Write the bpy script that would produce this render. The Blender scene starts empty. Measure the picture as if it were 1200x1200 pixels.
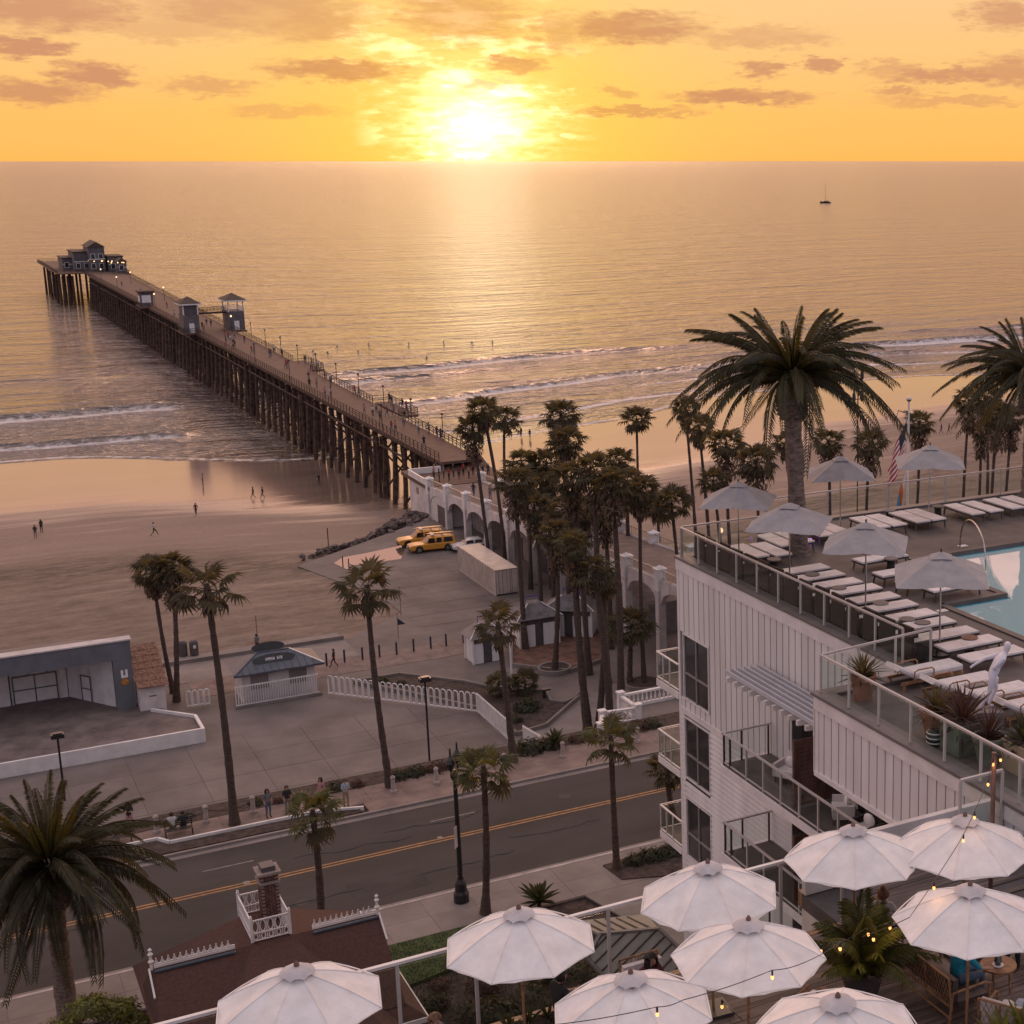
import bpy, math, random
from mathutils import Vector, Matrix, noise
R = math.radians
random.seed(7)
sc = bpy.context.scene
COL = sc.collection
# ------------------------------------------------------------------ camera
CAMZ = 44.0
PITCH = math.atan(412 / 1800.0)
HEAD = R(30.9)                      # heading: clockwise from +Y (seaward); streets run along X and Y
cam_d = bpy.data.cameras.new('camera'); cam = bpy.data.objects.new('camera', cam_d); COL.objects.link(cam)
cam.location = (0, 0, CAMZ)
cam.rotation_euler = (math.pi / 2 - PITCH, 0, -HEAD)
cam_d.sensor_width = 36; cam_d.lens = 54.0; cam_d.shift_x = -355 / 1200.0
cam_d.clip_start = 0.5; cam_d.clip_end = 200000
sc.camera = cam
sc.render.resolution_x = 1024; sc.render.resolution_y = 1024
sc.view_settings.view_transform = 'Standard'; sc.view_settings.look = 'None'
sc.view_settings.gamma = 1; sc.view_settings.use_curve_mapping = False
sc.view_settings.exposure = 0.0
# ------------------------------------------------------------------ sun lamp, added as warm cloud glow well above the real sun
SUN_AZ = R(18.8); SUN_EL = R(21)  # lifted off the low sun's height to warm umbrella backs without sea glare
sd = Vector((math.sin(SUN_AZ) * math.cos(SUN_EL), math.cos(SUN_AZ) * math.cos(SUN_EL), math.sin(SUN_EL)))
sl = bpy.data.lights.new('sun', 'SUN'); sl.energy = 0.32; sl.angle = R(14); sl.color = (1, 0.56, 0.34)
so = bpy.data.objects.new('sun', sl); COL.objects.link(so)
so.rotation_euler = (-sd).to_track_quat('-Z', 'Y').to_euler()
# ------------------------------------------------------------------ sky
def direction(px, py):
    F = 1800.0
    fw = Vector((math.sin(HEAD) * math.cos(PITCH), math.cos(HEAD) * math.cos(PITCH), -math.sin(PITCH)))
    rt = Vector((math.cos(HEAD), -math.sin(HEAD), 0)); up = rt.cross(fw)
    return (fw + rt * ((px - 955) / F) - up * ((py - 600) / F)).normalized()
def make_sky():
    w = bpy.data.worlds.new('World'); sc.world = w; w.use_nodes = True
    nt = w.node_tree; nt.nodes.clear(); N = nt.nodes; L = nt.links
    def nd(t, **k):
        n = N.new(t)
        for a, v in k.items(): setattr(n, a, v)
        return n
    def M(op, a, b=None, c=None, clamp=False):
        n = nd('ShaderNodeMath', operation=op, use_clamp=clamp)
        for i, v in enumerate((a, b, c)):
            if v is None: continue
            if isinstance(v, (int, float)): n.inputs[i].default_value = v
            else: L.new(v, n.inputs[i])
        return n.outputs[0]
    def V(op, a, b=None):
        n = nd('ShaderNodeVectorMath', operation=op)
        for i, v in enumerate((a, b)):
            if v is None: continue
            if isinstance(v, (tuple, Vector)): n.inputs[i].default_value = v
            else: L.new(v, n.inputs[i])
        return n
    def ramp(fac, stops, interp='LINEAR'):
        n = nd('ShaderNodeValToRGB'); cr = n.color_ramp; cr.interpolation = interp
        while len(cr.elements) < len(stops): cr.elements.new(0.5)
        for e, (p, c) in zip(cr.elements, stops):
            e.position = p; e.color = (c[0], c[1], c[2], 1) if isinstance(c, tuple) else (c, c, c, 1)
        L.new(fac, n.inputs[0]); return n.outputs[0]
    def mix(f, a, b, mode='MIX'):
        n = nd('ShaderNodeMix', data_type='RGBA', blend_type=mode)
        for i, v in ((0, f), (6, a), (7, b)):
            if isinstance(v, (int, float)): n.inputs[i].default_value = v
            elif isinstance(v, tuple): n.inputs[i].default_value = (*v, 1)
            else: L.new(v, n.inputs[i])
        return n.outputs[2]
    g = nd('ShaderNodeTexCoord').outputs['Generated']
    nrm = V('NORMALIZE', g).outputs[0]
    sep = nd('ShaderNodeSeparateXYZ'); L.new(nrm, sep.inputs[0])
    el = sep.outputs[2]
    elp = M('MAXIMUM', el, 0.0)
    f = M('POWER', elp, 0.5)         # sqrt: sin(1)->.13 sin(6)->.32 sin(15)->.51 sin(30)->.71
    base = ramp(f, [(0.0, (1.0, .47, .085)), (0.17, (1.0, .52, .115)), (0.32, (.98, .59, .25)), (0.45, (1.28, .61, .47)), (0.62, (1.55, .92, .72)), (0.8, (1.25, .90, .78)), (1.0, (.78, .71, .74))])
    # side of the sky away from the sun: dusky pink to grey
    away = ramp(f, [(0.0, (.54, .51, .63)), (0.3, (.55, .52, .65)), (0.6, (.58, .55, .66)), (1.0, (.70, .64, .69))])
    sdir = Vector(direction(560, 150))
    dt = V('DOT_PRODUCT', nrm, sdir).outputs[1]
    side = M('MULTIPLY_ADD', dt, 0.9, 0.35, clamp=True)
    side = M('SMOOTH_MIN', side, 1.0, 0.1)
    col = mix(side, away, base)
    # yellow halo, flattened in elevation
    ang = M('ARCCOSINE', M('MINIMUM', dt, 0.9999999))
    halo = M('POWER', 2.718, M('MULTIPLY', M('POWER', M('DIVIDE', ang, 0.105), 2.0), -1.0))
    col = mix(M('MULTIPLY', halo, 0.80), col, (1.15, .72, .07))
    # clouds placed as streaks in azimuth/elevation, edges broken up by noise
    az = M('ARCTAN2', sep.outputs[0], sep.outputs[1])
    ele = M('ARCSINE', el)
    comb = nd('ShaderNodeCombineXYZ'); L.new(az, comb.inputs[0]); L.new(ele, comb.inputs[1])
    sc3 = V('MULTIPLY', nrm, (26, 26, 95)).outputs[0]
    n1 = nd('ShaderNodeTexNoise'); n1.inputs['Scale'].default_value = 1.0; n1.inputs['Detail'].default_value = 6; n1.inputs['Roughness'].default_value = .6
    L.new(sc3, n1.inputs['Vector'])
    sc4 = V('MULTIPLY', nrm, (70, 70, 260)).outputs[0]
    n2 = nd('ShaderNodeTexNoise'); n2.inputs['Scale'].default_value = 1.0; n2.inputs['Detail'].default_value = 5; n2.inputs['Roughness'].default_value = .65
    L.new(sc4, n2.inputs['Vector'])
    warp = V('MULTIPLY', V('SUBTRACT', n2.outputs['Color'], (.5, .5, .5)).outputs[0], (.065, .020, 0)).outputs[0]
    p = V('ADD', comb.outputs[0], warp).outputs[0]
    streaks = [(55, 12, 95, 22, .9), (300, 14, 120, 26, .75), (25, 53, 45, 11, 1), (110, 89, 42, 13, 1.), (45, 108, 60, 13, .9), (245, 101, 55, 10, .6), (395, 82, 80, 12, 1.), (360, 28, 60, 22, .7),
               (540, 18, 75, 32, .8), (605, 76, 32, 11, 1), (560, 99, 36, 7, .9), (740, 32, 85, 18, 1.), (650, 38, 28, 24, .7), (890, 44, 85, 13, .55), (893, 82, 30, 11, .9), (960, 74, 28, 8, .9),
               (870, 113, 85, 9, 1.), (740, 130, 75, 6, .8), (1040, 79, 30, 9, .6), (1110, 88, 85, 10, .9), (1180, 17, 50, 17, .8), (1185, 82, 50, 17, .8), (1050, 108, 35, 6, .7), (930, 45, 40, 12, .5),
               (330, 130, 60, 7, .45), (720, 107, 22, 7, .6), (190, 35, 80, 12, .45), (1110, 118, 90, 6, .5)]
    acc = None
    for (x, y, a, b, s) in streaks:
        d = direction(x, y)
        ca, ce = math.atan2(d.x, d.y), math.asin(d.z)
        q = V('MULTIPLY', V('SUBTRACT', p, (ca, ce, 0)).outputs[0], (1846.0 / a, 1846.0 / b, 0)).outputs[0]
        ln = V('LENGTH', q).outputs[1]
        m = nd('ShaderNodeMapRange', interpolation_type='SMOOTHSTEP')
        m.inputs[1].default_value = 1.35; m.inputs[2].default_value = 0.45; m.inputs[3].default_value = 0; m.inputs[4].default_value = s
        L.new(ln, m.inputs[0])
        acc = m.outputs[0] if acc is None else M('MAXIMUM', acc, m.outputs[0])
    # the same kind of broken cloud goes on higher up and round the horizon
    gen = M('MULTIPLY', ramp(n1.outputs[0], [(0.50, 0.0), (0.66, 1.0)]), ramp(elp, [(0.09, 0.0), (0.15, .55), (1.0, .45)]))
    cl = M('MAXIMUM', M('MULTIPLY', acc, ramp(n1.outputs[0], [(0.26, .62), (0.46, 1.0)])), gen)
    ccol = mix(halo, (.54, .21, .125), (.72, .29, .05))
    ccol = mix(M('MULTIPLY', ramp(elp, [(0.1, 0.0), (0.3, 1.0)]), 0.8), ccol, (.52, .42, .41))
    col = mix(M('MULTIPLY', cl, 0.80), col, ccol)
    # blazing sun behind a thin bank of cloud
    sx = V('MULTIPLY', V('SUBTRACT', p, (math.atan2(sdir.x, sdir.y), math.asin(sdir.z), 0)).outputs[0], (1846 / 62., 1846 / 42., 0)).outputs[0]
    sg = V('LENGTH', sx).outputs[1]
    core = M('POWER', 2.718, M('MULTIPLY', M('POWER', sg, 2.0), -1.1))
    breaks = M('MULTIPLY', M('MULTIPLY', ramp(n1.outputs[0], [(0.54, 0.0), (0.62, 1.0)]), ramp(ang, [(0.0, 1.0), (0.035, .9), (0.075, 0.0)])), M('SUBTRACT', 1.0, M('MULTIPLY', acc, 0.7)))
    d3 = direction(535, 52)
    sx3 = V('LENGTH', V('MULTIPLY', V('SUBTRACT', p, (math.atan2(d3.x, d3.y), math.asin(d3.z), 0)).outputs[0], (1846 / 150., 1846 / 85., 0)).outputs[0]).outputs[1]
    veil = M('MULTIPLY', ramp(sx3, [(0.25, 1.0), (1.0, 0.0)]), ramp(n1.outputs[0], [(0.47, 0.12), (0.60, 1.0)]))
    breaks = M('MAXIMUM', breaks, M('MULTIPLY', M('MULTIPLY', veil, M('SUBTRACT', 1.0, M('MULTIPLY', acc, 0.9))), .75))
    add = nd('ShaderNodeMix', data_type='RGBA', blend_type='ADD'); add.inputs[0].default_value = 1
    L.new(col, add.inputs[6]); L.new(mix(M('ADD', M('MULTIPLY', core, 1.0), M('MULTIPLY', breaks, .6)), (0, 0, 0), (1.9, 1.5, 1.0)), add.inputs[7])
    col = add.outputs[2]
    below = ramp(M('MULTIPLY_ADD', el, 20.0, 0.5), [(0.40, 0.0), (0.48, 1.0)])
    col = mix(below, (.25, .17, .14), col)
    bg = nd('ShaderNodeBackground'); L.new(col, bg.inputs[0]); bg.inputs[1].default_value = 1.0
    sky = nd('ShaderNodeTexSky', sky_type='NISHITA'); sky.sun_disc = False; sky.sun_elevation = SUN_EL; sky.sun_rotation = SUN_AZ
    bg2 = nd('ShaderNodeBackground'); L.new(sky.outputs[0], bg2.inputs[0]); bg2.inputs[1].default_value = 0.0015
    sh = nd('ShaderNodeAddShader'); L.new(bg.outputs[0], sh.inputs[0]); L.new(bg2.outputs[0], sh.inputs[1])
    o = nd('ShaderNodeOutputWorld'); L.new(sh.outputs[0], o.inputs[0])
make_sky()
# ------------------------------------------------------------------ surveying helpers (sight lines from the view point to the ground)
_fw = Vector((math.sin(HEAD) * math.cos(PITCH), math.cos(HEAD) * math.cos(PITCH), -math.sin(PITCH)))
_rt = Vector((math.cos(HEAD), -math.sin(HEAD), 0)); _up = _rt.cross(_fw)
def ray(x, y): return _fw + _rt * ((x - 955) / 1800.0) - _up * ((y - 600) / 1800.0)
def G(x, y, z=0.0):
    d = ray(x, y); return Vector((0, 0, CAMZ)) + d * ((z - CAMZ) / d.z)
def AY(x, y, Y):
    d = ray(x, y); return Vector((0, 0, CAMZ)) + d * (Y / d.y)
def AX(x, y, X):
    d = ray(x, y); return Vector((0, 0, CAMZ)) + d * (X / d.x)
def sstep(a, b, x):
    t = max(0.0, min(1.0, (x - a) / (b - a))); return t * t * (3 - 2 * t)
def lerp(a, b, t): return a + (b - a) * t
def pw(x, pts):
    if x <= pts[0][0]: return pts[0][1]
    for (a, b), (c, d) in zip(pts, pts[1:]):
        if x <= c: return b + (d - b) * (x - a) / (c - a)
    return pts[-1][1]
def shore_bend(X): return .42 * (max(0, X - 82) - max(0, X - 150)) + .10 * (max(0, X - 150) - max(0, X - 210)) - .22 * (max(0, X - 210) - max(0, X - 330))
def shore(X):
    return 264 + 24 * sstep(58, 20, X) + shore_bend(X) + 2.5 * math.sin(X * .045) + 1.2 * math.sin(X * .13 + 1)
SEA = -6.0
def beach(X, Y):
    t = Y - shore(X)
    z = pw(t, [(-114, 0), (-100, -0.6), (-50, -4.75), (0, -6.02), (40, -7.0), (120, -10)])
    if t < -60: z += 0.09 * sstep(-118, -108, t) * sstep(-60, -85, t) * noise.fractal(Vector((X * .16, Y * .2, 0)), 1.0, 2.0, 4)
    return z
def GT(x, y):                         # sight line meets the beach
    d = ray(x, y); o = Vector((0, 0, CAMZ)); t = 100.0 / d.y
    while t * d.y < 420:
        p = o + d * t
        g = max(SEA, beach(p.x, p.y))
        if p.z <= g: return Vector((p.x, p.y, g))
        t += 0.3 / d.y
    return G(x, y, SEA)
# ------------------------------------------------------------------ materials
MATS = {}
def mat(name, col, rough=.7, var=.18, scale=1.5, bump=.15, bscale=None, metal=0.0, emit=None, estr=0, spec=.5, col2=None, stretch=(1, 1, 1), detail=6, obj=False, trans=None, rnd=0.0, tfac=.36):
    if name in MATS: return MATS[name]
    m = bpy.data.materials.new(name); m.use_nodes = True; nt = m.node_tree; N = nt.nodes; L = nt.links
    b = N['Principled BSDF']; b.inputs['Roughness'].default_value = rough; b.inputs['Metallic'].default_value = metal
    b.inputs['Specular IOR Level'].default_value = spec
    tc = N.new('ShaderNodeTexCoord') if obj else N.new('ShaderNodeNewGeometry')
    src = tc.outputs['Object'] if obj else tc.outputs['Position']
    mp = N.new('ShaderNodeMapping'); mp.inputs['Scale'].default_value = stretch; L.new(src, mp.inputs[0])
    n = N.new('ShaderNodeTexNoise'); n.inputs['Scale'].default_value = scale; n.inputs['Detail'].default_value = detail; n.inputs['Roughness'].default_value = .62
    L.new(mp.outputs[0], n.inputs['Vector'])
    c2 = col2 or tuple(c * (1 - 2.2 * var) for c in col); c1 = tuple(min(1, c * (1 + var)) for c in col)
    cr = N.new('ShaderNodeValToRGB'); cr.color_ramp.elements[0].position = .33; cr.color_ramp.elements[1].position = .67
    cr.color_ramp.elements[0].color = (*[max(0, c) for c in c2], 1); cr.color_ramp.elements[1].color = (*c1, 1)
    L.new(n.outputs[0], cr.inputs[0]); L.new(cr.outputs[0], b.inputs['Base Color'])
    if rnd:
        oi = N.new('ShaderNodeObjectInfo'); mr = N.new('ShaderNodeMapRange'); mr.inputs[3].default_value = 1 - rnd; mr.inputs[4].default_value = 1 + rnd; L.new(oi.outputs['Random'], mr.inputs[0])
        hv = N.new('ShaderNodeHueSaturation'); L.new(mr.outputs[0], hv.inputs['Value']); L.new(cr.outputs[0], hv.inputs['Color']); L.new(hv.outputs[0], b.inputs['Base Color'])
    if bump:
        n2 = N.new('ShaderNodeTexNoise'); n2.inputs['Scale'].default_value = bscale or scale * 8; n2.inputs['Detail'].default_value = 4
        L.new(mp.outputs[0], n2.inputs['Vector'])
        bp = N.new('ShaderNodeBump'); bp.inputs['Strength'].default_value = bump; bp.inputs['Distance'].default_value = .02
        L.new(n2.outputs[0], bp.inputs['Height']); L.new(bp.outputs[0], b.inputs['Normal'])
    if emit:
        b.inputs['Emission Color'].default_value = (*emit, 1); b.inputs['Emission Strength'].default_value = estr
    if trans is not None:
        b.inputs['Subsurface Weight'].default_value = 0
        t = N.new('ShaderNodeBsdfTranslucent'); t.inputs[0].default_value = (*trans, 1)
        mx = N.new('ShaderNodeMixShader'); mx.inputs[0].default_value = tfac
        L.new(b.outputs[0], mx.inputs[1]); L.new(t.outputs[0], mx.inputs[2]); L.new(mx.outputs[0], N['Material Output'].inputs[0])
    MATS[name] = m; return m
def glassmat(name, tint, refl=.9):
    m = bpy.data.materials.new(name); m.use_nodes = True; nt = m.node_tree; N = nt.nodes; L = nt.links
    N.remove(N['Principled BSDF'])
    t = N.new('ShaderNodeBsdfTransparent'); t.inputs[0].default_value = (*tint, 1)
    g = N.new('ShaderNodeBsdfGlossy'); g.inputs[0].default_value = (refl, refl, refl, 1); g.inputs['Roughness'].default_value = .02
    f = N.new('ShaderNodeFresnel'); f.inputs[0].default_value = 1.45
    tc = N.new('ShaderNodeNewGeometry'); n = N.new('ShaderNodeTexNoise'); n.inputs['Scale'].default_value = .8; L.new(tc.outputs['Position'], n.inputs['Vector'])
    bp = N.new('ShaderNodeBump'); bp.inputs['Strength'].default_value = .03; L.new(n.outputs[0], bp.inputs['Height']); L.new(bp.outputs[0], g.inputs['Normal'])
    bf = N.new('ShaderNodeMath'); bf.operation = 'SUBTRACT'; bf.use_clamp = True; L.new(f.outputs[0], bf.inputs[0]); L.new(tc.outputs['Backfacing'], bf.inputs[1])
    mx = N.new('ShaderNodeMixShader'); L.new(bf.outputs[0], mx.inputs[0]); L.new(t.outputs[0], mx.inputs[1]); L.new(g.outputs[0], mx.inputs[2])
    L.new(mx.outputs[0], N['Material Output'].inputs[0]); MATS[name] = m; return m
m_conc = mat('concrete', (.165, .134, .124), .85, .15, .22, .3, 14, rnd=.07, detail=9)
m_conc2 = mat('pale_concrete', (.215, .18, .168), .8, .12, .4, .2, 9, rnd=.08, detail=9)
m_pink = mat('pink_pavers', (.20, .142, .126), .85, .16, .9, .4, 6, rnd=.08, detail=9)
m_asph = mat('asphalt', (.040, .034, .033), .85, .20, .16, .6, 30, stretch=(.5, 1.6, 1), detail=10)
m_yel = mat('yellow_paint', (.36, .175, .06), .7, .2, 3, .2)
m_whp = mat('white_road_paint', (.22, .19, .18), .7, .2, 3, .2)
m_wall = mat('white_siding', (.66, .635, .635), .6, .06, 1.4, .08, 6, stretch=(1, 1, .12), rnd=.03)
m_white = mat('white_paint', (.70, .66, .65), .5, .07, 1.2, .06)
m_offw = mat('stucco', (.58, .52, .51), .85, .1, .8, .35, 10)
m_cap = mat('grey_coping', (.16, .14, .14), .55, .12, 1.5, .1)
m_deck = mat('deck_paving', (.115, .095, .090), .7, .16, .9, .2, 12)
m_dwood = mat('weathered_boards', (.15, .112, .098), .65, .30, 2.2, .3, 12, stretch=(.35, 6, 6), rnd=.28)
m_brown = mat('brown_screen_wood', (.14, .075, .06), .5, .25, 2, .15, 12, stretch=(3, 3, .6))
m_metal = mat('painted_rail', (.46, .42, .40), .4, .05, 2, .0, metal=.0)
m_dark = mat('dark_metal', (.022, .021, .024), .35, .2, 4, .05)
m_steel = mat('steel', (.5, .48, .46), .25, .1, 3, 0, metal=1)
m_canvas = mat('ivory_canvas', (.84, .80, .79), .85, .06, 2.6, .55, 5, rnd=.03, trans=(.6, .5, .46), tfac=.10)
m_grey = mat('grey_canvas', (.36, .335, .345), .85, .08, 2.2, .12, 40, trans=(.22, .19, .19), tfac=.10)
m_teak = mat('teak', (.33, .17, .085), .5, .25, 6, .15)
m_cush = mat('cushion', (.66, .60, .59), .9, .06, 5, .25, 30)
m_cush2 = mat('sling', (.72, .66, .65), .8, .07, 2, .25, 9, rnd=.08)
m_frame = mat('bronze_frame', (.07, .055, .05), .4, .2, 5, .05)
m_wick = mat('dark_wicker', (.034, .023, .019), .7, .4, 20, .6, 60, rnd=.25)
m_glassw = mat('window_glass', (.035, .034, .037), .06, .3, .8, .05, 1.2, spec=.8)
m_glass = glassmat('rail_glass', (.92, .95, .935))
m_timb = mat('pier_timber', (.080, .042, .028), .85, .4, 1.4, .5, 8)
m_pdeck = mat('pier_deck_planks', (.125, .066, .046), .8, .2, .6, .35, 5, stretch=(1, 4, 1))
m_blueg = mat('blue_grey_paint', (.125, .13, .15), .6, .1, .8, .1)
m_pierb = mat('pier_building_paint', (.115, .10, .105), .7, .15, .8, .2)
m_shut = mat('charcoal_door', (.09, .075, .08), .6, .15, 2, .1)
m_blroof = mat('blue_metal_roof', (.075, .083, .112), .45, .15, 1.2, .1)
m_tile = mat('clay_tile', (.25, .125, .085), .75, .3, 4, .3)
m_red = mat('red_shingle', (.088, .040, .030), .9, .14, 9, .8, 12)
m_brick = mat('dark_brick', (.12, .055, .042), .85, .35, 5, .5)
m_mort = mat('mortar', (.27, .22, .20), .9, .1, 5, .3)
m_bark = mat('palm_bark', (.080, .054, .043), .9, .3, 3, .8, 10, stretch=(1, 1, 5))
m_bark2 = mat('date_palm_bark', (.20, .145, .12), .9, .3, 4, .9, 14, stretch=(1, 1, 3))
m_leaf = mat('palm_leaf', (.060, .054, .026), .55, .35, 1.2, .1, rnd=.4, trans=(.22, .16, .05))
m_leafd = mat('date_palm_leaf', (.048, .044, .018), .5, .35, 1.0, .1, rnd=.35, trans=(.14, .11, .02))
m_leafy = mat('young_palm_leaf', (.10, .105, .035), .5, .35, 1.2, .1, rnd=.35, trans=(.2, .17, .03))
m_dead = mat('dead_frond', (.14, .085, .055), .9, .35, 2, .3)
m_bush = mat('shrub_leaf', (.046, .052, .024), .6, .4, 1.5, .1, trans=(.08, .08, .02))
m_bush2 = mat('bronze_leaf', (.085, .045, .035), .6, .35, 2, .1, trans=(.1, .04, .02))
m_bushy = mat('yellow_green_leaf', (.16, .17, .03), .5, .35, 2, .1, trans=(.25, .22, .03))
m_mulch = mat('mulch', (.062, .040, .033), .95, .35, 2.5, .9, 18)
m_mulch2 = mat('red_mulch', (.17, .085, .06), .95, .25, 1.2, .8, 14)
m_grass = mat('lawn_turf', (.05, .075, .02), .9, .25, 1.5, .6, 40)
m_rock = mat('boulder', (.125, .092, .082), .85, .3, 1.5, .7, 7, rnd=.35)
m_terra = mat('terracotta', (.30, .135, .085), .8, .15, 2.5, .2)
m_sage = mat('sage_ceramic', (.15, .18, .14), .5, .15, 2.5, .1)
m_stone = mat('cast_stone', (.36, .30, .27), .8, .12, 2.5, .2)
m_contn = mat('container_paint', (.50, .42, .37), .55, .1, .8, .1)
m_truck = mat('yellow_vehicle_paint', (.60, .27, .04), .3, .05, 1.5, 0)
m_carw = mat('white_vehicle_paint', (.66, .62, .60), .25, .04, 1.5, 0)
m_tyre = mat('rubber', (.02, .02, .02), .8, .2, 8, .1)
m_skin = mat('skin', (.42, .22, .15), .55, .06, 6, .05)
m_hair = mat('dark_hair', (.025, .015, .011), .6, .3, 20, .3)
m_hairb = mat('auburn_hair', (.17, .075, .035), .55, .3, 20, .3)
m_bulb = mat('lit_bulb', (.9, .5, .2), .4, 0, 1, 0, emit=(1, .42, .12), estr=1.9)
m_plamp = mat('pier_lamp_glow', (.9, .6, .3), .4, 0, 1, 0, emit=(1, .62, .30), estr=2.2)
m_violet = mat('violet_lamp', (.4, .1, .8), .4, 0, 1, 0, emit=(.35, .06, 1), estr=3)
m_orange = mat('orange_lamp', (.9, .4, .1), .4, 0, 1, 0, emit=(1, .42, .08), estr=5)
CL = {}
def cloth(name, c):
    if name not in CL: CL[name] = mat('cloth_' + name, c, .85, .12, 9, .2, 40)
    return CL[name]
# ------------------------------------------------------------------ mesh builder
class MB:
    def __init__(s): s.v = []; s.f = []; s.m = []
    def add(s, vs, fs, m=0):
        k = len(s.v); s.v.extend([tuple(v) for v in vs]); s.f.extend([tuple(i + k for i in f) for f in fs]); s.m.extend([m] * len(fs)); return s
    def box(s, x0, y0, z0, x1, y1, z1, m=0):
        return s.add([(x0, y0, z0), (x1, y0, z0), (x1, y1, z0), (x0, y1, z0), (x0, y0, z1), (x1, y0, z1), (x1, y1, z1), (x0, y1, z1)],
                     [(3, 2, 1, 0), (4, 5, 6, 7), (0, 1, 5, 4), (1, 2, 6, 5), (2, 3, 7, 6), (3, 0, 4, 7)], m)
    def cbox(s, c, d, rz=0, m=0):
        a, b = math.cos(rz), math.sin(rz); vs = []
        for z in (-.5, .5):
            for x, y in ((-.5, -.5), (.5, -.5), (.5, .5), (-.5, .5)):
                X, Y = x * d[0], y * d[1]; vs.append((c[0] + X * a - Y * b, c[1] + X * b + Y * a, c[2] + z * d[2]))
        return s.add(vs, [(3, 2, 1, 0), (4, 5, 6, 7), (0, 1, 5, 4), (1, 2, 6, 5), (2, 3, 7, 6), (3, 0, 4, 7)], m)
    def beam(s, a, b, w, h, m=0):     # rectangular bar from a to b, top surface facing up
        a = Vector(a); b = Vector(b); t = (b - a).normalized()
        r = t.cross(Vector((0, 0, 1)))
        r = Vector((1, 0, 0)) if r.length < 1e-4 else r.normalized()
        u = r.cross(t).normalized(); r = r * w / 2; u = u * h / 2
        return s.add([a - r - u, a + r - u, a + r + u, a - r + u, b - r - u, b + r - u, b + r + u, b - r + u],
                     [(0, 1, 2, 3), (7, 6, 5, 4), (0, 4, 5, 1), (1, 5, 6, 2), (2, 6, 7, 3), (3, 7, 4, 0)], m)
    def tube(s, pts, r, n=6, m=0):
        pts = [Vector(p) for p in pts]; k0 = len(s.v)
        if isinstance(r, (int, float)): r = [r] * len(pts)
        ref = Vector((0.31, 0.17, 0.93)).normalized()
        for i, p in enumerate(pts):
            t = (pts[min(i + 1, len(pts) - 1)] - pts[max(i - 1, 0)]).normalized()
            if abs(t.dot(ref)) > .97 and i == 0: ref = Vector((1, .1, 0)).normalized()
            u = t.cross(ref).normalized(); w = t.cross(u)
            for j in range(n):
                a = 2 * math.pi * j / n
                s.v.append(tuple(p + (u * math.cos(a) + w * math.sin(a)) * r[i]))
        for i in range(len(pts) - 1):
            for j in range(n):
                a = k0 + i * n + j; b = k0 + i * n + (j + 1) % n
                s.f.append((a, a + n, b + n, b)); s.m.append(m)
        s.f.append(tuple(k0 + j for j in range(n))); s.m.append(m)
        s.f.append(tuple(k0 + (len(pts) - 1) * n + j for j in reversed(range(n)))); s.m.append(m)
        return s
    def lathe(s, prof, n=12, c=(0, 0, 0), m=0, ph=0):
        k0 = len(s.v)
        for r, z in prof:
            for j in range(n):
                a = 2 * math.pi * j / n + ph; s.v.append((c[0] + r * math.cos(a), c[1] + r * math.sin(a), c[2] + z))
        for i in range(len(prof) - 1):
            for j in range(n):
                a = k0 + i * n + j; b = k0 + i * n + (j + 1) % n
                s.f.append((a, b, b + n, a + n)); s.m.append(m)
        s.f.append(tuple(k0 + j for j in reversed(range(n)))); s.m.append(m)
        s.f.append(tuple(k0 + (len(prof) - 1) * n + j for j in range(n))); s.m.append(m)
        return s
    def prism(s, poly, z0, z1, m=0):
        ar = sum(poly[i][0] * poly[(i + 1) % len(poly)][1] - poly[(i + 1) % len(poly)][0] * poly[i][1] for i in range(len(poly)))
        if ar < 0: poly = poly[::-1]
        n = len(poly)
        zz0 = z0 if hasattr(z0, '__len__') else [z0] * n; zz1 = z1 if hasattr(z1, '__len__') else [z1] * n
        vs = [(p[0], p[1], a) for p, a in zip(poly, zz0)] + [(p[0], p[1], a) for p, a in zip(poly, zz1)]
        fs = [tuple(reversed(range(n))), tuple(range(n, 2 * n))] + [(i, (i + 1) % n, n + (i + 1) % n, n + i) for i in range(n)]
        return s.add(vs, fs, m)
    def ball(s, c, r, n=8, k=5, m=0, sc_=(1, 1, 1)):
        pr = []
        for i in range(k + 1):
            a = -math.pi / 2 + math.pi * i / k; pr.append((max(1e-3, math.cos(a)) * r, math.sin(a) * r))
        k0 = len(s.v); s.lathe(pr, n, (0, 0, 0), m)
        for i in range(k0, len(s.v)):
            v = s.v[i]; s.v[i] = (c[0] + v[0] * sc_[0], c[1] + v[1] * sc_[1], c[2] + v[2] * sc_[2])
        return s
    def mesh(s, name, mats, smooth=False, org=(0, 0, 0)):
        me = bpy.data.meshes.new(name)
        me.from_pydata([(v[0] - org[0], v[1] - org[1], v[2] - org[2]) for v in s.v], [], s.f)
        mats = mats if isinstance(mats, (list, tuple)) else [mats]
        for m in mats: me.materials.append(m)
        if len(mats) > 1: me.polygons.foreach_set('material_index', s.m)
        if smooth:
            me.polygons.foreach_set('use_smooth', [True] * len(me.polygons)); me.set_sharp_from_angle(angle=R(38))
        me.update(); return me
def link(name, me, parent=None, loc=(0, 0, 0), rot=(0, 0, 0), scl=None):
    o = bpy.data.objects.new(name, me); COL.objects.link(o)
    if parent is not None: o.parent = parent
    o.location = loc; o.rotation_euler = rot
    if scl is not None: o.scale = scl if hasattr(scl, '__len__') else (scl,) * 3
    return o
def tag(o, label, cat, group=None):
    o['label'] = label; o['category'] = cat
    if group: o['group'] = group
    return o
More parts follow.
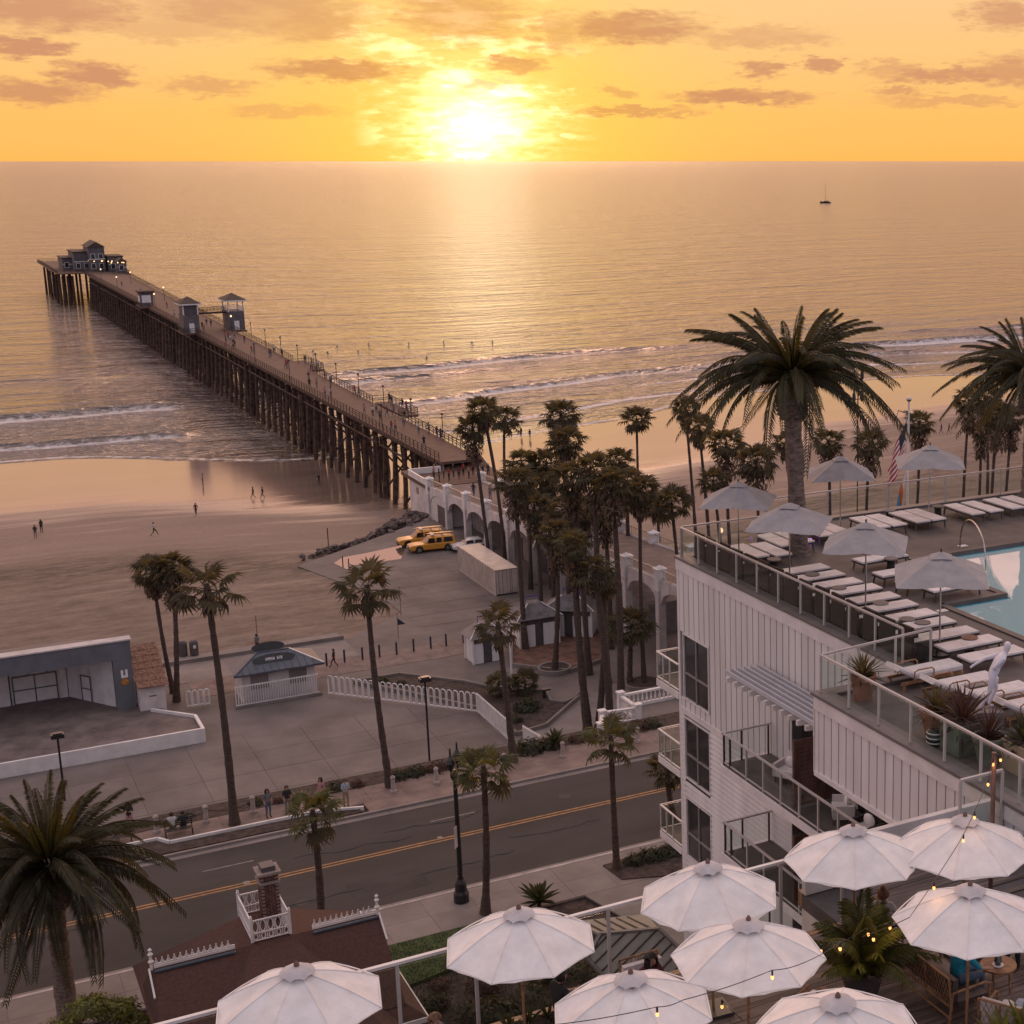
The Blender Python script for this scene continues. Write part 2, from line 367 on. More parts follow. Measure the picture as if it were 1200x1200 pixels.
def thing(name, label, cat, loc=(0, 0, 0), rz=0, group=None):
    o = link(name, None, None, loc, (0, 0, rz)); o.empty_display_size = .3
    return tag(o, label, cat, group)
def part(name, mb, mats, parent, smooth=False, world=False, stuff=False, label=None):
    org = tuple(parent.location) if world else (0, 0, 0)
    if world and parent.parent is not None: org = tuple(Vector(parent.location) + Vector(parent.parent.location))
    o = link(name, mb.mesh(name, mats, smooth, org), parent)
    if stuff: o['kind'] = 'stuff'
    if label: o['label'] = label
    return o
def solo(name, mb, mats, label, cat, base, group=None, smooth=False):
    o = link(name, mb.mesh(name, mats, smooth, base), None, base); return tag(o, label, cat, group)
def struct(name, mb, mats, smooth=False, kind='structure'):
    o = link(name, mb.mesh(name, mats, smooth)); o['kind'] = kind; return o
def kids(o): return [c for c in KID.get(o.name, [])]
KID = {}
def copy_tree(o, parent=None):
    c = o.copy(); COL.objects.link(c)
    if parent is not None: c.parent = parent
    for ch in list(o.children): copy_tree(ch, c)
    return c
def clone(root, loc, rz, label, group=None, cat=None):
    c = copy_tree(root); c.location = loc; c.rotation_euler = (0, 0, rz); c['label'] = label
    if group: c['group'] = group
    return c
ORD = ['first', 'second', 'third', 'fourth', 'fifth', 'sixth', 'seventh', 'eighth', 'ninth', 'tenth', 'eleventh', 'twelfth', 'thirteenth', 'fourteenth', 'fifteenth', 'sixteenth', 'seventeenth', 'eighteenth', 'nineteenth', 'twentieth',
       'twenty-first', 'twenty-second', 'twenty-third', 'twenty-fourth', 'twenty-fifth', 'twenty-sixth', 'twenty-seventh', 'twenty-eighth', 'twenty-ninth', 'thirtieth']
# ================================================================== SETTING: land and sea
def attr_mesh(name, vs, fs, mats, attrs, smooth=True):
    me = bpy.data.meshes.new(name); me.from_pydata(vs, [], fs); me.materials.append(mats)
    for k, vals in attrs.items():
        a = me.attributes.new(k, 'FLOAT', 'POINT'); a.data.foreach_set('value', vals)
    if smooth: me.polygons.foreach_set('use_smooth', [True] * len(me.polygons))
    me.update(); o = link(name, me); o['kind'] = 'structure'; return o
def grid(xs, ys, zf):
    vs = []; fs = []; nx = len(xs)
    for y in ys:
        for x in xs: vs.append((x, y, zf(x, y)))
    for j in range(len(ys) - 1):
        for i in range(nx - 1):
            a = j * nx + i; fs.append((a, a + 1, a + nx + 1, a + nx))
    return vs, fs
def sand_material():
    m = bpy.data.materials.new('sand'); m.use_nodes = True; nt = m.node_tree; N = nt.nodes; L = nt.links; b = N['Principled BSDF']
    geo = N.new('ShaderNodeNewGeometry'); a = N.new('ShaderNodeAttribute'); a.attribute_name = 'wet'; a2 = N.new('ShaderNodeAttribute'); a2.attribute_name = 'churn'
    def noi(scale, stretch, det=6, rough=.6):
        mp = N.new('ShaderNodeMapping'); mp.inputs['Scale'].default_value = stretch; L.new(geo.outputs['Position'], mp.inputs[0])
        n = N.new('ShaderNodeTexNoise'); n.inputs['Scale'].default_value = scale; n.inputs['Detail'].default_value = det; n.inputs['Roughness'].default_value = rough
        L.new(mp.outputs[0], n.inputs['Vector']); return n.outputs[0]
    def ramp(f, st):
        n = N.new('ShaderNodeValToRGB')
        while len(n.color_ramp.elements) < len(st): n.color_ramp.elements.new(.5)
        for e, (p, c) in zip(n.color_ramp.elements, st): e.position = p; e.color = (*c, 1) if isinstance(c, tuple) else (c, c, c, 1)
        L.new(f, n.inputs[0]); return n.outputs[0]
    def mixc(f, x, y):
        n = N.new('ShaderNodeMix'); n.data_type = 'RGBA'
        for i, v in ((0, f), (6, x), (7, y)):
            if isinstance(v, (int, float)): n.inputs[i].default_value = v
            else: L.new(v, n.inputs[i])
        return n.outputs[2]
    big = noi(.035, (1, 2.2, 1)); fine = noi(.5, (1, 1.6, 1), 8, .7); strk = noi(.09, (.35, 2.2, 1), 7, .65)
    dry = ramp(fine, [(.3, (.235, .175, .15)), (.7, (.36, .275, .235))])
    damp = ramp(big, [(.3, (.185, .132, .112)), (.7, (.245, .178, .150))])
    wet = ramp(strk, [(.3, (.13, .092, .078)), (.7, (.22, .155, .13))])
    ch = ramp(noi(.22, (1, 2.4, 1), 9, .72), [(.34, (.10, .072, .06)), (.66, (.225, .165, .138))])
    c = mixc(a2.outputs['Fac'], damp, ch)
    rip = N.new('ShaderNodeMath'); rip.operation = 'MULTIPLY_ADD'; L.new(strk, rip.inputs[0]); rip.inputs[1].default_value = 1.1; rip.inputs[2].default_value = -.50
    ad = N.new('ShaderNodeMath'); ad.operation = 'ADD'; L.new(a.outputs['Fac'], ad.inputs[0]); L.new(rip.outputs[0], ad.inputs[1])
    wf = ramp(ad.outputs[0], [(.10, 0.0), (.70, 1.0)])
    a3 = N.new('ShaderNodeAttribute'); a3.attribute_name = 'wrack'
    wk = N.new('ShaderNodeMath'); wk.operation = 'MULTIPLY'; L.new(ramp(noi(.32, (1, 3.2, 1), 9, .75), [(.44, 0.0), (.60, 1.0)]), wk.inputs[0]); L.new(a3.outputs['Fac'], wk.inputs[1])
    kelp = N.new('ShaderNodeRGB'); kelp.outputs[0].default_value = (.045, .032, .026, 1); c = mixc(wk.outputs[0], c, kelp.outputs[0])
    trk = ramp(noi(1.3, (1, 1.5, 1), 7, .8), [(.36, (.80, .79, .78)), (.64, (1.10, 1.09, 1.08))]); mm = N.new('ShaderNodeMix'); mm.data_type = 'RGBA'; mm.blend_type = 'MULTIPLY'; mm.inputs[0].default_value = 1; L.new(c, mm.inputs[6]); L.new(trk, mm.inputs[7]); c = mm.outputs[2]
    c = mixc(wf, c, wet); L.new(c, b.inputs['Base Color'])
    r = N.new('ShaderNodeMapRange'); L.new(wf, r.inputs[0]); r.inputs[3].default_value = .75; r.inputs[4].default_value = .12; L.new(r.outputs[0], b.inputs['Roughness'])
    i = N.new('ShaderNodeMapRange'); L.new(wf, i.inputs[0]); i.inputs[3].default_value = 1.35; i.inputs[4].default_value = 2.2; L.new(i.outputs[0], b.inputs['IOR'])
    bp = N.new('ShaderNodeBump'); bp.inputs['Distance'].default_value = .12; L.new(fine, bp.inputs['Height'])
    bs = N.new('ShaderNodeMapRange'); L.new(wf, bs.inputs[0]); bs.inputs[3].default_value = .8; bs.inputs[4].default_value = .03; L.new(bs.outputs[0], bp.inputs['Strength'])
    L.new(bp.outputs[0], b.inputs['Normal']); return m
def water_material():
    m = bpy.data.materials.new('sea_water'); m.use_nodes = True; nt = m.node_tree; N = nt.nodes; L = nt.links; b = N['Principled BSDF']
    geo = N.new('ShaderNodeNewGeometry'); a = N.new('ShaderNodeAttribute'); a.attribute_name = 'foam'
    def noi(scale, stretch, det=4, rough=.6, rot=0):
        mp = N.new('ShaderNodeMapping'); mp.inputs['Scale'].default_value = stretch; mp.inputs['Rotation'].default_value = (0, 0, rot); L.new(geo.outputs['Position'], mp.inputs[0])
        n = N.new('ShaderNodeTexNoise'); n.inputs['Scale'].default_value = scale; n.inputs['Detail'].default_value = det; n.inputs['Roughness'].default_value = rough
        L.new(mp.outputs[0], n.inputs['Vector']); return n.outputs[0]
    h = None
    for s, st, w, rot in ((.010, (1, 3.0, 1), 9.0, .12), (.045, (1, 3.0, 1), 6.5, -.1), (.20, (1, 2.6, 1), 2.4, .25), (1.0, (1, 1.8, 1), .34, -.4)):
        n = noi(s, st, 3, .6, rot); mm = N.new('ShaderNodeMath'); mm.operation = 'MULTIPLY_ADD'; L.new(n, mm.inputs[0]); mm.inputs[1].default_value = w
        if h is None: mm.inputs[2].default_value = 0
        else: L.new(h, mm.inputs[2])
        h = mm.outputs[0]
    bp = N.new('ShaderNodeBump'); bp.inputs['Distance'].default_value = 1.0; bp.inputs['Strength'].default_value = .72; L.new(h, bp.inputs['Height'])
    L.new(bp.outputs[0], b.inputs['Normal'])
    ft = noi(.55, (1, 1.7, 1), 8, .75)
    ad = N.new('ShaderNodeMath'); ad.operation = 'MULTIPLY_ADD'; L.new(ft, ad.inputs[0]); ad.inputs[1].default_value = 1.3; ad.inputs[2].default_value = -.72
    su = N.new('ShaderNodeMath'); su.operation = 'ADD'; L.new(a.outputs['Fac'], su.inputs[0]); L.new(ad.outputs[0], su.inputs[1])
    cr = N.new('ShaderNodeValToRGB'); cr.color_ramp.elements[0].position = .34; cr.color_ramp.elements[1].position = .62; L.new(su.outputs[0], cr.inputs[0])
    mx = N.new('ShaderNodeMix'); mx.data_type = 'RGBA'; L.new(cr.outputs[0], mx.inputs[0]); mx.inputs[6].default_value = (.10, .072, .066, 1); mx.inputs[7].default_value = (.66, .60, .60, 1)
    L.new(mx.outputs[2], b.inputs['Base Color'])
    r = N.new('ShaderNodeMapRange'); L.new(cr.outputs[0], r.inputs[0]); r.inputs[3].default_value = .14; r.inputs[4].default_value = .7; L.new(r.outputs[0], b.inputs['Roughness'])
    b.inputs['IOR'].default_value = 1.6
    return m
m_sand = sand_material(); m_sea = water_material()
# sand from the promenade down under the water
xs = [-160 + 4 * i for i in range(36)] + [-16 + 1.4 * i for i in range(230)] + [306 + 6 * i for i in range(60)]
ys = [120 + 3 * i for i in range(7)] + [141 + 1.1 * i for i in range(175)] + [335 + 6 * i for i in range(20)]
def sandz(x, y):
    z = beach(x, y)
    if y < 160 and x > 34: z = min(z, -.12)
    if x < 34 and y < 146: z = min(z, -.12)
    if 30 < x < 66 and y < 200: z = min(z, -.10) - .0
    return z
vs, fs = grid(xs, ys, sandz)
wet = []; churn = []; wrack = []
for v in vs:
    t = v[1] - shore(v[0]); wet.append(sstep(-72, -22, t + 3 * noise.noise(Vector((v[0] * .03, v[1] * .06, 3)))))
    wrack.append(math.exp(-((t + 104 + 5 * math.sin(v[0] * .04)) / 5.0) ** 2))
    k = sstep(-88, -104, t + 14 * noise.noise(Vector((v[0] * .02, v[1] * .05, 9)))); churn.append(k)
attr_mesh('beach', vs, fs, m_sand, {'wet': wet, 'churn': churn, 'wrack': wrack})
# sea: fine near the surf, coarse to the horizon
CREST = [(337, -60, 54, 1.2, 2.3, .70), (303, -60, 49, .95, 1.7, .68), (376, 82, 420, 1.0, 2.6, .68), (355, 60, 420, 1.3, 2.4, .85), (338, 66, 420, .8, 2.0, .6), (322, 70, 420, .9, 1.9, .75),
         (306, 66, 420, .40, 1.8, .7), (292, 64, 420, .30, 1.6, .8), (281, 56, 420, .22, 1.4, .75), (400, -60, 420, .35, 5, .0), (432, -60, 420, .3, 6, .0), (275, -60, 62, .18, 1.4, .45)]
def crest_line(i, X):
    y0 = CREST[i][0]
    return y0 + (1.0 if y0 < 310 else .6 if y0 < 325 else .15) * shore_bend(X) + 3.2 * math.sin(X * .021 + i * 1.7) + 1.5 * math.sin(X * .063 + i * 2.3) + .8 * math.sin(X * .19 + i)
def seaz(x, y):
    h = 0; fm = 0
    for i, (y0, a, b, amp, w, fo) in enumerate(CREST):
        k = sstep(a, a + 10, x) * sstep(b, b - 8, x) * (.55 + .45 * math.sin(x * .03 + i * 2.1)) if i not in (0, 1) else sstep(b, b - 8, x)
        if k <= 0: continue
        d = y - crest_line(i, x)
        if abs(d) > 16: continue
        h += amp * k * math.exp(-(d / (w * (.55 if d < 0 else 1.2))) ** 2)
        if fo: fm = max(fm, fo * k * (math.exp(-((d + w * 1.3) / (w * 1.3)) ** 2) * .95 if d < 2 else 0))
    t = y - shore(x)
    fm = max(fm, .62 * math.exp(-((t - 1.5) / 1.6) ** 2))
    return h, fm
xs = [-180 + 5 * i for i in range(32)] + [-20 + 1.7 * i for i in range(205)] + [330 + 6 * i for i in range(22)]
ys = [248 + .8 * i for i in range(216)] + [421, 424, 430, 440, 460, 500]
foam = []; fl = {}
def sz(x, y):
    h, f = seaz(x, y); foam.append(f)
    return SEA + h * sstep(460, 430, y)
vs, fs = grid(xs, ys, sz)
x0, x1 = xs[0], xs[-1]; k = len(vs)
for X in (-60000, x0, x1, 60000):
    for Y in (120, 500, 1200, 4000, 100000): vs.append((X, Y, SEA)); foam.append(0.0)
for c in range(3):
    for r in range(4):
        if c == 1 and r == 0: continue
        a = k + c * 5 + r; fs.append((a, a + 5, a + 6, a + 1))
attr_mesh('sea', vs, fs, m_sea, {'foam': foam})
# ------------------------------------------------------------------ street level (z = 8) and strand level (z = 0)
ST = 8.0
mb = MB(); mb.box(-200, -60, -1, 300, 70.6, ST - .16); mb.box(-200, 70.6, -1, 300, 82.6, ST - .20); mb.box(-200, 82.6, -1, 300, 86.8, ST - .16)
struct('ground', mb, m_mulch)
mb = MB(); mb.box(-200, 70.75, ST - .19, 300, 82.4, ST - .13); struct('road', mb, m_asph)
struct('kerb', MB().box(-200, 70.55, ST - .3, 300, 70.75, ST + .012), mat('pale_kerb', (.42, .37, .35), .8, .15, 1.2, .2)); struct('kerb', MB().box(-200, 82.4, ST - .3, 300, 82.6, ST + .012), m_conc2)
mb = MB()
for x in range(-6, 60, 3):
    mb.box(x, 70.76, ST - .128, x + 2.98, 71.2, ST - .124)
    mb.box(x, 81.95, ST - .128, x + 2.98, 82.39, ST - .124)
struct('gutter', mb, m_conc2)
mb = MB()
for y in (76.98, 77.28): mb.box(-60, y - .065, ST - .127, 120, y + .065, ST - .123)
struct('centre_line', mb, m_yel)
for k, (x, y) in enumerate([(14.2, 73.6), (30.4, 79.2), (5.8, 80.3)]):
    tag(link('manhole_cover', MB().lathe([(.36, 0), (.36, .004), (.30, .006)], 20).mesh('manhole_cover', mat('cast_iron', (.05, .043, .04), .8, .2, 6, .4)), None, (x, y, ST - .129)), ['round iron cover in the near lane left of the double line', 'round iron cover in the far lane beyond the double line', 'round iron cover in the far lane near the date palm'][k], 'cover')
rr = random.Random(17)
for k in range(9):
    x = rr.uniform(-2, 40); y = rr.uniform(71.6, 81.6); pts = [(x, y, ST - .128)]
    for i in range(9): x += rr.uniform(.3, .9); y += rr.uniform(-.28, .28); pts.append((x, min(82.0, max(71.3, y)), ST - .128))
    struct('crack_seal', MB().tube(pts, [.018 + .012 * (i % 3) for i in range(len(pts))], 4), mat('tar', (.028, .024, .024), .5, .2, 4, 0))
struct('road_patch', MB().box(16.5, 72.2, ST - .131, 20.4, 74.4, ST - .1265).box(29.0, 74.8, ST - .131, 31.2, 76.4, ST - .1265), mat('fresh_asphalt', (.038, .033, .033), .85, .2, .6, .5, 30))
mb = MB()
for x in (10.5, 22.6, 36, 49): mb.box(x, 79.7, ST - .127, x + 2.6, 79.8, ST - .124); 
mb.box(12.1, 77.05, ST - .121, 12.4, 77.45, ST - .118); mb.box(22.3, 77.3, ST - .12, 22.55, 77.6, ST - .118)
struct('lane_mark', mb, m_whp)
def slabs(name, x0, x1, y0, y1, sx, sy, z, th, gap, m, shared={}, limit=300):
    """loose rectangular slabs with recessed joints, each an object under one ground piece"""
    base = MB().box(x0, y0, z - th - .05, x1, y1, z - .025); root = struct(name, base, m_mort)
    me = MB().box(-sx / 2 + gap, -sy / 2 + gap, -th, sx / 2 - gap, sy / 2 - gap, 0).mesh('paving_slab', m); n = 0
    y = y0 + sy / 2
    while y < y1 + .01 and n < limit:
        x = x0 + sx / 2
        while x < x1 + .01 and n < limit:
            link('paving_slab', me, root, (x, y, z + random.uniform(-.004, .004))); x += sx; n += 1
        y += sy
    return root
mb = MB(); mb.box(-200, 66.9, ST - .1, -1.5, 70.55, ST); mb.box(33, 66.9, ST - .1, 300, 70.55, ST); struct('pavement', mb, m_conc2)
slabs('near_pavement', -1.5, 33, 66.85, 70.55, 2.3, 1.85, ST, .07, .006, m_conc2)
slabs('far_pavement', -1.5, 48, 83.9, 86.3, 2.0, 1.2, ST, .07, .008, m_pink)
mb = MB(); mb.box(20, 82.6, ST - .1, 48, 83.9, ST); mb.box(48, 82.6, ST - .1, 300, 86.3, ST); mb.box(-200, 82.6, ST - .1, -1.5, 86.3, ST); struct('pavement', mb, m_pink)
mb = MB(); mb.prism([(-1.5, 82.65), (19.6, 82.65), (19.6, 83.2), (17.5, 83.75), (9.5, 83.75), (9.0, 84.6), (-1.5, 84.6)], ST - .1, ST + .05)
struct('planting_bed', mb, m_mulch)
mb = MB(); pts = [(19.8, 83.1), (17.5, 83.9), (9.6, 83.9), (9.1, 84.7), (-1.5, 84.7)]
for a, b in zip(pts, pts[1:]): mb.beam((*a, ST + .06), (*b, ST + .06), .14, .24)
struct('bed_edging', mb, m_white)
# path and lawns by the hotel
mb = MB(); mb.prism([(26.5, 66.9), (33, 66.9), (36, 62), (36, 40), (31, 40), (27.5, 62.5)], ST - .1, ST - .01); mb.prism([(33, 66.9), (60, 66.9), (60, 64), (34.7, 64)], ST - .1, ST - .014); struct('hotel_path', mb, m_conc2)
mb = MB(); mb.prism([(12, 66.8), (22.4, 66.8), (21.0, 63.8), (15.5, 62.6), (12, 62.6)], ST - .12, ST + .02); struct('lawn', mb, m_grass)
mb = MB(); mb.prism([(28.6, 69.4), (33.2, 69.9), (60, 69.9), (60, 66.6), (31, 66.6), (28.8, 67.4)], ST - .02, ST + .06)
mb.prism([(31.3, 64.6), (40, 64.6), (40, 62.5), (31, 62.5)], ST - .02, ST + .06); struct('planting_bed', mb, m_mulch)
# seat steps falling from the street to the strand, planted strip at the top
mb = MB()
for i in range(12):
    y = 88.2 + i * 1.25; mb.box(-60, y, -1, 44, y + 1.26, ST - .66 * (i + 1))
struct('seat_steps', mb, m_conc)
mb = MB(); mb.box(-60, 86.3, -1, 44, 88.2, ST + .02); mb.box(44, 86.3, -1, 160, 92.3, ST - .3); struct('planting_strip', mb, m_mulch)
# strand level
mb = MB(); mb.box(-200, 87, -1.5, 300, 141.6, -.02); mb.prism([(33, 141.6), (64, 141.6), (64, 186), (54, 186), (35.5, 171.5), (38.5, 160), (41, 148)], -2.5, -.03)
struct('plaza_ground', mb, m_conc)
mb = MB(); mb.box(-60, 141.6, -1.3, 33, 141.9, .35); mb.box(-60, 136.0, -.1, 33, 141.6, .012); struct('promenade', mb, m_conc2)
mb = MB(); mb.box(-60, 141.9, -1.4, 33, 144.2, -.05); struct('path', mb, m_conc2)
slabs('lifeguard_yard', 40.2, 54.3, 141.7, 171.6, 4.7, 3.74, .0, .06, .035, m_conc)
slabs('plaza_paving', 18.2, 50.2, 131.5, 136.0, 2.0, 2.25, .004, .03, .012, m_pink)
slabs('amphitheatre_floor', -6, 37, 100.0, 120.6, 4.3, 4.12, .004, .03, .02, m_conc)
def bed(poly, z=.16, m=m_mulch2, kerbm=m_conc2):
    mb = MB().prism(poly, -.05, z); o = struct('planting_bed', mb, m)
    k = MB()
    for a, b in zip(poly, poly[1:] + poly[:1]): k.beam((*a, z / 2 + .08), (*b, z / 2 + .08), .22, z + .16)
    struct('bed_kerb', k, kerbm)
def gp(pts, z=0): return [tuple(G(x, y, z)[:2]) for x, y in pts]
BED1 = gp([(415, 801), (468, 792), (545, 801), (575, 808), (600, 812), (640, 812), (646, 824), (662, 826), (681, 816), (640, 852), (606, 862), (560, 832), (470, 812)])
bed(BED1, m=m_mulch)
bed(gp([(600, 752), (640, 738), (712, 742), (704, 776), (668, 788), (640, 786), (600, 781)]))
mb = MB(); mb.prism(gp([(683, 818), (722, 800), (790, 800), (790, 880), (640, 886), (614, 866)]), -.02, .004); struct('ramp_path', mb, m_conc2)
# standing water on the yard
mb = MB(); mb.prism(gp([(391, 660), (402, 653), (430, 648), (470, 639), (474, 644), (470, 655), (410, 663), (408, 668)]), -.02, .006)
wm = mat('still_water', (.09, .07, .06), .03, .05, .5, .0, spec=1.0); wm.node_tree.nodes['Principled BSDF'].inputs['IOR'].default_value = 1.6
struct('puddle', mb, wm)
# ------------------------------------------------------------------ boulders
def rock_mesh(seed):
    rnd = random.Random(seed); mb = MB().ball((0, 0, 0), 1, 7, 5); me_v = []
    for v in mb.v:
        q = Vector(v); f = .75 + .5 * noise.noise(q * 1.3 + Vector((seed * 3.1, 0, 0))); me_v.append((q.x * f * 1.15, q.y * f, q.z * f * .7))
    mb.v = me_v; return mb.mesh('boulder', m_rock)
RK = [rock_mesh(i) for i in range(6)]
rockl = []
line = [G(347, 662, -.6), G(385, 648, -.6), G(425, 640, -.6), G(455, 627, -.6), G(480, 616, -.6), G(500, 603, -.6)]
rr = random.Random(3)
for i in range(150):
    t = i / 149 * 4.999; a = int(t); p = line[a].lerp(line[a + 1], t - a)
    w = 1.0 + .55 * t
    q = Vector((p.x + rr.uniform(-1, 1) * w * .6, p.y + rr.uniform(-.2, 1.0) * w, 0)); q.z = lerp(-.1, -1.1, (q.y - p.y) / w) + .25 * (t > 3)
    s = rr.uniform(.3, .68) * (.75 + .12 * t)
    rockl.append((q, s, t))
rockl.sort(key=lambda r: r[2])
for i, (q, s, t) in enumerate(rockl):
    o = link('boulder', RK[i % 6], None, q, (rr.uniform(-.4, .4), rr.uniform(-.4, .4), rr.uniform(0, 6)), s)
    tag(o, 'brown boulder in the rock bank between lifeguard yard and sand', 'boulder', 'boulders in the rock bank')
# ================================================================== PIER
PX0, PX1, PZ = 59.9, 66.6, 5.2
def px1(Y): return 65.3 + .017 * (Y - 205)
pier = thing('pier', 'long timber pier on dark piles running out over the sea', 'pier', (60, 200, 0))
mb = MB(); mb.prism([(PX0, 196), (px1(196), 196), (px1(592), 592), (PX0, 592)], PZ - .35, PZ); mb.box(51.2, 604, PZ - .35, 73.5, 682, PZ); mb.box(60, 592, PZ - .352, 73.5, 604, PZ - .002)
mb.box(66.5, 236, PZ - .35, 68.9, 252, PZ + .002); mb.box(67, 298, PZ - .35, 69.4, 314, PZ + .002); mb.box(56.8, 377, PZ - .35, 60, 386, PZ + .002); mb.box(58, 452, PZ - .35, 60, 462, PZ + .002); mb.box(67.5, 378, PZ - .35, 71, 387, PZ + .002)
part('deck', mb, m_pdeck, pier, world=True)
mb = MB()
for x in (PX0 + .3, PX0 + 3, PX0 + 5.6): mb.box(x, 197, PZ - .95, x + .3, 592, PZ - .36)
mb.box(PX0 - .12, 199, PZ - .55, PX0 - .01, 592, PZ - .1)
mb.beam((PX0 - .25, 212, PZ - 2.1), (PX0 - .25, 590, PZ - 2.1), .22, .22)
part('stringer', mb, m_timb, pier, world=True)
pile = MB().tube([(0, 0, -1), (.02, .03, 5), (0, 0, 10.6)], [.36, .32, .30], 7).mesh('pile', m_timb, True)
y = 203.0; k = 0; n_p = 0; caps = MB(); brace = MB(); rnd = random.Random(5)
while y < 590:
    xr = px1(y)
    caps.box(PX0 - .1, y - .2, PZ - 1.3, xr + .1, y + .2, PZ - .951)
    for x, tl in ((PX0 + .25, -.55), (PX0 + 3.0, 0), (xr - .3, .55)):
        top = PZ - 1.3; bot = -7.6
        o = link('pile', pile, pier, (x + tl - 60, y + rnd.uniform(-.12, .12) - 200, bot + 1))
        o.rotation_euler = (rnd.uniform(-.012, .012), -math.atan2(tl, 10), 0); o.scale = (rnd.uniform(.9, 1.25), rnd.uniform(.9, 1.25), (top - bot) / 11.6 * 1.0)
        n_p += 1
    if k % 2 == 0:
        brace.beam((PX0, y + .32, PZ - 1.6), (xr, y + .32, -3.5), .1, .28); brace.beam((xr, y - .32, PZ - 1.6), (PX0, y - .32, -3.5), .1, .28)
    if k % 9 == 4:
        for dx in (-.5, .1, .6): brace.tube([(PX0 + dx, y + 1, -7.5), (PX0 + dx, y + 1.2, PZ - 1)], .28, 6)
    y += 5.3; k += 1
for x in (51.9, 53.0, 54.6, 56.2, 58.6, 64, 69, 72.5):
    for yy in (606, 618, 640, 662):
        link('pile', pile, pier, (x - 60, yy - 200, -6.6)).scale = (1.3, 1.3, (PZ - 1 + 7.6) / 11.6)
part('pile_cap', caps, m_timb, pier, world=True, stuff=True); part('cross_brace', brace, m_timb, pier, world=True, stuff=True)
# railings of the pier, both sides with bays
def rail_run(pts, z, h, step, m_post, lst, w=.09, mid=(.35, .65), cap=.16):
    for (a, b) in zip(pts, pts[1:]):
        a = Vector(a); b = Vector(b); L_ = (b - a).length; n = max(1, round(L_ / step)); za, zb = (z(a.y), z(b.y)) if callable(z) else (z, z)
        for i in range(n + 1):
            p = a.lerp(b, i / n); zz = lerp(za, zb, i / n); lst.box(p.x - w / 2, p.y - w / 2, zz, p.x + w / 2, p.y + w / 2, zz + h)
        for f in list(mid) + [1.0]:
            hh = h * f; lst.beam((a.x, a.y, za + hh), (b.x, b.y, zb + hh), cap if f == 1 else .05, .07)
mb = MB(); rail_run([(PX0, 197, 0), (PX0, 377, 0), (56.9, 377.2, 0), (56.9, 385.8, 0), (PX0, 386, 0), (PX0, 452, 0), (58.1, 452, 0), (58.1, 461.8, 0), (PX0, 462, 0), (PX0, 604, 0), (51.4, 604.2, 0), (51.4, 681.8, 0), (73.3, 681.8, 0), (73.3, 592.2, 0), (px1(592), 592.2, 0)], PZ, 1.1, 1.9, m_timb, mb)
r2 = [(px1(197), 197, 0), (px1(236), 236.1, 0), (68.8, 236.1, 0), (68.8, 251.9, 0), (px1(252), 252, 0), (px1(298), 298.1, 0), (69.3, 298.1, 0), (69.3, 313.9, 0), (px1(314), 314, 0), (px1(378), 378, 0)]
rail_run(r2, PZ, 1.1, 1.9, m_timb, mb); rail_run([(px1(387), 387, 0), (px1(592), 592, 0)], PZ, 1.1, 1.9, m_timb, mb)
part('guard_rail', mb, m_timb, pier, world=True)
# towers half way out, with the bridge over the deck
def tower(x0, x1, y0, y1, roofz, closed, label):
    cx, cy = (x0 + x1) / 2, (y0 + y1) / 2
    t = thing('pier_tower', label, 'tower', (cx, cy, PZ)); a, b = x0 - cx, x1 - cx; c, d = y0 - cy, y1 - cy
    part('wall', MB().box(a, c, .003, b, d, roofz * .62), m_pierb, t)
    mb = MB()
    for X in (a + .15, b - .15):
        for Y in (c + .15, d - .15): mb.box(X - .13, Y - .13, roofz * .621, X + .13, Y + .13, roofz - .01)
    part('post', mb, m_white, t)
    mb = MB().box(a + .2, c + .2, roofz * .622, b - .2, d - .2, roofz - .4)
    if closed: part('lookout_cabin', mb, m_shut, t)
    else:
        mb = MB(); rail_run([(a, c, 0), (b, c, 0), (b, d, 0), (a, d, 0), (a, c, 0)], roofz * .62, 1.0, 1.0, None, mb, .06); part('guard_rail', mb, m_white, t)
    mb = MB(); o = .7; mb.add([(a - o, c - o, roofz), (b + o, c - o, roofz), (b + o, d + o, roofz), (a - o, d + o, roofz), (0, 0, roofz + 1.5)], [(0, 1, 4), (1, 2, 4), (2, 3, 4), (3, 0, 4), (3, 2, 1, 0)])
    part('roof', mb, mat('brown_roof', (.075, .045, .035), .8, .2, 2, .4), t)
    part('trim', MB().box(a - o, c - o - .05, roofz - .28, b + o, d + o + .05, roofz - .004), m_white, t)
    part('door', MB().box(-.55, c - .06, 0, .55, c - .003, 2.2), m_white, t)
    return t
tower(57.2, 60.6, 378, 384, 6.7, True, 'blue grey lookout tower with brown hip roof on near side of pier')
tower(67.2, 70.8, 379, 386, 7.0, False, 'open topped tower with hip roof on far side of pier')
fb = thing('footbridge', 'timber footbridge crossing above the pier between two towers', 'footbridge', (64, 382, PZ + 3.9))
part('deck', MB().box(-3.3, -.9, 0, 3.1, .9, .35), m_timb, fb)
mb = MB(); rail_run([(-3.3, -.9, 0), (3.1, -.9, 0)], .35, 1.1, .8, None, mb, .07); rail_run([(-3.3, .9, 0), (3.1, .9, 0)], .35, 1.1, .8, None, mb, .07); part('guard_rail', mb, m_timb, fb)
t = thing('bait_hut', 'small flat roofed hut with white framed window on near side of pier', 'hut', (59.8, 457, PZ))
part('wall', MB().box(-1.5, -2.2, 0.003, 1.8, 2.2, 3.6), m_pierb, t); part('roof', MB().box(-1.9, -2.6, 3.605, 2.2, 2.6, 4.1), m_timb, t)
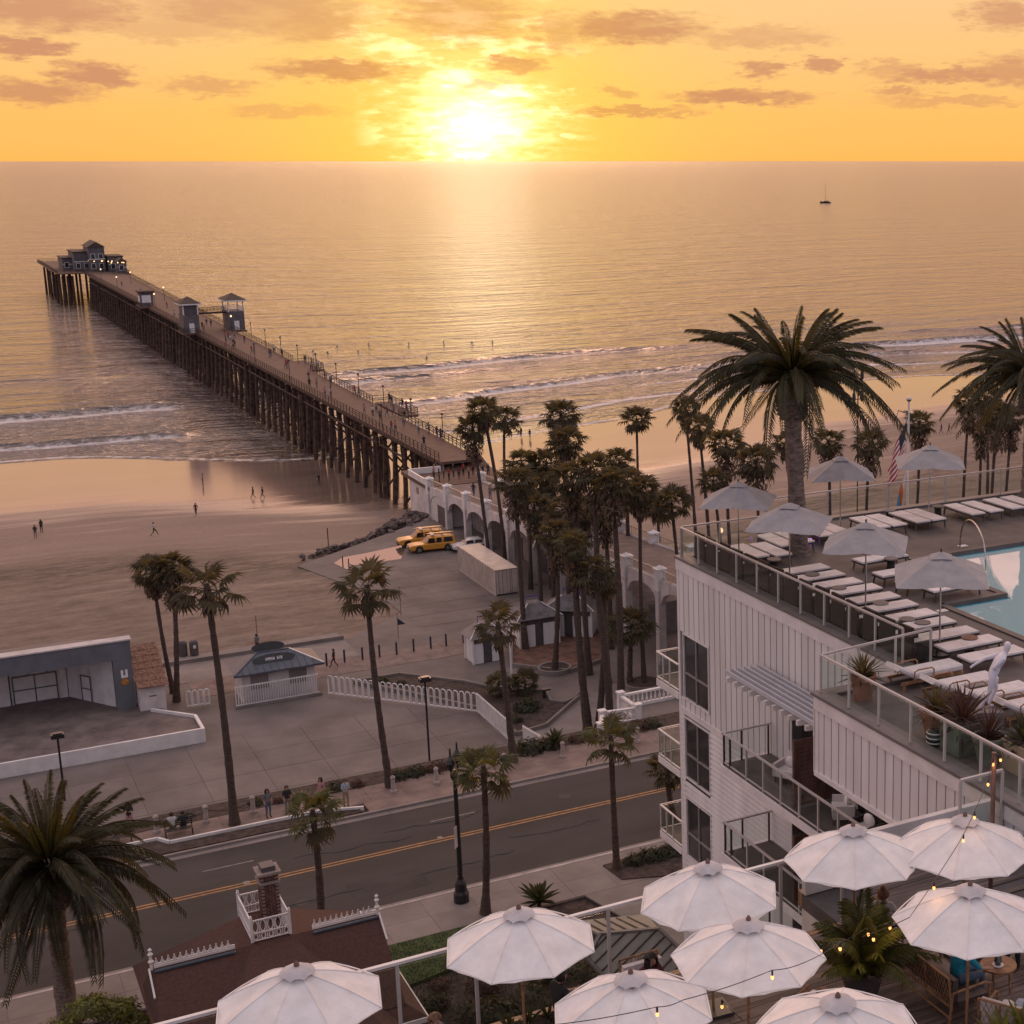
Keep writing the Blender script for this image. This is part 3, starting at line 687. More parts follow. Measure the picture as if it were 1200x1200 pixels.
part('window', MB().box(-1.54, -1.4, 1.0, -1.503, 1.4, 2.8).box(-1.1, -2.24, 1.0, 1.2, -2.203, 3.0), m_white, t)
# end of the pier: the restaurant and its neighbours
def end_house(cx, cy, w, d, h, roof, label, gable=None, win=True):
    t = thing('pier_restaurant' if gable else 'pier_building', label, 'building', (cx, cy, PZ))
    part('wall', MB().box(-w / 2, -d / 2, 0.003, w / 2, d / 2, h), m_pierb, t)
    if gable:
        g = MB().add([(-w / 2 - .5, -d / 2 - .5, h), (w / 2 + .5, -d / 2 - .5, h), (w / 2 + .5, d / 2 + .5, h), (-w / 2 - .5, d / 2 + .5, h), (0, -d / 2 - .5, h + gable), (0, d / 2 + .5, h + gable)], [(0, 1, 4), (2, 3, 5), (1, 2, 5, 4), (3, 0, 4, 5), (3, 2, 1, 0)])
    else: g = MB().box(-w / 2 - .3, -d / 2 - .3, h + .004, w / 2 + .3, d / 2 + .3, h + .4)
    part('roof', g, MATS['brown_roof'], t)
    for fl in range(int(h // 3.4)):
        for i in range(max(1, int(w // 2.6))):
            x = -w / 2 + 1.3 + i * 2.6
            if x + .6 > w / 2: continue
            f = part('window', MB().box(x - .75, -d / 2 - .05, 1 + fl * 3.4, x + .75, -d / 2 - .003, 2.9 + fl * 3.4), m_white, t)
            part('pane', MB().box(x - .62, -d / 2 - .07, 1.12 + fl * 3.4, x + .62, -d / 2 - .052, 2.78 + fl * 3.4), m_glassw, f)
    part('trim', MB().box(-w / 2 - .06, -d / 2 - .06, h * .5, w / 2 + .06, -d / 2 - .004, h * .5 + .25), m_white, t)
    return t
end_house(57.4, 628, 5.2, 16, 4.2, 0, 'low blue grey annexe at the seaward corner of the pier head')
end_house(60.9, 622, 6.0, 18, 6.6, 0, 'two storey flat block in the middle of the pier restaurant')
end_house(65.0, 616, 5.2, 16, 8.6, 0, 'tallest pier head building with gabled front and white posts', 2.0)
end_house(70.6, 610, 4.6, 12, 5.2, 0, 'plain brown roofed block right of the gabled pier restaurant')
end_house(71.4, 597.2, 3.0, 4.5, 4.0, 0, 'small gabled kiosk nearest the shore on the pier head', 1.3)
def pier_lamp_mesh():
    post = MB().tube([(0, 0, 0), (0, 0, 3.6)], .06, 6).mesh('post', m_dark)
    head = MB().ball((0, 0, 3.8), .19, 8, 6, 0, (1, 1, 1.2)).mesh('lamp_globe', m_plamp); return post, head
PP, PH = pier_lamp_mesh()
def pier_lamp(x, y, label, lit=True):
    t = thing('pier_lamp', label, 'lamp', (x, y, PZ), 0, 'lamps along the pier'); link('post', PP, t)
    link('lamp_globe', PH if lit else PHD, t)
PHD = MB().ball((0, 0, 3.75), .2, 8, 6).mesh('lamp_globe', m_dark)
for i, y in enumerate(range(212, 372, 16)):
    pier_lamp(px1(y) - .2, y, ORD[i] + ' lamp post from the shore on the right rail of the pier', False)
for i, y in enumerate(range(225, 372, 30)):
    pier_lamp(PX0 + .3, y, ORD[i] + ' lamp post from the shore on the left rail of the pier', False)
for i, (x, y) in enumerate([(60.4, 392), (66.9, 374), (61, 448), (66.6, 470), (60.5, 520), (67, 540), (60.6, 560), (71.8, 592.8), (70, 594), (68, 594.5), (71.5, 594.8), (73, 601), (66.2, 606), (62.5, 611), (68, 603), (63.8, 606.4), (66.6, 607.2), (69.3, 603.6)]):
    pier_lamp(x, y, 'glowing lamp, ' + ORD[i] + ' of the lit ones walking out past the towers')
# ================================================================== BRIDGE from street to pier
def bz(Y): return pw(Y, [(104, 8.0), (116, 8.0), (187, 3.9), (196, 4.0)])
BX0, BX1 = 55.6, 62.4
br = thing('ramp_bridge', 'white arched concrete ramp bridge leading down to the pier', 'bridge', (59, 150, 0))
mb = MB(); ysb = [88, 104, 116, 128, 140, 152, 164, 176, 187]
for a, b in zip(ysb, ysb[1:]):
    mb.prism([(BX0 + .3, a), (BX1 - .3, a), (BX1 - .3, b), (BX0 + .3, b)], [bz(a) - .35, bz(a) - .35, bz(b) - .35, bz(b) - .35], [bz(a), bz(a), bz(b), bz(b)])
part('deck', mb, m_pink, br, world=True)
mb = MB()
for i in range(6): mb.box(56.3, 122 + i * 11, bz(122 + i * 11) + .003, 61.6, 124 + i * 11, bz(124 + i * 11) + .02) if False else None
pil = [(BX0, 187.5), (BX0, 180.2), (BX0, 173), (BX0, 165.8), (BX0, 158.4), (BX0, 151.2), (BX0, 143.5), (BX0, 135.5), (BX0, 126.8), (BX0, 119.6), (BX0, 112.4), (BX0, 105)]
for side, X in enumerate((BX0, BX1)):
    for i, (_, Y) in enumerate(pil):
        z = bz(Y)
        o = MB().box(X - .35, Y - .35, -.02, X + .35, Y + .35, z - .9)
        part('pillar', o, m_offw, br, world=True)
        c = MB().box(X - .42, Y - .42, z - .9, X + .42, Y + .42, z + .95).box(X - .5, Y - .5, z + .95, X + .5, Y + .5, z + 1.12)
        c.add([(X - .4, Y - .4, z + 1.12), (X + .4, Y - .4, z + 1.12), (X + .4, Y + .4, z + 1.12), (X - .4, Y + .4, z + 1.12), (X, Y, z + 1.4)], [(0, 1, 4), (1, 2, 4), (2, 3, 4), (3, 0, 4)])
        part('pier_cap_block', c, m_white, br, world=True)
    for (_, Ya), (_, Yb) in zip(pil, pil[1:]):
        a, b = Yb + .35, Ya - .35; n = 10; vs = []; fs = []
        for k in range(n + 1):          # spandrel with an elliptical arch below it
            u = k / n; Y = lerp(a, b, u); top = bz(Y) + .12; arch = 1.5 * (1 - math.sqrt(max(0, 1 - (2 * u - 1) ** 2)))
            bot = bz(Y) - .75 - min(arch, 1.5)
            vs += [(X - .18, Y, bot), (X + .18, Y, bot), (X + .18, Y, top), (X - .18, Y, top)]
        for k in range(n):
            q = 4 * k; fs += [(q, q + 1, q + 5, q + 4), (q + 1, q + 2, q + 6, q + 5), (q + 2, q + 3, q + 7, q + 6), (q + 3, q, q + 4, q + 7)]
        part('arch_spandrel', MB().add(vs, fs), m_offw, br, world=True)
        rl = MB(); rl.beam((X, a, bz(a) + .95), (X, b, bz(b) + .95), .09, .09)
        rl.beam((X, a, bz(a) + .22), (X, b, bz(b) + .22), .07, .06)
        nb = 16
        for k in range(1, nb):
            Y = lerp(a, b, k / nb); z = bz(Y); rl.box(X - .018, Y - .018, z + .2, X + .018, Y + .018, z + .93)
        part('railing', rl, mat('bridge_rail_paint', (.42, .33, .26), .5, .1, 3, .05), br, world=True)
# landing block and rooms under the bridge
lb = thing('lifeguard_headquarters', 'white block at the foot of the pier with dark garage opening', 'building', (58, 184, 0))
part('wall', MB().box(BX0 - .1, 180.6, -2.5, 66, 196, 3.5), m_offw, lb, world=True)
part('door', MB().box(BX0 - .14, 181.0, 0, BX0 - .103, 184.2, 2.3), m_shut, lb, world=True)
part('window', MB().box(BX0 - .13, 192, 2.1, BX0 - .103, 193, 2.9), m_glassw, lb, world=True)
part('terrace_slab', MB().box(BX0 - .3, 187, 3.505, 66.4, 199, 3.98), m_pdeck, lb, world=True)
part('parapet', MB().box(BX0 - .3, 187.8, 3.99, BX0 - .1, 196, 4.75).box(BX0 - .3, 195.8, 3.99, 59.7, 196.02, 4.75), m_white, lb, world=True)
mb = MB(); mb.prism([(59.9, 196), (66.4, 196), (66.4, 200), (59.9, 200)], [3.6, 3.6, PZ - .4, PZ - .4], [4.0, 4.0, PZ + .003, PZ + .003]); part('ramp', mb, m_pdeck, lb, world=True)
sb = thing('storage_rooms', 'dark doored storage rooms set back beneath the ramp bridge', 'building', (60, 150, 0))
part('wall', MB().box(58.2, 128, -.01, 61.8, 179, 3.0), mat('grey_render', (.25, .215, .21), .85, .15, 1, .3), sb, world=True)
for i in range(6):
    part('door', MB().box(58.14, 132 + i * 7.4, 0, 58.197, 135.4 + i * 7.4, 2.4), m_shut if i % 2 else m_brown, sb, world=True)
# ================================================================== PALMS AND PLANTS
def fan_leaf(seed, n=15, rad=.92, pet=1.0, m=m_leaf):
    """one fan leaf: petiole along +X, pleated blade split into drooping fingers"""
    rnd = random.Random(seed); mb = MB(); mb.tube([(0, 0, 0), (pet * .5, 0, .04), (pet, 0, 0)], [.022, .016, .012], 4)
    for i in range(n):
        a = R(-118 + 236 * i / (n - 1)) + rnd.uniform(-.04, .04); L_ = rad * rnd.uniform(.82, 1.05) * (1 - .18 * abs(i / (n - 1) - .5) * 2)
        ca, sa = math.cos(a), math.sin(a); w = .042; dr = rnd.uniform(.22, .5) * rad
        p0 = Vector((pet, 0, 0)); d = Vector((ca, sa, 0)); s = Vector((-sa, ca, 0))
        p1 = p0 + d * L_ * .55 + Vector((0, 0, -.04)); p2 = p0 + d * L_ * .93 + Vector((0, 0, -dr))
        mb.add([p0, p1 - s * w * 1.7 + Vector((0, 0, .03)), p1 + s * w * 1.7 + Vector((0, 0, .03)), p1 + Vector((0, 0, -.02)), p2], [(0, 1, 3), (0, 3, 2), (1, 4, 3), (3, 4, 2)])
    return mb
def fan_crown(seed, n=34, rad=.95, pet=.8, spread=1.0, lowdead=True):
    """list of (matrix) for leaves distributed over the crown"""
    rnd = random.Random(seed); out = []
    for i in range(n):
        u = (i + .5) / n; el = lerp(86, -42, u ** .8) + rnd.uniform(-11, 11); az = i * 137.5 + rnd.uniform(-14, 14)
        s = rnd.uniform(.82, 1.12) * (1 if u > .15 else .8)
        M_ = Matrix.Rotation(R(az), 4, 'Z') @ Matrix.Rotation(-R(el), 4, 'Y') @ Matrix.Rotation(rnd.uniform(-.5, .5), 4, 'X') @ Matrix.Scale(s * spread, 4)
        out.append(M_)
    return out
LEAFMB = [fan_leaf(s) for s in range(3)]
LEAFMS = [l.mesh('leaf', m_leaf) for l in LEAFMB]; LEAFYS = [l.mesh('leaf', m_leafy) for l in LEAFMB]
def crown_mesh(seed, n):
    mb = MB()
    for i, M_ in enumerate(fan_crown(seed, n)):
        l = LEAFMB[i % 3]; mb.add([M_ @ Vector(v) for v in l.v], l.f)
    return mb.mesh('crown', m_leaf)
CROWNS = [crown_mesh(s, 30) for s in range(4)]
def skirt_mesh(seed, L_, r0):
    rnd = random.Random(seed); mb = MB(); n = int(60 + 50 * L_)
    for i in range(n):
        a = rnd.uniform(0, 6.283); z = -rnd.uniform(0, 1) * L_; r = r0 * (.75 + .5 * (1 + z / L_)) * rnd.uniform(.7, 1.15); l = rnd.uniform(.5, .95); w = rnd.uniform(.05, .12)
        c, s = math.cos(a), math.sin(a)
        mb.add([(c * .14, s * .14, z + .1), (c * r - s * w, s * r + c * w, z - l * .55), (c * r * .85, s * r * .85, z - l), (c * r + s * w, s * r - c * w, z - l * .5)], [(0, 1, 2, 3)])
    return mb.mesh('dead_skirt', m_dead)
SKIRTS = {k: skirt_mesh(i, l, r) for i, (k, l, r) in enumerate([('s', .7, .38), ('m', 1.7, .68), ('l', 3.0, .88)])}
def trunk_mb(top, r0, r1, rnd, flare=1.5, n=9, rings=30):
    pts = []; rad = []
    bow = Vector((rnd.uniform(-.25, .25), rnd.uniform(-.25, .25), 0)) * (top.length / 14)
    for i in range(rings + 1):
        u = i / rings; p = Vector((0, 0, 0)).lerp(top, u) + bow * math.sin(math.pi * u)
        pts.append(p); rad.append(lerp(r0, r1, u) * (1 + (flare - 1) * math.exp(-u * 14)) * (1 + rnd.uniform(-.11, .11)))
    return MB().tube(pts, rad, n)
# crown px, base px, base z, detail (leaves as own objects), crown scale, skirt, trunk radius, label
def fan_palm(cx, cy, bx, by, bz_, label, detail=False, s=1.0, skirt='m', r=.2, grp='tall fan palms along the strand', Yb=None, n=19):
    b = G(bx, by, bz_) if Yb is None else None
    if b is None:
        q = AY(cx, cy, Yb); b = Vector((AY(bx, by, Yb).x, Yb, bz_))
    t = AY(cx, cy, b.y); top = Vector((t.x - b.x, 0, t.z - b.z)); rnd = random.Random(int(cx * 7 + cy))
    o = thing('fan_palm', label, 'palm tree', b, 0, grp)
    part('trunk', trunk_mb(top, r * .98, r * .68, rnd), m_bark, o, smooth=True)
    if detail:
        c = link('crown', trunk_mb(Vector((0, 0, .5)), r, r * .5, rnd, 1, 6, 2).mesh('crown', m_bark), o, top)
        for i, M_ in enumerate(fan_crown(int(cx), n, spread=s * (1.0 if 'young' in label else 1.2))):
            l = link('leaf', LEAFYS[i % 3] if 'young' in label and i < 15 else LEAFMS[i % 3], c); l.matrix_local = Matrix.Translation((0, 0, .15)) @ M_
    else:
        link('crown', CROWNS[int(cx) % 4], o, top + Vector((0, 0, .1)), (0, 0, rnd.uniform(0, 6)), s)
    if skirt: link('dead_skirt', SKIRTS[skirt], o, top + Vector((0, 0, 0)), (0, 0, rnd.uniform(0, 6)), (s, s, 1))
    return o
FP = [
 (179, 672, 203, 812, 0, 'left and taller of two fan palms growing together beside the bandshell', 0, 1.15, 'm', .2),
 (202, 668, 207, 822, 0, 'right one of the two close fan palms beside the bandshell', 0, 1.15, 'l', .24),
 (243, 694, 275, 966, 8, 'slender fan palm by the pavement left of the blue roofed kiosk', 1, .98, 's', .23),
 (430, 695, 457, 922, 8, 'fan palm by the pavement in front of the picket fence, left of the lamp', 1, .98, 's', .21),
 (584, 738, 602, 892, 8, 'short leaning fan palm by the end of the picket fence', 1, .85, 's', .22),
 (554, 503, 575, 668, 0, 'tall thin fan palm behind the container, leftmost of the three near the pier foot', 0, 1.25, 'l', .22),
 (566, 481, 593, 668, 0, 'tallest fan palm behind the container, leaning over the ramp bridge', 0, 1.25, 'm', .22),
 (591, 493, 593, 585, 2, 'fan palm on the far side of the ramp bridge at the pier foot', 0, 1.5, 's', .22),
 (657, 488, 665, 640, 0, 'highest fan palm standing above the dense clump over the ramp bridge', 0, 1.5, 'l', .22),
 (664, 520, 668, 700, 0, 'shaggy fan palm just under the highest one of the dense clump', 0, 1.35, 'm', .22),
 (626, 596, 634, 720, 0, 'fan palm low at the left of the clump with ragged skirt', 0, 1.2, 'l', .25),
 (684, 600, 690, 730, 0, 'fan palm filling the centre of the clump below the tallest crowns', 0, 1.3, 'l', .25),
 (735, 566, 741, 700, 0, 'fan palm in the back right of the clump', 0, 1.2, 'l', .25),
 (612, 545, 622, 690, 0, 'fan palm behind the ticket hut palm, upper left of the clump', 0, 1.2, 'l', .22),
 (640, 545, 646, 690, 0, 'fan palm directly under the stacked pair of tallest crowns', 0, 1.25, 'l', .22),
 (708, 598, 716, 760, 0, 'fan palm low in the right centre of the clump with thick skirt', 0, 1.2, 'l', .25),
 (660, 600, 668, 742, 0, 'fan palm in the heart of the clump hidden to its crown', 0, 1.2, 'l', .25),
 (726, 540, 733, 660, 0, 'fan palm rising at the back of the clump beside the lone palm', 0, 1.15, 'm', .2),
 (746, 493, 749, 612, 0, 'lone fan palm against the wet sand right of the clump', 0, 1.35, 's', .2),
 (604, 568, 616, 762, 0, 'fan palm beside the white ticket hut, left edge of the clump', 0, 1.25, 'l', .25),
 (638, 570, 650, 700, 0, 'fan palm in the clump right of the one by the ticket hut', 0, 1.2, 'l', .25),
 (670, 562, 690, 790, 0, 'fan palm in the middle of the clump with dense brown skirt', 0, 1.25, 'l', .28),
 (697, 553, 712, 800, 0, 'upright fan palm at the centre right of the clump', 0, 1.3, 'l', .28),
 (718, 568, 728, 818, 0, 'fan palm in the right half of the clump with dark trunk', 0, 1.1, 'l', .3),
 (750, 578, 755, 803, 0, 'fan palm in a round kerbed planter, right edge of the clump', 0, 1.15, 'm', .2),
 (770, 590, 775, 700, 0, 'pale fan palm just behind the hotel corner', 0, 1.1, 'm', .2),
 (652, 628, 650, 787, 0, 'lower fan palm rising from a half round planter before the white huts', 0, 1.1, 'l', .25),
 (672, 640, 690, 863, 0, 'stout fan palm with split bark, left of the two crossing trunks', 0, .9, 'l', .34),
 (697, 672, 716, 866, 0, 'green topped fan palm low in front of the clump', 0, 1.05, None, .34),
 (708, 690, 700, 864, 0, 'leaning thick trunk fan palm crossing behind the green topped one', 0, .8, 's', .3),
 (740, 735, 738, 802, 0, 'short bushy fan palm under the ramp bridge arches', 0, 1.3, None, .25),
 (716, 872, 723, 1019, 8, 'young fan palm by the near kerb beside the hotel', 1, .9, None, .19),
 (567, 908, 569, 1070, 8, 'young fan palm on the near pavement right of the twin headed street lamp', 1, .95, None, .2),
 (367, 960, 377, 1092, 8, 'young fan palm on the near pavement behind the red roofed house', 1, .95, None, .2),
 (782, 905, 790, 960, 8, 'young fan palm half hidden behind the hotel balconies', 0, .8, None, .19),
]
for (cx, cy, bx, by, bz_, lab, det, s, sk, r) in FP:
    g = 'young fan palms beside the street' if 'young' in lab else ('fan palms by the seaward pavement' if 'pavement' in lab or 'picket' in lab else 'tall fan palms along the strand')
    fan_palm(cx, cy, bx, by, bz_, lab, bool(det), s, sk, r, g)
for (cx, cy, bx, Yb, lab, s, sk) in [
 (803, 480, 806, 150, 'thin fan palm left of the big date palm, topmost of its pair', 1.0, 'm'), (819, 502, 824, 140, 'fan palm directly below the thin one left of the big date palm', 1.1, 'm'),
 (851, 522, 855, 128, 'fan palm with round hanging skirt left of the big date palm', 1.25, 'l'), (886, 543, 888, 120, 'bushy fan palm touching the left of the big date palm trunk', 1.35, 'l'),
 (787, 592, 790, 118, 'low fan palm behind the corner of the pool railing', 1.2, None), (836, 566, 838, 122, 'low green fan palm above the first grey parasol', 1.0, None),
 (921, 520, 924, 150, 'fan palm half hidden behind the big date palm trunk', 1.1, 'm'), (971, 520, 974, 135, 'fan palm between the big date palm and the third grey parasol', 1.2, 'l'), (1019, 522, 1023, 128, 'round fan palm above the right end of the third grey parasol', 1.2, 'l'),
 (1077, 497, 1079, 140, 'fan palm directly behind the flagpole', 1.2, 'l'), (1136, 472, 1142, 135, 'thin trunk fan palm left of the cluster at the right edge', 1.15, 'l'),
 (1156, 468, 1166, 125, 'fan palm second from the left in the cluster at the right edge', 1.1, 'l'), (1168, 488, 1172, 112, 'nearest thick trunk fan palm of the cluster at the right edge', 1.05, 'l'), (1185, 492, 1188, 128, 'rightmost fan palm of the cluster at the right edge', 1.15, 'l'), (1150, 505, 1160, 140, 'lower hanging fan palm in the cluster at the right edge', 1.0, 'l')]:
    fan_palm(cx, cy, bx, 0, 0.0, lab, False, s, sk, .2, 'fan palms behind the pool deck', Yb=Yb) if True else None
# date palms
def frond(seed, L_=3.2, droop=1.0, nl=46, m=m_leafd):
    rnd = random.Random(seed); mb = MB(); pts = []
    for i in range(13):
        u = i / 12; pts.append(Vector((L_ * (u - .10 * droop * u * u), 0, .35 * math.sin(u * 1.4) - droop * .42 * L_ * u ** 2.4)))
    mb.tube(pts, [lerp(.05, .01, i / 12) for i in range(13)], 4)
    for i in range(nl):
        u = .10 + .90 * i / (nl - 1); a = u * 12; k = min(11, int(a)); p = pts[k].lerp(pts[k + 1], a - k); t = (pts[k + 1] - pts[k]).normalized(); up = t.cross(Vector((0, 1, 0))) * -1
        ll = .36 * (math.sin(math.pi * (.12 + .82 * u)) ** .6) * rnd.uniform(.85, 1.1)
        for sd_ in (-1, 1):
            d = (Vector((0, sd_, 0)) * .74 + t * .62 + up * .32 * (1 + rnd.uniform(-.3, .3)) + Vector((0, 0, -.12))).normalized(); w = t * .042
            mid = p + d * ll * .5 + Vector((0, 0, .0)); tip = p + d * ll + Vector((0, 0, -.10))
            mb.add([p, mid - w, tip, mid + w], [(0, 1, 2, 3)])
    return mb
FR = [frond(i, 3.6, d, 54).mesh('frond', m_leafd) for i, d in enumerate((.45, .85, 1.25, 1.6, 1.9))]
def date_palm(base, top_h, label, s=1.0, r=.42, n=70, lean=(0, 0), seed=1, bs_=1.0, lo=2, hi=72, km=4):
    o = thing('date_palm', label, 'palm tree', base); rnd = random.Random(seed); top = Vector((lean[0], lean[1], top_h))
    part('trunk', trunk_mb(top, r, r * .88, rnd, 1.35, 16, 22), m_bark2, o, smooth=True)
    b = MB(); hh = 1.35 * bs_; br_ = .56 * bs_         # swollen head of trimmed leaf bases, in raised lozenges
    prof = [(r * .8, -hh * .45), (br_ * .95, -hh * .32), (br_ * 1.08, 0.0), (br_ * .95, hh * .5), (br_ * .6, hh)]
    b.lathe(prof, 18, tuple(top)); 
    for row in range(9):
        z = -hh * .40 + row * hh * .125; rr_ = br_ * pw(z, [(-hh * .45, .7), (-hh * .3, .97), (0, 1.08), (hh * .5, .97), (hh, .6)])
        for k in range(15):
            a = 2 * math.pi * (k + .5 * (row % 2)) / 15; c, s_ = math.cos(a), math.sin(a); w = rr_ * .2
            P0 = Vector((c * rr_ * .97, s_ * rr_ * .97, z)) + top; T = Vector((-s_, c, 0)) * w; O = Vector((c, s_, -.25)) * .11 * s
            b.add([P0 - T, P0 + Vector((0, 0, -hh * .07)) , P0 + T, P0 + Vector((0, 0, hh * .09)), P0 + O], [(0, 1, 4), (1, 2, 4), (2, 3, 4), (3, 0, 4)])
    part('leaf_boot', b, m_bark2, o)
    for i in range(n):
        u = (i + .5) / n; el = lerp(hi, lo, u ** .7) + rnd.uniform(-6, 6); az = R(i * 137.5 + rnd.uniform(-9, 9)); k = min(km, max(0, int(u * 5.2 + .3 + rnd.uniform(-.8, .8)))); q = s * rnd.uniform(.9, 1.08) * lerp(.70, 1.12, min(1, u * 2.0))
        f = link('frond', FR[k], o); f.matrix_local = Matrix.Translation(top + Vector((.22 * s * math.cos(az), .22 * s * math.sin(az), hh * lerp(1.05, .72, u)))) @ Matrix.Rotation(az, 4, 'Z') @ Matrix.Rotation(-R(el), 4, 'Y') @ Matrix.Rotation(rnd.uniform(-.5, .5), 4, 'X') @ Matrix.Scale(q, 4)
    return o
date_palm(Vector((27.35, 46.8, 30)), 5.55, 'huge date palm rising from the pool deck with feathery arching fronds', 0.99, .34, 74, (-.28, 0), 4, .88)
_q = AY(1210, 440, 50.0); date_palm(Vector((_q.x, 50.0, 30)), _q.z - 30 - 1.1, 'second large date palm cut off by the right edge of the pool deck', 0.92, .34, 68, (0, 0), 9, .88)
date_palm(Vector((3.0, 67.3, 8)), 6.0, 'broad date palm by the near pavement at the lower left', 1.25, .42, 92, (0, 0), 12, 1.1, -16, 84, 3)
# shrubs
def bush_mesh(seed, m, n=260, leaf=.11, r=(1, 1, .8), blade=False):
    rnd = random.Random(seed); mb = MB()
    for i in range(n):
        d = Vector((rnd.gauss(0, 1), rnd.gauss(0, 1), abs(rnd.gauss(0, .9)))).normalized(); f = rnd.uniform(.45, 1) ** .5 * (.78 + .3 * noise.noise(d * 2.2 + Vector((seed, 0, 0))))
        p = Vector((d.x * r[0], d.y * r[1], d.z * r[2])) * f; nn = (d + Vector((rnd.uniform(-.7, .7), rnd.uniform(-.7, .7), rnd.uniform(-.4, .8)))).normalized()
        a = nn.cross(Vector((rnd.uniform(-1, 1), rnd.uniform(-1, 1), rnd.uniform(-1, 1)))).normalized(); b = nn.cross(a); l = leaf * rnd.uniform(.6, 1.4)
        mb.add([p - a * l, p - b * l * .45, p + a * l, p + b * l * .45], [(0, 1, 2, 3)])
    for i in range(6):
        a = rnd.uniform(0, 6.28); mb.tube([(0, 0, 0), (math.cos(a) * r[0] * .5, math.sin(a) * r[1] * .5, r[2] * .6)], [.03, .01], 3)
    return mb.mesh('shrub', m)
BU = [bush_mesh(i, m_bush, 420, .10) for i in range(3)]; BU2 = [bush_mesh(7 + i, m_bush2, 300, .10) for i in range(2)]; BUY = bush_mesh(21, m_bushy, 700, .085); BUL = [bush_mesh(31 + i, m_bush, 420, .07) for i in range(2)]
def shrub(p, s, label, me=None, grp=None, sz=None):
    o = link('shrub', me or BU[int(p[0] * 10) % 3], None, p, (0, 0, (p[0] * 3.7) % 6.28), (s, s, sz or s)); return tag(o, label, 'shrub', grp)
i = 0
for k, (px, py, s) in enumerate([(300, 942, .6), (330, 944, .5), (392, 925, .8), (420, 922, .6), (470, 916, .9), (490, 912, .9), (515, 906, .9), (556, 898, 1.0), (578, 893, .8), (626, 884, 1.3), (650, 878, 1.1), (680, 872, .8), (734, 862, .9), (752, 858, 1.0), (770, 856, .9), (220, 958, .5)]):
    p = G(px, py, ST); p.y = max(86.6, min(87.9, p.y)); shrub(p, s, ORD[k] + ' shrub from the right end of the planted strip above the seat steps' if False else ('round green shrub' if s > .85 else 'small low shrub') + ' in the strip behind the far pavement, ' + ORD[k] + ' counted from its left planting', [*BU, *BU2][(k * 3) % 5], 'shrubs behind the far pavement')
for k, (px, py, s) in enumerate([(617, 832, 1.6), (604, 846, .9), (470, 803, .7), (447, 800, .9)]):
    shrub(G(px, py, 0.1), s, ['big round dark shrub in the mulch bed beside the picket fence', 'small shrub at the low corner of the mulch bed by the fence', 'low shrub behind the picket fence', 'dark shrub behind the fence next to the palm trunk'][k])
for k, (px, py) in enumerate([(584, 812), (615, 808)]):
    fan_palm(px, py - 8, px + 1, py + 5, 0.1, ['left of two knee high young palms in the mulch bed', 'right of two knee high young palms in the mulch bed'][k], False, .8, None, .12, 'knee high palms in the mulch bed')
for k, (px, py, s) in enumerate([(742, 1016, .8), (758, 1011, .95), (774, 1008, .9), (788, 1004, 1.0)]): shrub(G(px, py - 4, ST), s, ['leftmost hedge shrub in the kerbside bed beside the young palm', 'second hedge shrub in the kerbside bed', 'third hedge shrub in the kerbside bed near the hotel', 'hedge shrub against the hotel corner in the kerbside bed'][k], BU[k % 3])
for k, (px, py, s) in enumerate([(850, 1045, 1.2), (885, 1035, .9), (748, 1012, .5), (770, 1008, .6)]): shrub(G(px, py, ST), s, ['dark shrub in the hotel bed behind the first terrace parasols', 'second dark shrub in the hotel bed nearer the hotel wall', 'small shrub in the kerbside bed right of the young palm', 'low shrub in the kerbside bed by the hotel corner'][k], BU[k % 3])
# scrubby garden between house and hotel
gs = [(19.0, 58.2, 1.0), (21.5, 54.6, 1.1), (17.6, 52.6, 1.0), (23.0, 59.9, .9), (20.8, 48.8, 1.1), (16.8, 60.5, .7), (17.9, 58.8, .9), (19.3, 60.8, .8), (20.6, 58.6, 1.0), (18.6, 56.2, .8), (21.8, 60.4, .7), (17.4, 54.0, 1.0), (19.9, 53.4, .9), (22.6, 56.8, .8), (16.6, 51.5, .9), (18.7, 50.3, 1.1), (21.3, 50.8, .9), (16.9, 47.6, 1.1), (19.8, 46.7, 1.0), (15.6, 57, .7), (22.4, 62.2, .6), (19.9, 62.6, .5), (17.6, 62, .5), (23.9, 59.0, .8), (15.9, 44.5, 1.2), (18.6, 43.2, 1.2), (21.8, 46.0, 1.1), (16.3, 49.4, .8), (20.3, 56.4, .7), (23.3, 61.6, .5)]
for k, (x, y, s) in enumerate(gs):
    shrub((x, y, ST), s * 1.3, 'clumped garden shrub beside the red roofed house, ' + (ORD + ['last'] * 5)[k] + ' down from the lawn', [BU[0], BUL[0], BU2[0], BUL[1], BU[2]][k % 5], 'garden shrubs below the terrace')
mb = MB(); rnd = random.Random(11)
for i in range(5200):
    x = rnd.uniform(14.5, 26.5); y = rnd.uniform(38, 63.5); 
    if x > 24.5 and y < 58: continue
    a = rnd.uniform(0, 6.28); h = rnd.uniform(.08, .26); w = .035
    mb.add([(x - w * math.cos(a), y - w * math.sin(a), ST - .03), (x + w * math.cos(a), y + w * math.sin(a), ST - .03), (x + rnd.uniform(-.12, .12), y + rnd.uniform(-.12, .12), ST + h)], [(0, 1, 2)])
tag(struct('ground_cover', mb, m_bush, kind='stuff'), 'low ground cover scattered over the mulch of the garden', 'ground cover')
mb = MB()
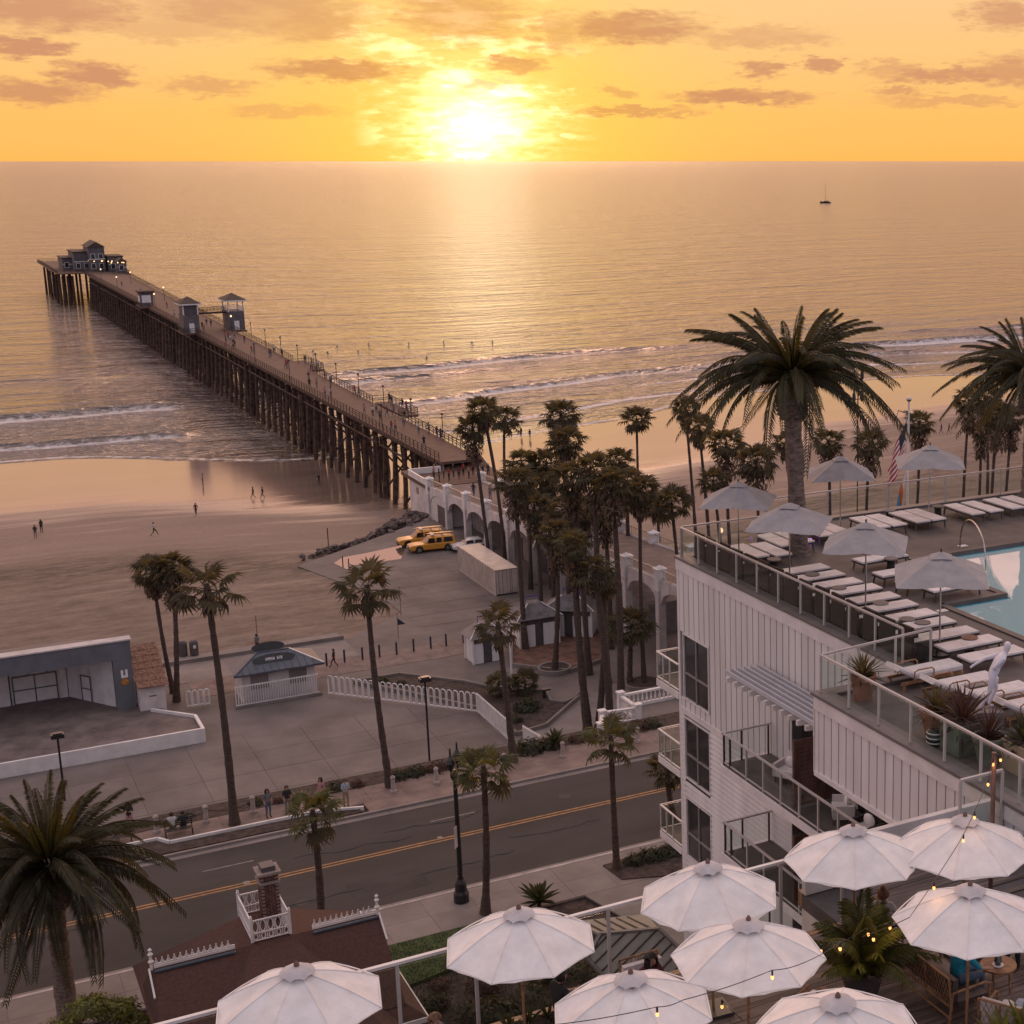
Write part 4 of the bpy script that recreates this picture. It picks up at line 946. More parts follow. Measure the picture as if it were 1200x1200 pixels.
for i in range(9000):
    x = rnd.uniform(12, 22); y = rnd.uniform(62.7, 66.75); 
    if x > 15.5 and y < 62.6 + (x - 15.5) * .22: continue
    if x > 21 and y < 63.8 + (x - 21) * 2.1: continue
    a = rnd.uniform(0, 6.28); w = .02
    mb.add([(x - w * math.cos(a), y - w * math.sin(a), ST + .01), (x + w * math.cos(a), y + w * math.sin(a), ST + .01), (x + rnd.uniform(-.04, .04), y + rnd.uniform(-.04, .04), ST + rnd.uniform(.05, .1))], [(0, 1, 2)])
tag(struct('grass', mb, m_grass, kind='stuff'), 'short mown grass on the small lawn', 'grass')
# agave / yucca rosettes: every blade is a leaf
def blade(L_, w, bend, m, name='leaf'):
    mb = MB(); n = 5; vs = []; fs = []
    for i in range(n + 1):
        u = i / n; ww = w * (math.sin(math.pi * (.12 + .85 * u)) ** .8) if u < 1 else .002; x = L_ * u * (1 - .12 * bend * u); z = -bend * L_ * .35 * u * u
        vs += [(x, -ww, z + ww * .35), (x, 0, z - ww * .15), (x, ww, z + ww * .35)]
    for i in range(n):
        q = i * 3; fs += [(q, q + 1, q + 4, q + 3), (q + 1, q + 2, q + 5, q + 4)]
    return MB().add(vs, fs).mesh(name, m)
BL_G = [blade(.75, .035, b, m_leaf) for b in (.2, .7)]; BL_B = [blade(.85, .028, b, m_bush2) for b in (.3, .9)]; BL_A = [blade(.6, .06, b, m_bush) for b in (.1, .5)]; BL_Y = [blade(.7, .045, b, m_bushy) for b in (.2, .7)]
def rosette(parent, z, n, bl, s=1.0, lo=-15, hi=85, seed=0, off=(0, 0)):
    rnd = random.Random(seed)
    for i in range(n):
        u = (i + .5) / n; el = lerp(hi, lo, u) + rnd.uniform(-8, 8); f = link('leaf', bl[i % len(bl)], parent)
        f.matrix_local = Matrix.Translation((off[0], off[1], z)) @ Matrix.Rotation(i * 2.4 + rnd.uniform(-.2, .2), 4, 'Z') @ Matrix.Rotation(-R(el), 4, 'Y') @ Matrix.Scale(s * rnd.uniform(.8, 1.15), 4)
o = thing('agave', 'dark spiky agave in the bed behind the largest terrace parasol on the left', 'agave', G(632, 1062, ST)); part('stem', MB().lathe([(.12, 0), (.1, .25)], 8), m_bark, o); rosette(o, .2, 34, BL_A, 2.0, 5, 85, 2)
o = thing('agave', 'spiky agave in the strip behind the far pavement near the balustrade', 'agave', G(655, 882, ST) + Vector((0, .6, 0))); part('stem', MB().lathe([(.12, 0), (.1, .5)], 8), m_bark, o); rosette(o, .5, 26, BL_A, 1.6, 0, 85, 3)
# ================================================================== PEOPLE
def figure_mesh(pose, sub=1, extra=None):
    J = dict(pose); names = list(J); idx = {n: i for i, n in enumerate(names)}
    links_ = [('pelvis', 'spine'), ('spine', 'chest'), ('chest', 'neck'), ('neck', 'head'), ('head', 'crown')]
    for s in 'LR':
        links_ += [('chest', 'sh' + s), ('sh' + s, 'el' + s), ('el' + s, 'wr' + s), ('wr' + s, 'ha' + s), ('pelvis', 'hip' + s), ('hip' + s, 'kn' + s), ('kn' + s, 'an' + s), ('an' + s, 'to' + s)]
    rad = dict(pelvis=.135, spine=.12, chest=.145, neck=.058, head=.098, crown=.07, shL=.075, elL=.045, wrL=.03, haL=.035, hipL=.10, knL=.062, anL=.042, toL=.038)
    for k in list(rad):
        if k.endswith('L'): rad[k[:-1] + 'R'] = rad[k]
    vs = [Vector(J[n]) for n in names]; es = [(idx[a], idx[b]) for a, b in links_]; rr_ = [rad.get(n, .05) for n in names]
    if extra:                               # fingers and nose for the near figures
        for s in 'LR':
            h = Vector(J['ha' + s]); w = Vector(J['wr' + s]); d = (h - w).normalized(); side = d.cross(Vector((0, 0, 1))).normalized()
            if side.length < .5: side = Vector((1, 0, 0))
            dn = side.cross(d)
            for f in range(4):
                a = h + side * (.027 * (f - 1.5)) + d * .01; L_ = (.062, .075, .07, .055)[f]; b = a + d * L_ * .55 + dn * .01; c = b + (d * .5 + dn * .85).normalized() * L_ * .5
                k = len(vs); vs += [a, b, c]; rr_ += [.011, .0095, .008]; es += [(idx['ha' + s], k), (k, k + 1), (k + 1, k + 2)]
            a = w.lerp(h, .45) + side * .032; b = a + (d * .7 + side * .5).normalized() * .045; c = b + d * .03; k = len(vs); vs += [a, b, c]; rr_ += [.013, .011, .009]; es += [(idx['wr' + s], k), (k, k + 1), (k + 1, k + 2)]
        h = Vector(J['head']); fd = Vector(extra); k = len(vs); vs += [h + fd * .10 + Vector((0, 0, -.01)), h + fd * .118 + Vector((0, 0, -.025))]; rr_ += [.016, .010]; es += [(idx['head'], k), (k, k + 1)]
    me = bpy.data.meshes.new('figure'); me.from_pydata([tuple(v) for v in vs], es, [])
    ob = bpy.data.objects.new('figure_rig', me); COL.objects.link(ob)
    sk = ob.modifiers.new('s', 'SKIN'); sk.use_smooth_shade = True; sb_ = ob.modifiers.new('d', 'SUBSURF'); sb_.levels = sub; sb_.render_levels = sub
    for i, d in enumerate(me.skin_vertices[0].data): d.radius = (rr_[i], rr_[i]); d.use_root = (i == 0)
    bpy.context.view_layer.update()
    ev = ob.evaluated_get(bpy.context.evaluated_depsgraph_get()); out = bpy.data.meshes.new_from_object(ev); out.name = 'body'
    bpy.data.objects.remove(ob); bpy.data.meshes.remove(me)
    # clothing regions by nearest limb: 0 skin, 1 top, 2 trousers, 3 shoes
    seg = [('pelvis', 'spine', 1), ('spine', 'chest', 1), ('chest', 'neck', 1), ('neck', 'head', 0), ('head', 'crown', 0)]
    for s in 'LR': seg += [('chest', 'sh' + s, 1), ('sh' + s, 'el' + s, 1), ('el' + s, 'wr' + s, 0), ('wr' + s, 'ha' + s, 0), ('pelvis', 'hip' + s, 2), ('hip' + s, 'kn' + s, 2), ('kn' + s, 'an' + s, 2), ('an' + s, 'to' + s, 3)]
    out.materials.clear()
    for i in range(4): out.materials.append(m_skin)
    mi = []
    for p in out.polygons:
        c = p.center; best = (9, 0)
        for a, b, k in seg:
            A = Vector(J[a]); B = Vector(J[b]); ab = B - A; t = max(0, min(1, (c - A).dot(ab) / ab.length_squared)); d = (c - (A + ab * t)).length - .5 * lerp(rad.get(a, .03), rad.get(b, .03), t)
            if d < best[0]: best = (d, k)
        mi.append(best[1])
    out.polygons.foreach_set('material_index', mi); out.update(); return out
def P_(**k):
    base = dict(pelvis=(0, 0, .93), spine=(0, .01, 1.13), chest=(0, 0, 1.36), neck=(0, .01, 1.49), head=(0, .03, 1.60), crown=(0, .02, 1.68),
                shL=(-.17, 0, 1.41), elL=(-.23, -.02, 1.13), wrL=(-.22, .09, .90), haL=(-.21, .12, .82), shR=(.17, 0, 1.41), elR=(.23, -.02, 1.13), wrR=(.22, .09, .90), haR=(.21, .12, .82),
                hipL=(-.10, 0, .88), knL=(-.11, .03, .49), anL=(-.11, -.03, .08), toL=(-.12, .13, .04), hipR=(.10, 0, .88), knR=(.11, .03, .49), anR=(.11, -.03, .08), toR=(.12, .13, .04))
    base.update(k); return base
POSE = {
 'stand': P_(), 'phone': P_(elR=(.22, .08, 1.16), wrR=(.1, .27, 1.25), haR=(.05, .31, 1.29), elL=(-.22, .07, 1.15), wrL=(-.1, .26, 1.22), haL=(-.04, .31, 1.26)),
 'walk': P_(knL=(-.11, .20, .52), anL=(-.11, .30, .10), toL=(-.12, .46, .08), knR=(.11, .0, .47), anR=(.11, -.30, .14), toR=(.12, -.18, .04), elL=(-.24, -.14, 1.16), wrL=(-.22, -.16, .92), haL=(-.21, -.16, .84), elR=(.24, .06, 1.14), wrR=(.21, .24, .96), haR=(.20, .28, .90)),
 'stride': P_(pelvis=(0, 0, .88), knL=(-.11, .28, .55), anL=(-.11, .42, .12), toL=(-.12, .56, .12), knR=(.11, -.06, .45), anR=(.11, -.42, .16), toR=(.12, -.32, .03), elL=(-.24, -.18, 1.16), wrL=(-.22, -.02, 1.02), haL=(-.21, .05, 1.0), elR=(.24, .1, 1.14), wrR=(.2, .28, 1.1), haR=(.19, .34, 1.12)),
 'sit': P_(pelvis=(0, 0, .50), spine=(0, -.04, .70), chest=(0, -.03, .93), neck=(0, .0, 1.06), head=(0, .04, 1.17), crown=(0, .03, 1.25), shL=(-.18, -.03, .98), elL=(-.27, .10, .74), wrL=(-.18, .33, .70), haL=(-.14, .40, .72), shR=(.18, -.03, .98), elR=(.27, .10, .74), wrR=(.18, .33, .70), haR=(.14, .40, .72),
           hipL=(-.10, .02, .50), knL=(-.13, .44, .52), anL=(-.13, .42, .10), toL=(-.13, .57, .05), hipR=(.10, .02, .50), knR=(.13, .44, .52), anR=(.13, .42, .10), toR=(.13, .57, .05)),
}
POSE['lean'] = P_(**{**POSE['sit'], 'spine': (0, .02, .70), 'chest': (0, .10, .91), 'neck': (0, .16, 1.03), 'head': (-.01, .22, 1.12), 'crown': (0, .22, 1.20), 'shL': (-.19, .08, .96), 'shR': (.19, .08, .96),
                     'elL': (-.30, .28, .80), 'wrL': (-.14, .36, 1.02), 'haL': (-.10, .33, 1.10), 'elR': (.32, .26, .76), 'wrR': (.24, .46, .66), 'haR': (.20, .54, .64)})
FIG = {}
def fig(pose, near=False):
    k = (pose, near)
    if k not in FIG:
        me = figure_mesh(POSE[pose], 2 if near else 1, (0, 1, 0) if near else None)
        h = Vector(POSE[pose]['head']); c = Vector(POSE[pose]['crown'])
        FIG[k] = (me, h, c)
    return FIG[k]
def hair_mb(h, long=False, bun=False):
    mb = MB(); b = MB().ball((0, 0, 0), .122, 12, 8); ok = [i for i, v in enumerate(b.v) if not (v[1] > .035 and v[2] < .045)]
    mp = {o: n for n, o in enumerate(ok)}; mb.v = [(b.v[i][0] + h.x, b.v[i][1] * 1.08 + h.y - .008, b.v[i][2] * 1.12 + h.z + .02) for i in ok]
    mb.f = [tuple(mp[i] for i in f) for f in b.f if all(i in mp for i in f)]; mb.m = [0] * len(mb.f)
    if long:
        for a in range(-5, 6):
            t = a / 5 * 1.9; x, y = math.sin(t) * .095, -math.cos(t) * .085; mb.tube([(h.x + x, h.y + y, h.z + .03), (h.x + x * 1.15, h.y + y * 1.1 - .01, h.z - .12), (h.x + x * .9, h.y + y * .9 - .03, h.z - .27)], [.035, .035, .012], 5)
    if bun: mb.ball((h.x, h.y - .06, h.z + .16), .055, 8, 6)
    return mb
HAIR = {}
def person(p, rz, pose, label, top, trou, cat='person', s=1.0, hair=m_hair, near=False, long=False, bun=False, grp=None, hat=None, shoes=None):
    me, h, c = fig(pose, near); o = thing('person', label, cat, p, rz, grp); o.scale = (s, s, s)
    b = link('body', me, o)
    for i, m in enumerate((m_skin, top, trou, shoes or cloth('black', (.02, .02, .022)))): b.material_slots[i].link = 'OBJECT'; b.material_slots[i].material = m
    k = (pose, long, bun, near, hair.name)
    if k not in HAIR: HAIR[k] = hair_mb(h, long, bun).mesh('hair', hair, True)
    link('hair', HAIR[k], o)
    if near:
        for s_ in (-1, 1): part('eye', MB().ball((h.x + s_ * .034, h.y + .088, h.z + .012), .011, 6, 4), m_hair, o); part('ear', MB().ball((h.x + s_ * .098, h.y - .005, h.z), .022, 6, 4, 0, (.5, 1, 1.5)), m_skin, o)
        part('mouth', MB().cbox((h.x, h.y + .094, h.z - .048), (.042, .012, .009)), mat('lips', (.30, .08, .07), .5, .05, 5, 0), o)
    return o
cB = cloth('black', (.02, .02, .022)); cW = cloth('white', (.5, .47, .46)); cN = cloth('navy', (.03, .04, .07)); cG = cloth('grey', (.16, .15, .16)); cD = cloth('denim', (.07, .10, .15)); cT = cloth('teal', (.01, .22, .32)); cR = cloth('red', (.28, .03, .03)); cK = cloth('khaki', (.28, .20, .13)); cP = cloth('pink', (.4, .2, .2)); cL = cloth('light_blue', (.33, .38, .45)); cM = cloth('maroon', (.12, .03, .04))
def gperson(px, py, z, rz, pose, label, top, trou, **k): return person(G(px, py, z), rz, pose, label, top, trou, **k)
# on the far pavement
gperson(315, 958, ST, R(200), 'stand', 'woman in grey top and blue jeans standing on the far pavement', cG, cD, long=True)
gperson(338, 954, ST, R(190), 'stand', 'man in black shirt and grey trousers next to the woman in jeans', cB, cG)
gperson(406, 946, ST, R(185), 'phone', 'man in light blue shirt and khaki shorts holding a phone on the far pavement', cL, cK)
gperson(378, 944, ST, R(120), 'stand', 'person in pink top behind the young palm on the far pavement', cP, cG, long=True)
gperson(388, 950, ST, R(90), 'stand', 'child in white top between the man in light blue and the person in pink', cW, cK, s=.72)
gperson(153, 974, ST, R(170), 'phone', 'person in black top with bare legs beyond the date palm fronds', cB, cP, long=True)
gperson(303, 756, 0, R(180), 'walk', 'person walking on the promenade beside the palm crown, left of the kiosk sign', cB, cN) if False else None
gperson(392, 782, 0, R(60), 'walk', 'person in dark clothes walking past the bollards by the kiosk', cB, cM)
def bperson(px, py, rz, pose, label, top, trou, **k): return person(GT(px, py), rz, pose, label, top, trou, **k)
for a in [(42, 631, R(160), 'stand', 'person in black jacket standing on damp sand at far left', cB, cG), (49, 624, R(20), 'stand', 'slim dark figure just behind the one in the black jacket', cB, cB), (181, 628, R(-100), 'stride', 'jogger in white shirt striding left across the sand', cW, cB), (230, 604, R(150), 'walk', 'dark figure walking alone above the jogger', cM, cB),
          (238, 568, R(90), 'stand', 'distant figure in pink by the wet sand edge', cP, cB), (297, 584, R(80), 'walk', 'left of the pair walking towards the pier piles', cN, cB), (308, 584, R(85), 'walk', 'right of the pair walking towards the pier piles', cB, cB), (374, 568, R(180), 'stand', 'tall dark figure standing by the first pier piles', cB, cN),
          (611, 512, R(10), 'stand', 'left silhouette standing on mirror wet sand behind the palms', cB, cB), (621, 514, R(-20), 'stand', 'right silhouette standing on mirror wet sand behind the palms', cB, cN), (1103, 508, R(60), 'walk', 'left of two far walkers on the sand right of the flag', cB, cN), (1112, 508, R(60), 'walk', 'right of two far walkers on the sand right of the flag', cN, cB), (1053, 526, R(0), 'stand', 'far figure on the sand left of the flagpole', cB, cB)]: bperson(*a)
for k, (x, y) in enumerate([(303, 785), ]): gperson(302, 764, -.1, R(30), 'stand', 'figure on the path above the kiosk sign near the rough sand', cG, cM)
# strollers on the pier
rnd = random.Random(31); tops = [cB, cN, cM, cG, cW, cR, cP, cK]
spots = sorted([(PX0 + rnd.uniform(.8, 5.4), 205 + 190 * rnd.random() ** 1.1) for _ in range(36)] + [(px1(y) - .5, y) for y in (212, 214, 218, 231, 259, 262, 284, 322, 330)] + [(68.2, 240), (68.4, 243), (67.8, 247), (68.3, 250), (68.6, 300), (68.5, 304), (68.2, 308)] + [(61.5, 420), (63.5, 445), (62.2, 480), (64.5, 500), (63, 530)], key=lambda q: q[1])
for k, (x, y) in enumerate(spots):
    on = ORD[k % 30]; blk = ['', ', in the second thirty'][k // 30]
    person((x, y, PZ + .003), rnd.choice([0, math.pi]) + rnd.uniform(-.5, .5), rnd.choice(['walk', 'walk', 'stand', 'phone']), 'tiny figure on the pier deck, ' + on + ' counted from the shore' + blk, tops[k % 8], [cB, cD, cG][k % 3], grp='people strolling on the pier')
spots = [(57.5 + 1.0 * (k % 4), 176 - k * 3.1) for k in range(11)]
for k, (x, y) in enumerate(spots):
    person((x, y, bz(y) + .003), rnd.uniform(0, 6), ['walk', 'stand'][k % 2], 'pedestrian on the white ramp bridge, ' + ORD[k] + ' counted from the pier end', tops[(k * 3) % 8], cD, grp='people on the ramp bridge')
for k in range(12):
    x = 57.5 + (k % 6) * 1.3; y = 189.5 + (k // 6) * 2.2
    person((x, y, 3.983), rnd.uniform(0, 6), 'stand', 'person in the crowd gathered at the pier entrance, ' + ORD[k] + ' from its left rear', tops[(k * 5) % 8], cB, grp='crowd at the pier entrance')
for k in range(14):
    p = GT(632 + k * 4.6, 548 + (k % 3) * 1.2); person(p, rnd.uniform(0, 6), 'stand', 'spectator standing on sand beyond the bridge palms, ' + ORD[k] + ' from the left', tops[(k * 3) % 8], [cB, cD][k % 2], grp='spectators watching the sunset on the sand')
# surfers sitting in the water
sfm = MB().tube([(0, -1.0, .05), (0, -.4, .1), (0, .6, .1), (0, 1.1, .12)], [.05, .26, .24, .03], 8); sfm.v = [(x, y, .05 + (z - .08) * .2) for x, y, z in sfm.v]; sfm = sfm.mesh('surfboard', cW)
for k, (px, py) in enumerate([(367, 412), (384, 414), (395, 407), (420, 413), (432, 404), (479, 404), (553, 402), (577, 401), (500, 420), (520, 402)]):
    p = G(px, py, SEA); o = person(p + Vector((0, 0, -.45)), rnd.uniform(-1, 1), 'sit', 'surfer in black wetsuit waiting in the water, ' + ORD[k] + ' from the pier', cB, cB, s=.8, grp='surfers waiting beyond the breakers')
    b = link('surfboard', sfm, None, p + Vector((0, 0, .05)), (0, 0, rnd.uniform(-.4, .4))); tag(b, 'pale surfboard under the ' + ORD[k] + ' surfer from the pier', 'surfboard', 'surfboards beyond the breakers')
# ================================================================== BOAT
g = G(968, 238, SEA); t = thing('sailboat', 'small dark sailing yacht far out on the right of the sea', 'boat', g, R(25))
hv = []; hf = []
for i in range(9):
    u = i / 8; w = 1.9 * math.sin(math.pi * min(1, .28 + .72 * (1 - u))) ** .7 if u < 1 else .05; y = -7 + 16 * u
    hv += [(-w, y, 1.6 + .5 * u * u), (-w * .6, y, .2), (0, y, -.3), (w * .6, y, .2), (w, y, 1.6 + .5 * u * u)]
for i in range(8):
    for j in range(4): q = i * 5 + j; hf.append((q, q + 5, q + 6, q + 1))
    q = i * 5; hf.append((q + 4, q + 9, q + 5, q))
hf.append((0, 1, 2, 3, 4)); part('hull', MB().add(hv, hf), m_dark, t)
part('cabin', MB().box(-1.1, -3, 1.4, 1.1, 2.5, 2.5), m_dark, t); part('mast', MB().tube([(0, .8, 1.4), (0, .8, 24)], [.16, .1], 6), m_frame, t); part('boom', MB().tube([(0, .7, 3.2), (0, -5.8, 3.3)], .12, 6), m_frame, t)
part('furled_sail', MB().tube([(0, .5, 3.4), (0, -5.5, 3.6)], .28, 6), cW, t); part('stay', MB().tube([(0, .8, 23.5), (0, 8.6, 2.2)], .06, 4).tube([(0, .8, 23.5), (0, -6.8, 1.8)], .05, 4), m_frame, t)
# ================================================================== VEHICLES
def loft(mb, secs, m=0):
    """secs: list of (x, [(y,z)...]) closed sections"""
    k0 = len(mb.v); n = len(secs[0][1])
    for x, s in secs:
        for y, z in s: mb.v.append((x, y, z))
    for i in range(len(secs) - 1):
        for j in range(n):
            a = k0 + i * n + j; b = k0 + i * n + (j + 1) % n; mb.f.append((a, b, b + n, a + n)); mb.m.append(m)
    mb.f.append(tuple(k0 + j for j in reversed(range(n)))); mb.m.append(m); mb.f.append(tuple(k0 + (len(secs) - 1) * n + j for j in range(n))); mb.m.append(m)
def sec(w, z0, z1, r=.08): return [(-w + r, z0), (w - r, z0), (w, z0 + r), (w, z1 - r), (w - r, z1), (-w + r, z1), (-w, z1 - r), (-w, z0 + r)]
def vehicle(p, rz, label, paint, kind, grp=None):
    t = thing('parked_pickup' if kind == 'pickup' else 'parked_car', label, 'pickup truck' if kind == 'pickup' else 'car', p, rz, grp); b = MB()
    L2, W = (2.7, .92) if kind == 'pickup' else (2.25, .86); hood = 1.02 if kind == 'pickup' else .9
    loft(b, [(-L2, sec(W * .93, .45, hood - .12)), (-L2 + .12, sec(W, .32, hood)), (-L2 * .45, sec(W, .30, hood + .02)), (L2 * .42, sec(W, .30, hood)), (L2 - .35, sec(W * .98, .32, hood - .08)), (L2 - .05, sec(W * .9, .42, hood - .18)), (L2, sec(W * .8, .5, hood - .28))])
    part('body', b, paint, t, True)
    top = 1.72 if kind == 'pickup' else 1.42; c = MB(); x0, x1 = (-L2 + .15, L2 * .40) if kind == 'pickup' else (-L2 * .72, L2 * .42)
    def ws(w, z0, z1, wt): return [(-w, z0), (w, z0), (w, z0 + .02), (wt, z1 - .05), (wt - .08, z1), (-wt + .08, z1), (-wt, z1 - .05), (-w, z0 + .02)]
    loft(c, [(x0, ws(W * .92, hood - .05, hood + .02, W * .9)), (x0 + (.12 if kind == 'pickup' else .5), ws(W * .95, hood - .05, top - .02, W * .78)), (x1 - .75, ws(W * .95, hood - .05, top, W * .78)), (x1, ws(W * .93, hood - .05, hood + .02, W * .9))])
    cab = part('cab', c, paint, t, True)
    gl = MB(); zt = top - .12; zb = hood + .06
    def side_glass(xa, xb, ya=.0):
        for s in (-1, 1): gl.add([(xa, s * (W * .955), zb), (xb, s * (W * .955), zb), (xb - .12, s * (W * .80 + .012), zt), (xa + .05, s * (W * .80 + .012), zt)], [(0, 1, 2, 3)])
    if kind == 'pickup': side_glass(-2.25, -1.15); side_glass(-1.0, -.32); side_glass(-.22, .62)
    else: side_glass(-1.25, -.3); side_glass(-.2, .7)
    gl.add([(x1 - .06, -W * .82, zb + .02), (x1 - .06, W * .82, zb + .02), (x1 - .68, W * .68, top - .06), (x1 - .68, -W * .68, top - .06)], [(0, 1, 2, 3)])
    part('window', gl, m_glassw, t)
    for s in (-1, 1):
        h = MB().cbox((L2 - .05, s * W * .62, .72), (.1, .34, .17)); part('headlight', h, mat('lamp_lens', (.6, .58, .55), .1, .05, 3, 0), t)
        part('tail_light', MB().cbox((-L2 + .03, s * W * .82, .8), (.08, .14, .26)), mat('tail_lens', (.3, .02, .02), .2, .05, 3, 0), t)
        for x in (-L2 * .62, L2 * .60):
            wr_ = .38 if kind == 'pickup' else .33; w = MB().tube([(x, s * (W - .20), wr_), (x, s * (W + .03), wr_)], wr_, 18); wh = part('wheel', w, m_tyre, t, True); part('rim', MB().tube([(x, s * (W + .02), wr_), (x, s * (W + .05), wr_)], wr_ * .6, 12), m_steel, wh)
            part('wheel_arch', MB().tube([(x, s * (W - .1), wr_ + .02), (x, s * (W + .008), wr_ + .02)], wr_ * 1.22, 18), m_dark, t, True)
    part('bumper', MB().cbox((L2 + .02, 0, .48), (.16, W * 1.7, .2)).cbox((-L2 - .02, 0, .48), (.16, W * 1.8, .2)), m_dark, t)
    part('grille', MB().cbox((L2 - .01, 0, .72), (.06, W * .85, .16)), m_dark, t)
    if kind == 'pickup':
        rk = MB()
        for x in (-2.3, -1.2, -.1):
            rk.beam((x, -.72, 1.86), (x, .72, 1.86), .06, .05); [rk.tube([(x, s * .68, 1.70), (x, s * .68, 1.86)], .025, 5) for s in (-1, 1)]
        part('roof_rack', rk, m_dark, t)
        part('light_bar', MB().cbox((.0, 0, 1.94), (.3, 1.1, .14)), m_white, t)
    return t
a = G(480, 650, 0); b = G(535, 642, 0)
def board(p, rz, col, label):
    mb = MB().tube([(-1.7, 0, 0), (-1.2, 0, 0), (0, 0, 0), (1.1, 0, 0), (1.6, 0, .05)], [.05, .24, .29, .24, .04], 10); mb.v = [(x, y, z * .22) for x, y, z in mb.v]; o = link('rescue_board', mb.mesh('rescue_board', col, True), None, p, (0, 0, rz)); return tag(o, label, 'board')
vang = R(180 - 6)
c1 = Vector((50.5, 170.6, .015)); c2 = Vector((50.2, 174.0, .0)); c2.z = -.0
vehicle(c1, vang, 'near yellow lifeguard pickup with covered bed and roof rack', m_truck, 'pickup', 'yellow lifeguard pickups'); vehicle(c2, vang, 'far yellow lifeguard pickup partly hidden behind the near one', m_truck, 'pickup', 'yellow lifeguard pickups')
board(c1 + Vector((.9, 0, 2.0)), vang, m_truck, 'yellow rescue board on the rack of the near pickup'); board(c2 + Vector((.9, 0, 2.0)), vang, m_truck, 'yellow rescue board on the rack of the far pickup')
vehicle(Vector((54.4, 168.6, 0)), R(176), 'white car parked under the ramp bridge behind the container', m_carw, 'car')
# ================================================================== CONTAINER
t = thing('shipping_container', 'long beige storage container standing on the yard by the bridge', 'container', (50.3, 148.3, 0.02))
w, l, h = 2.44, 12.0, 2.75
part('roof', MB().box(0, 0, h - .06, w, l, h), m_contn, t)
for i in range(3):
    mb = MB(); y0 = i * 4.0 + .06; n = 14
    for s_ in (0, 1):
        mb = MB(); xa = .02 if s_ == 0 else w - .07; mb.box(xa, y0, .12, xa + .05, y0 + 3.88, h - .08)
        for k in range(n): yy = y0 + .1 + k * 3.7 / n; mb.box(*((-.03, yy, .16, .019) if s_ == 0 else (w - .019, yy, .16, w + .03)), yy + .13, h - .12)
        part('side_panel', mb, m_contn, t)
mb = MB()
for x in (-.06, w - .06):
    for y in (-.02, l - .1, 3.96, 7.96): mb.box(x, y, 0, x + .12, y + .12, h + .02)
for x in (-.015, w - .085): mb.box(x, 0, 0, x + .1, l, .14); mb.box(x, 0, h - .12, x + .1, l, h + .012)
part('frame', mb, m_contn, t)
for s in (0, 1):
    d = MB().box(.1 + s * 1.13, .0, .14, .1 + s * 1.13 + 1.1, .05, h - .12); dd = part('door', d, m_contn, t)
    part('lock_bar', MB().tube([(.35 + s * 1.2, -.03, .2), (.35 + s * 1.2, -.03, h - .2)], .02, 5).tube([(.75 + s * 1.0, -.03, .2), (.75 + s * 1.0, -.03, h - .2)], .02, 5), m_steel, dd)
part('end_wall', MB().box(.1, l - .05, .14, w - .1, l, h - .12), m_contn, t)
# ================================================================== BANDSHELL
bs = thing('bandshell', 'white open stage with blue grey frame facing the amphitheatre', 'bandshell', (8, 128, 0))
part('stage_floor', MB().prism([(-14, 120.85), (16.85, 120.85), (16.85, 124.1), (14.1, 129.4), (14.1, 137), (-14, 137)], -.02, .9), mat('stage_boards', (.17, .13, .12), .8, .2, .6, .2), bs, world=True)
part('stage_apron', MB().box(-14, 120.6, -.02, 17.1, 120.84, 1.12).prism([(16.86, 120.845), (17.1, 120.845), (17.1, 124.1), (16.86, 124.1)], -.02, 1.12).beam((17.0, 124.1, .98), (14.2, 127.4, .98), .2, .3), m_white, bs, world=True)
fr = MB(); fr.box(11.9, 129.0, .905, 13.3, 129.9, 6.6); fr.box(-14, 129.0, 5.1, 11.9, 129.9, 6.6); part('frame', fr, m_blueg, bs, world=True)
part('frame_cap', MB().box(-14, 128.9, 6.605, 13.4, 130.0, 6.72), m_offw, bs, world=True)
# splayed inner walls built of separate tall panels
def wallseg(a, b, z0, z1a, z1b, n, name, m, parent, th=.08):
    a = Vector((*a, 0)); b = Vector((*b, 0)); d = (b - a); nrm_ = Vector((-d.y, d.x, 0)).normalized() * th
    for i in range(n):
        u, v = i / n + .003, (i + 1) / n - .003; p, q = a + d * u, a + d * v
        part(name, MB().prism([(p.x, p.y), (q.x, q.y), (q.x + nrm_.x, q.y + nrm_.y), (p.x + nrm_.x, p.y + nrm_.y)], z0, [lerp(z1a, z1b, u), lerp(z1a, z1b, v), lerp(z1a, z1b, v), lerp(z1a, z1b, u)]), m, parent, world=True)
wallseg((8.9, 134.6), (11.9, 129.9), .905, 4.2, 5.8, 4, 'wall_panel', m_white, bs)
wallseg((-8, 134.6), (8.9, 134.6), .905, 4.2, 4.2, 12, 'wall_panel', m_white, bs)
part('ceiling', MB().add([(-14, 129.9, 5.9), (11.9, 129.9, 5.9), (8.95, 134.6, 4.2), (-14, 134.6, 4.2)], [(0, 1, 2, 3)]), m_offw, bs, world=True)
part('roof', MB().prism([(-14, 129.9), (13.3, 129.9), (9.2, 137), (-14, 137)], [6.3, 6.3, 4.8, 4.8], [6.59, 6.59, 5.0, 5.0]), m_conc, bs, world=True)
part('back_wall', MB().prism([(-14, 136.5), (9.2, 136.5), (13.2, 130), (13.3, 130), (9.3, 136.9), (-14, 136.9)], 0, 4.79), m_offw, bs, world=True)
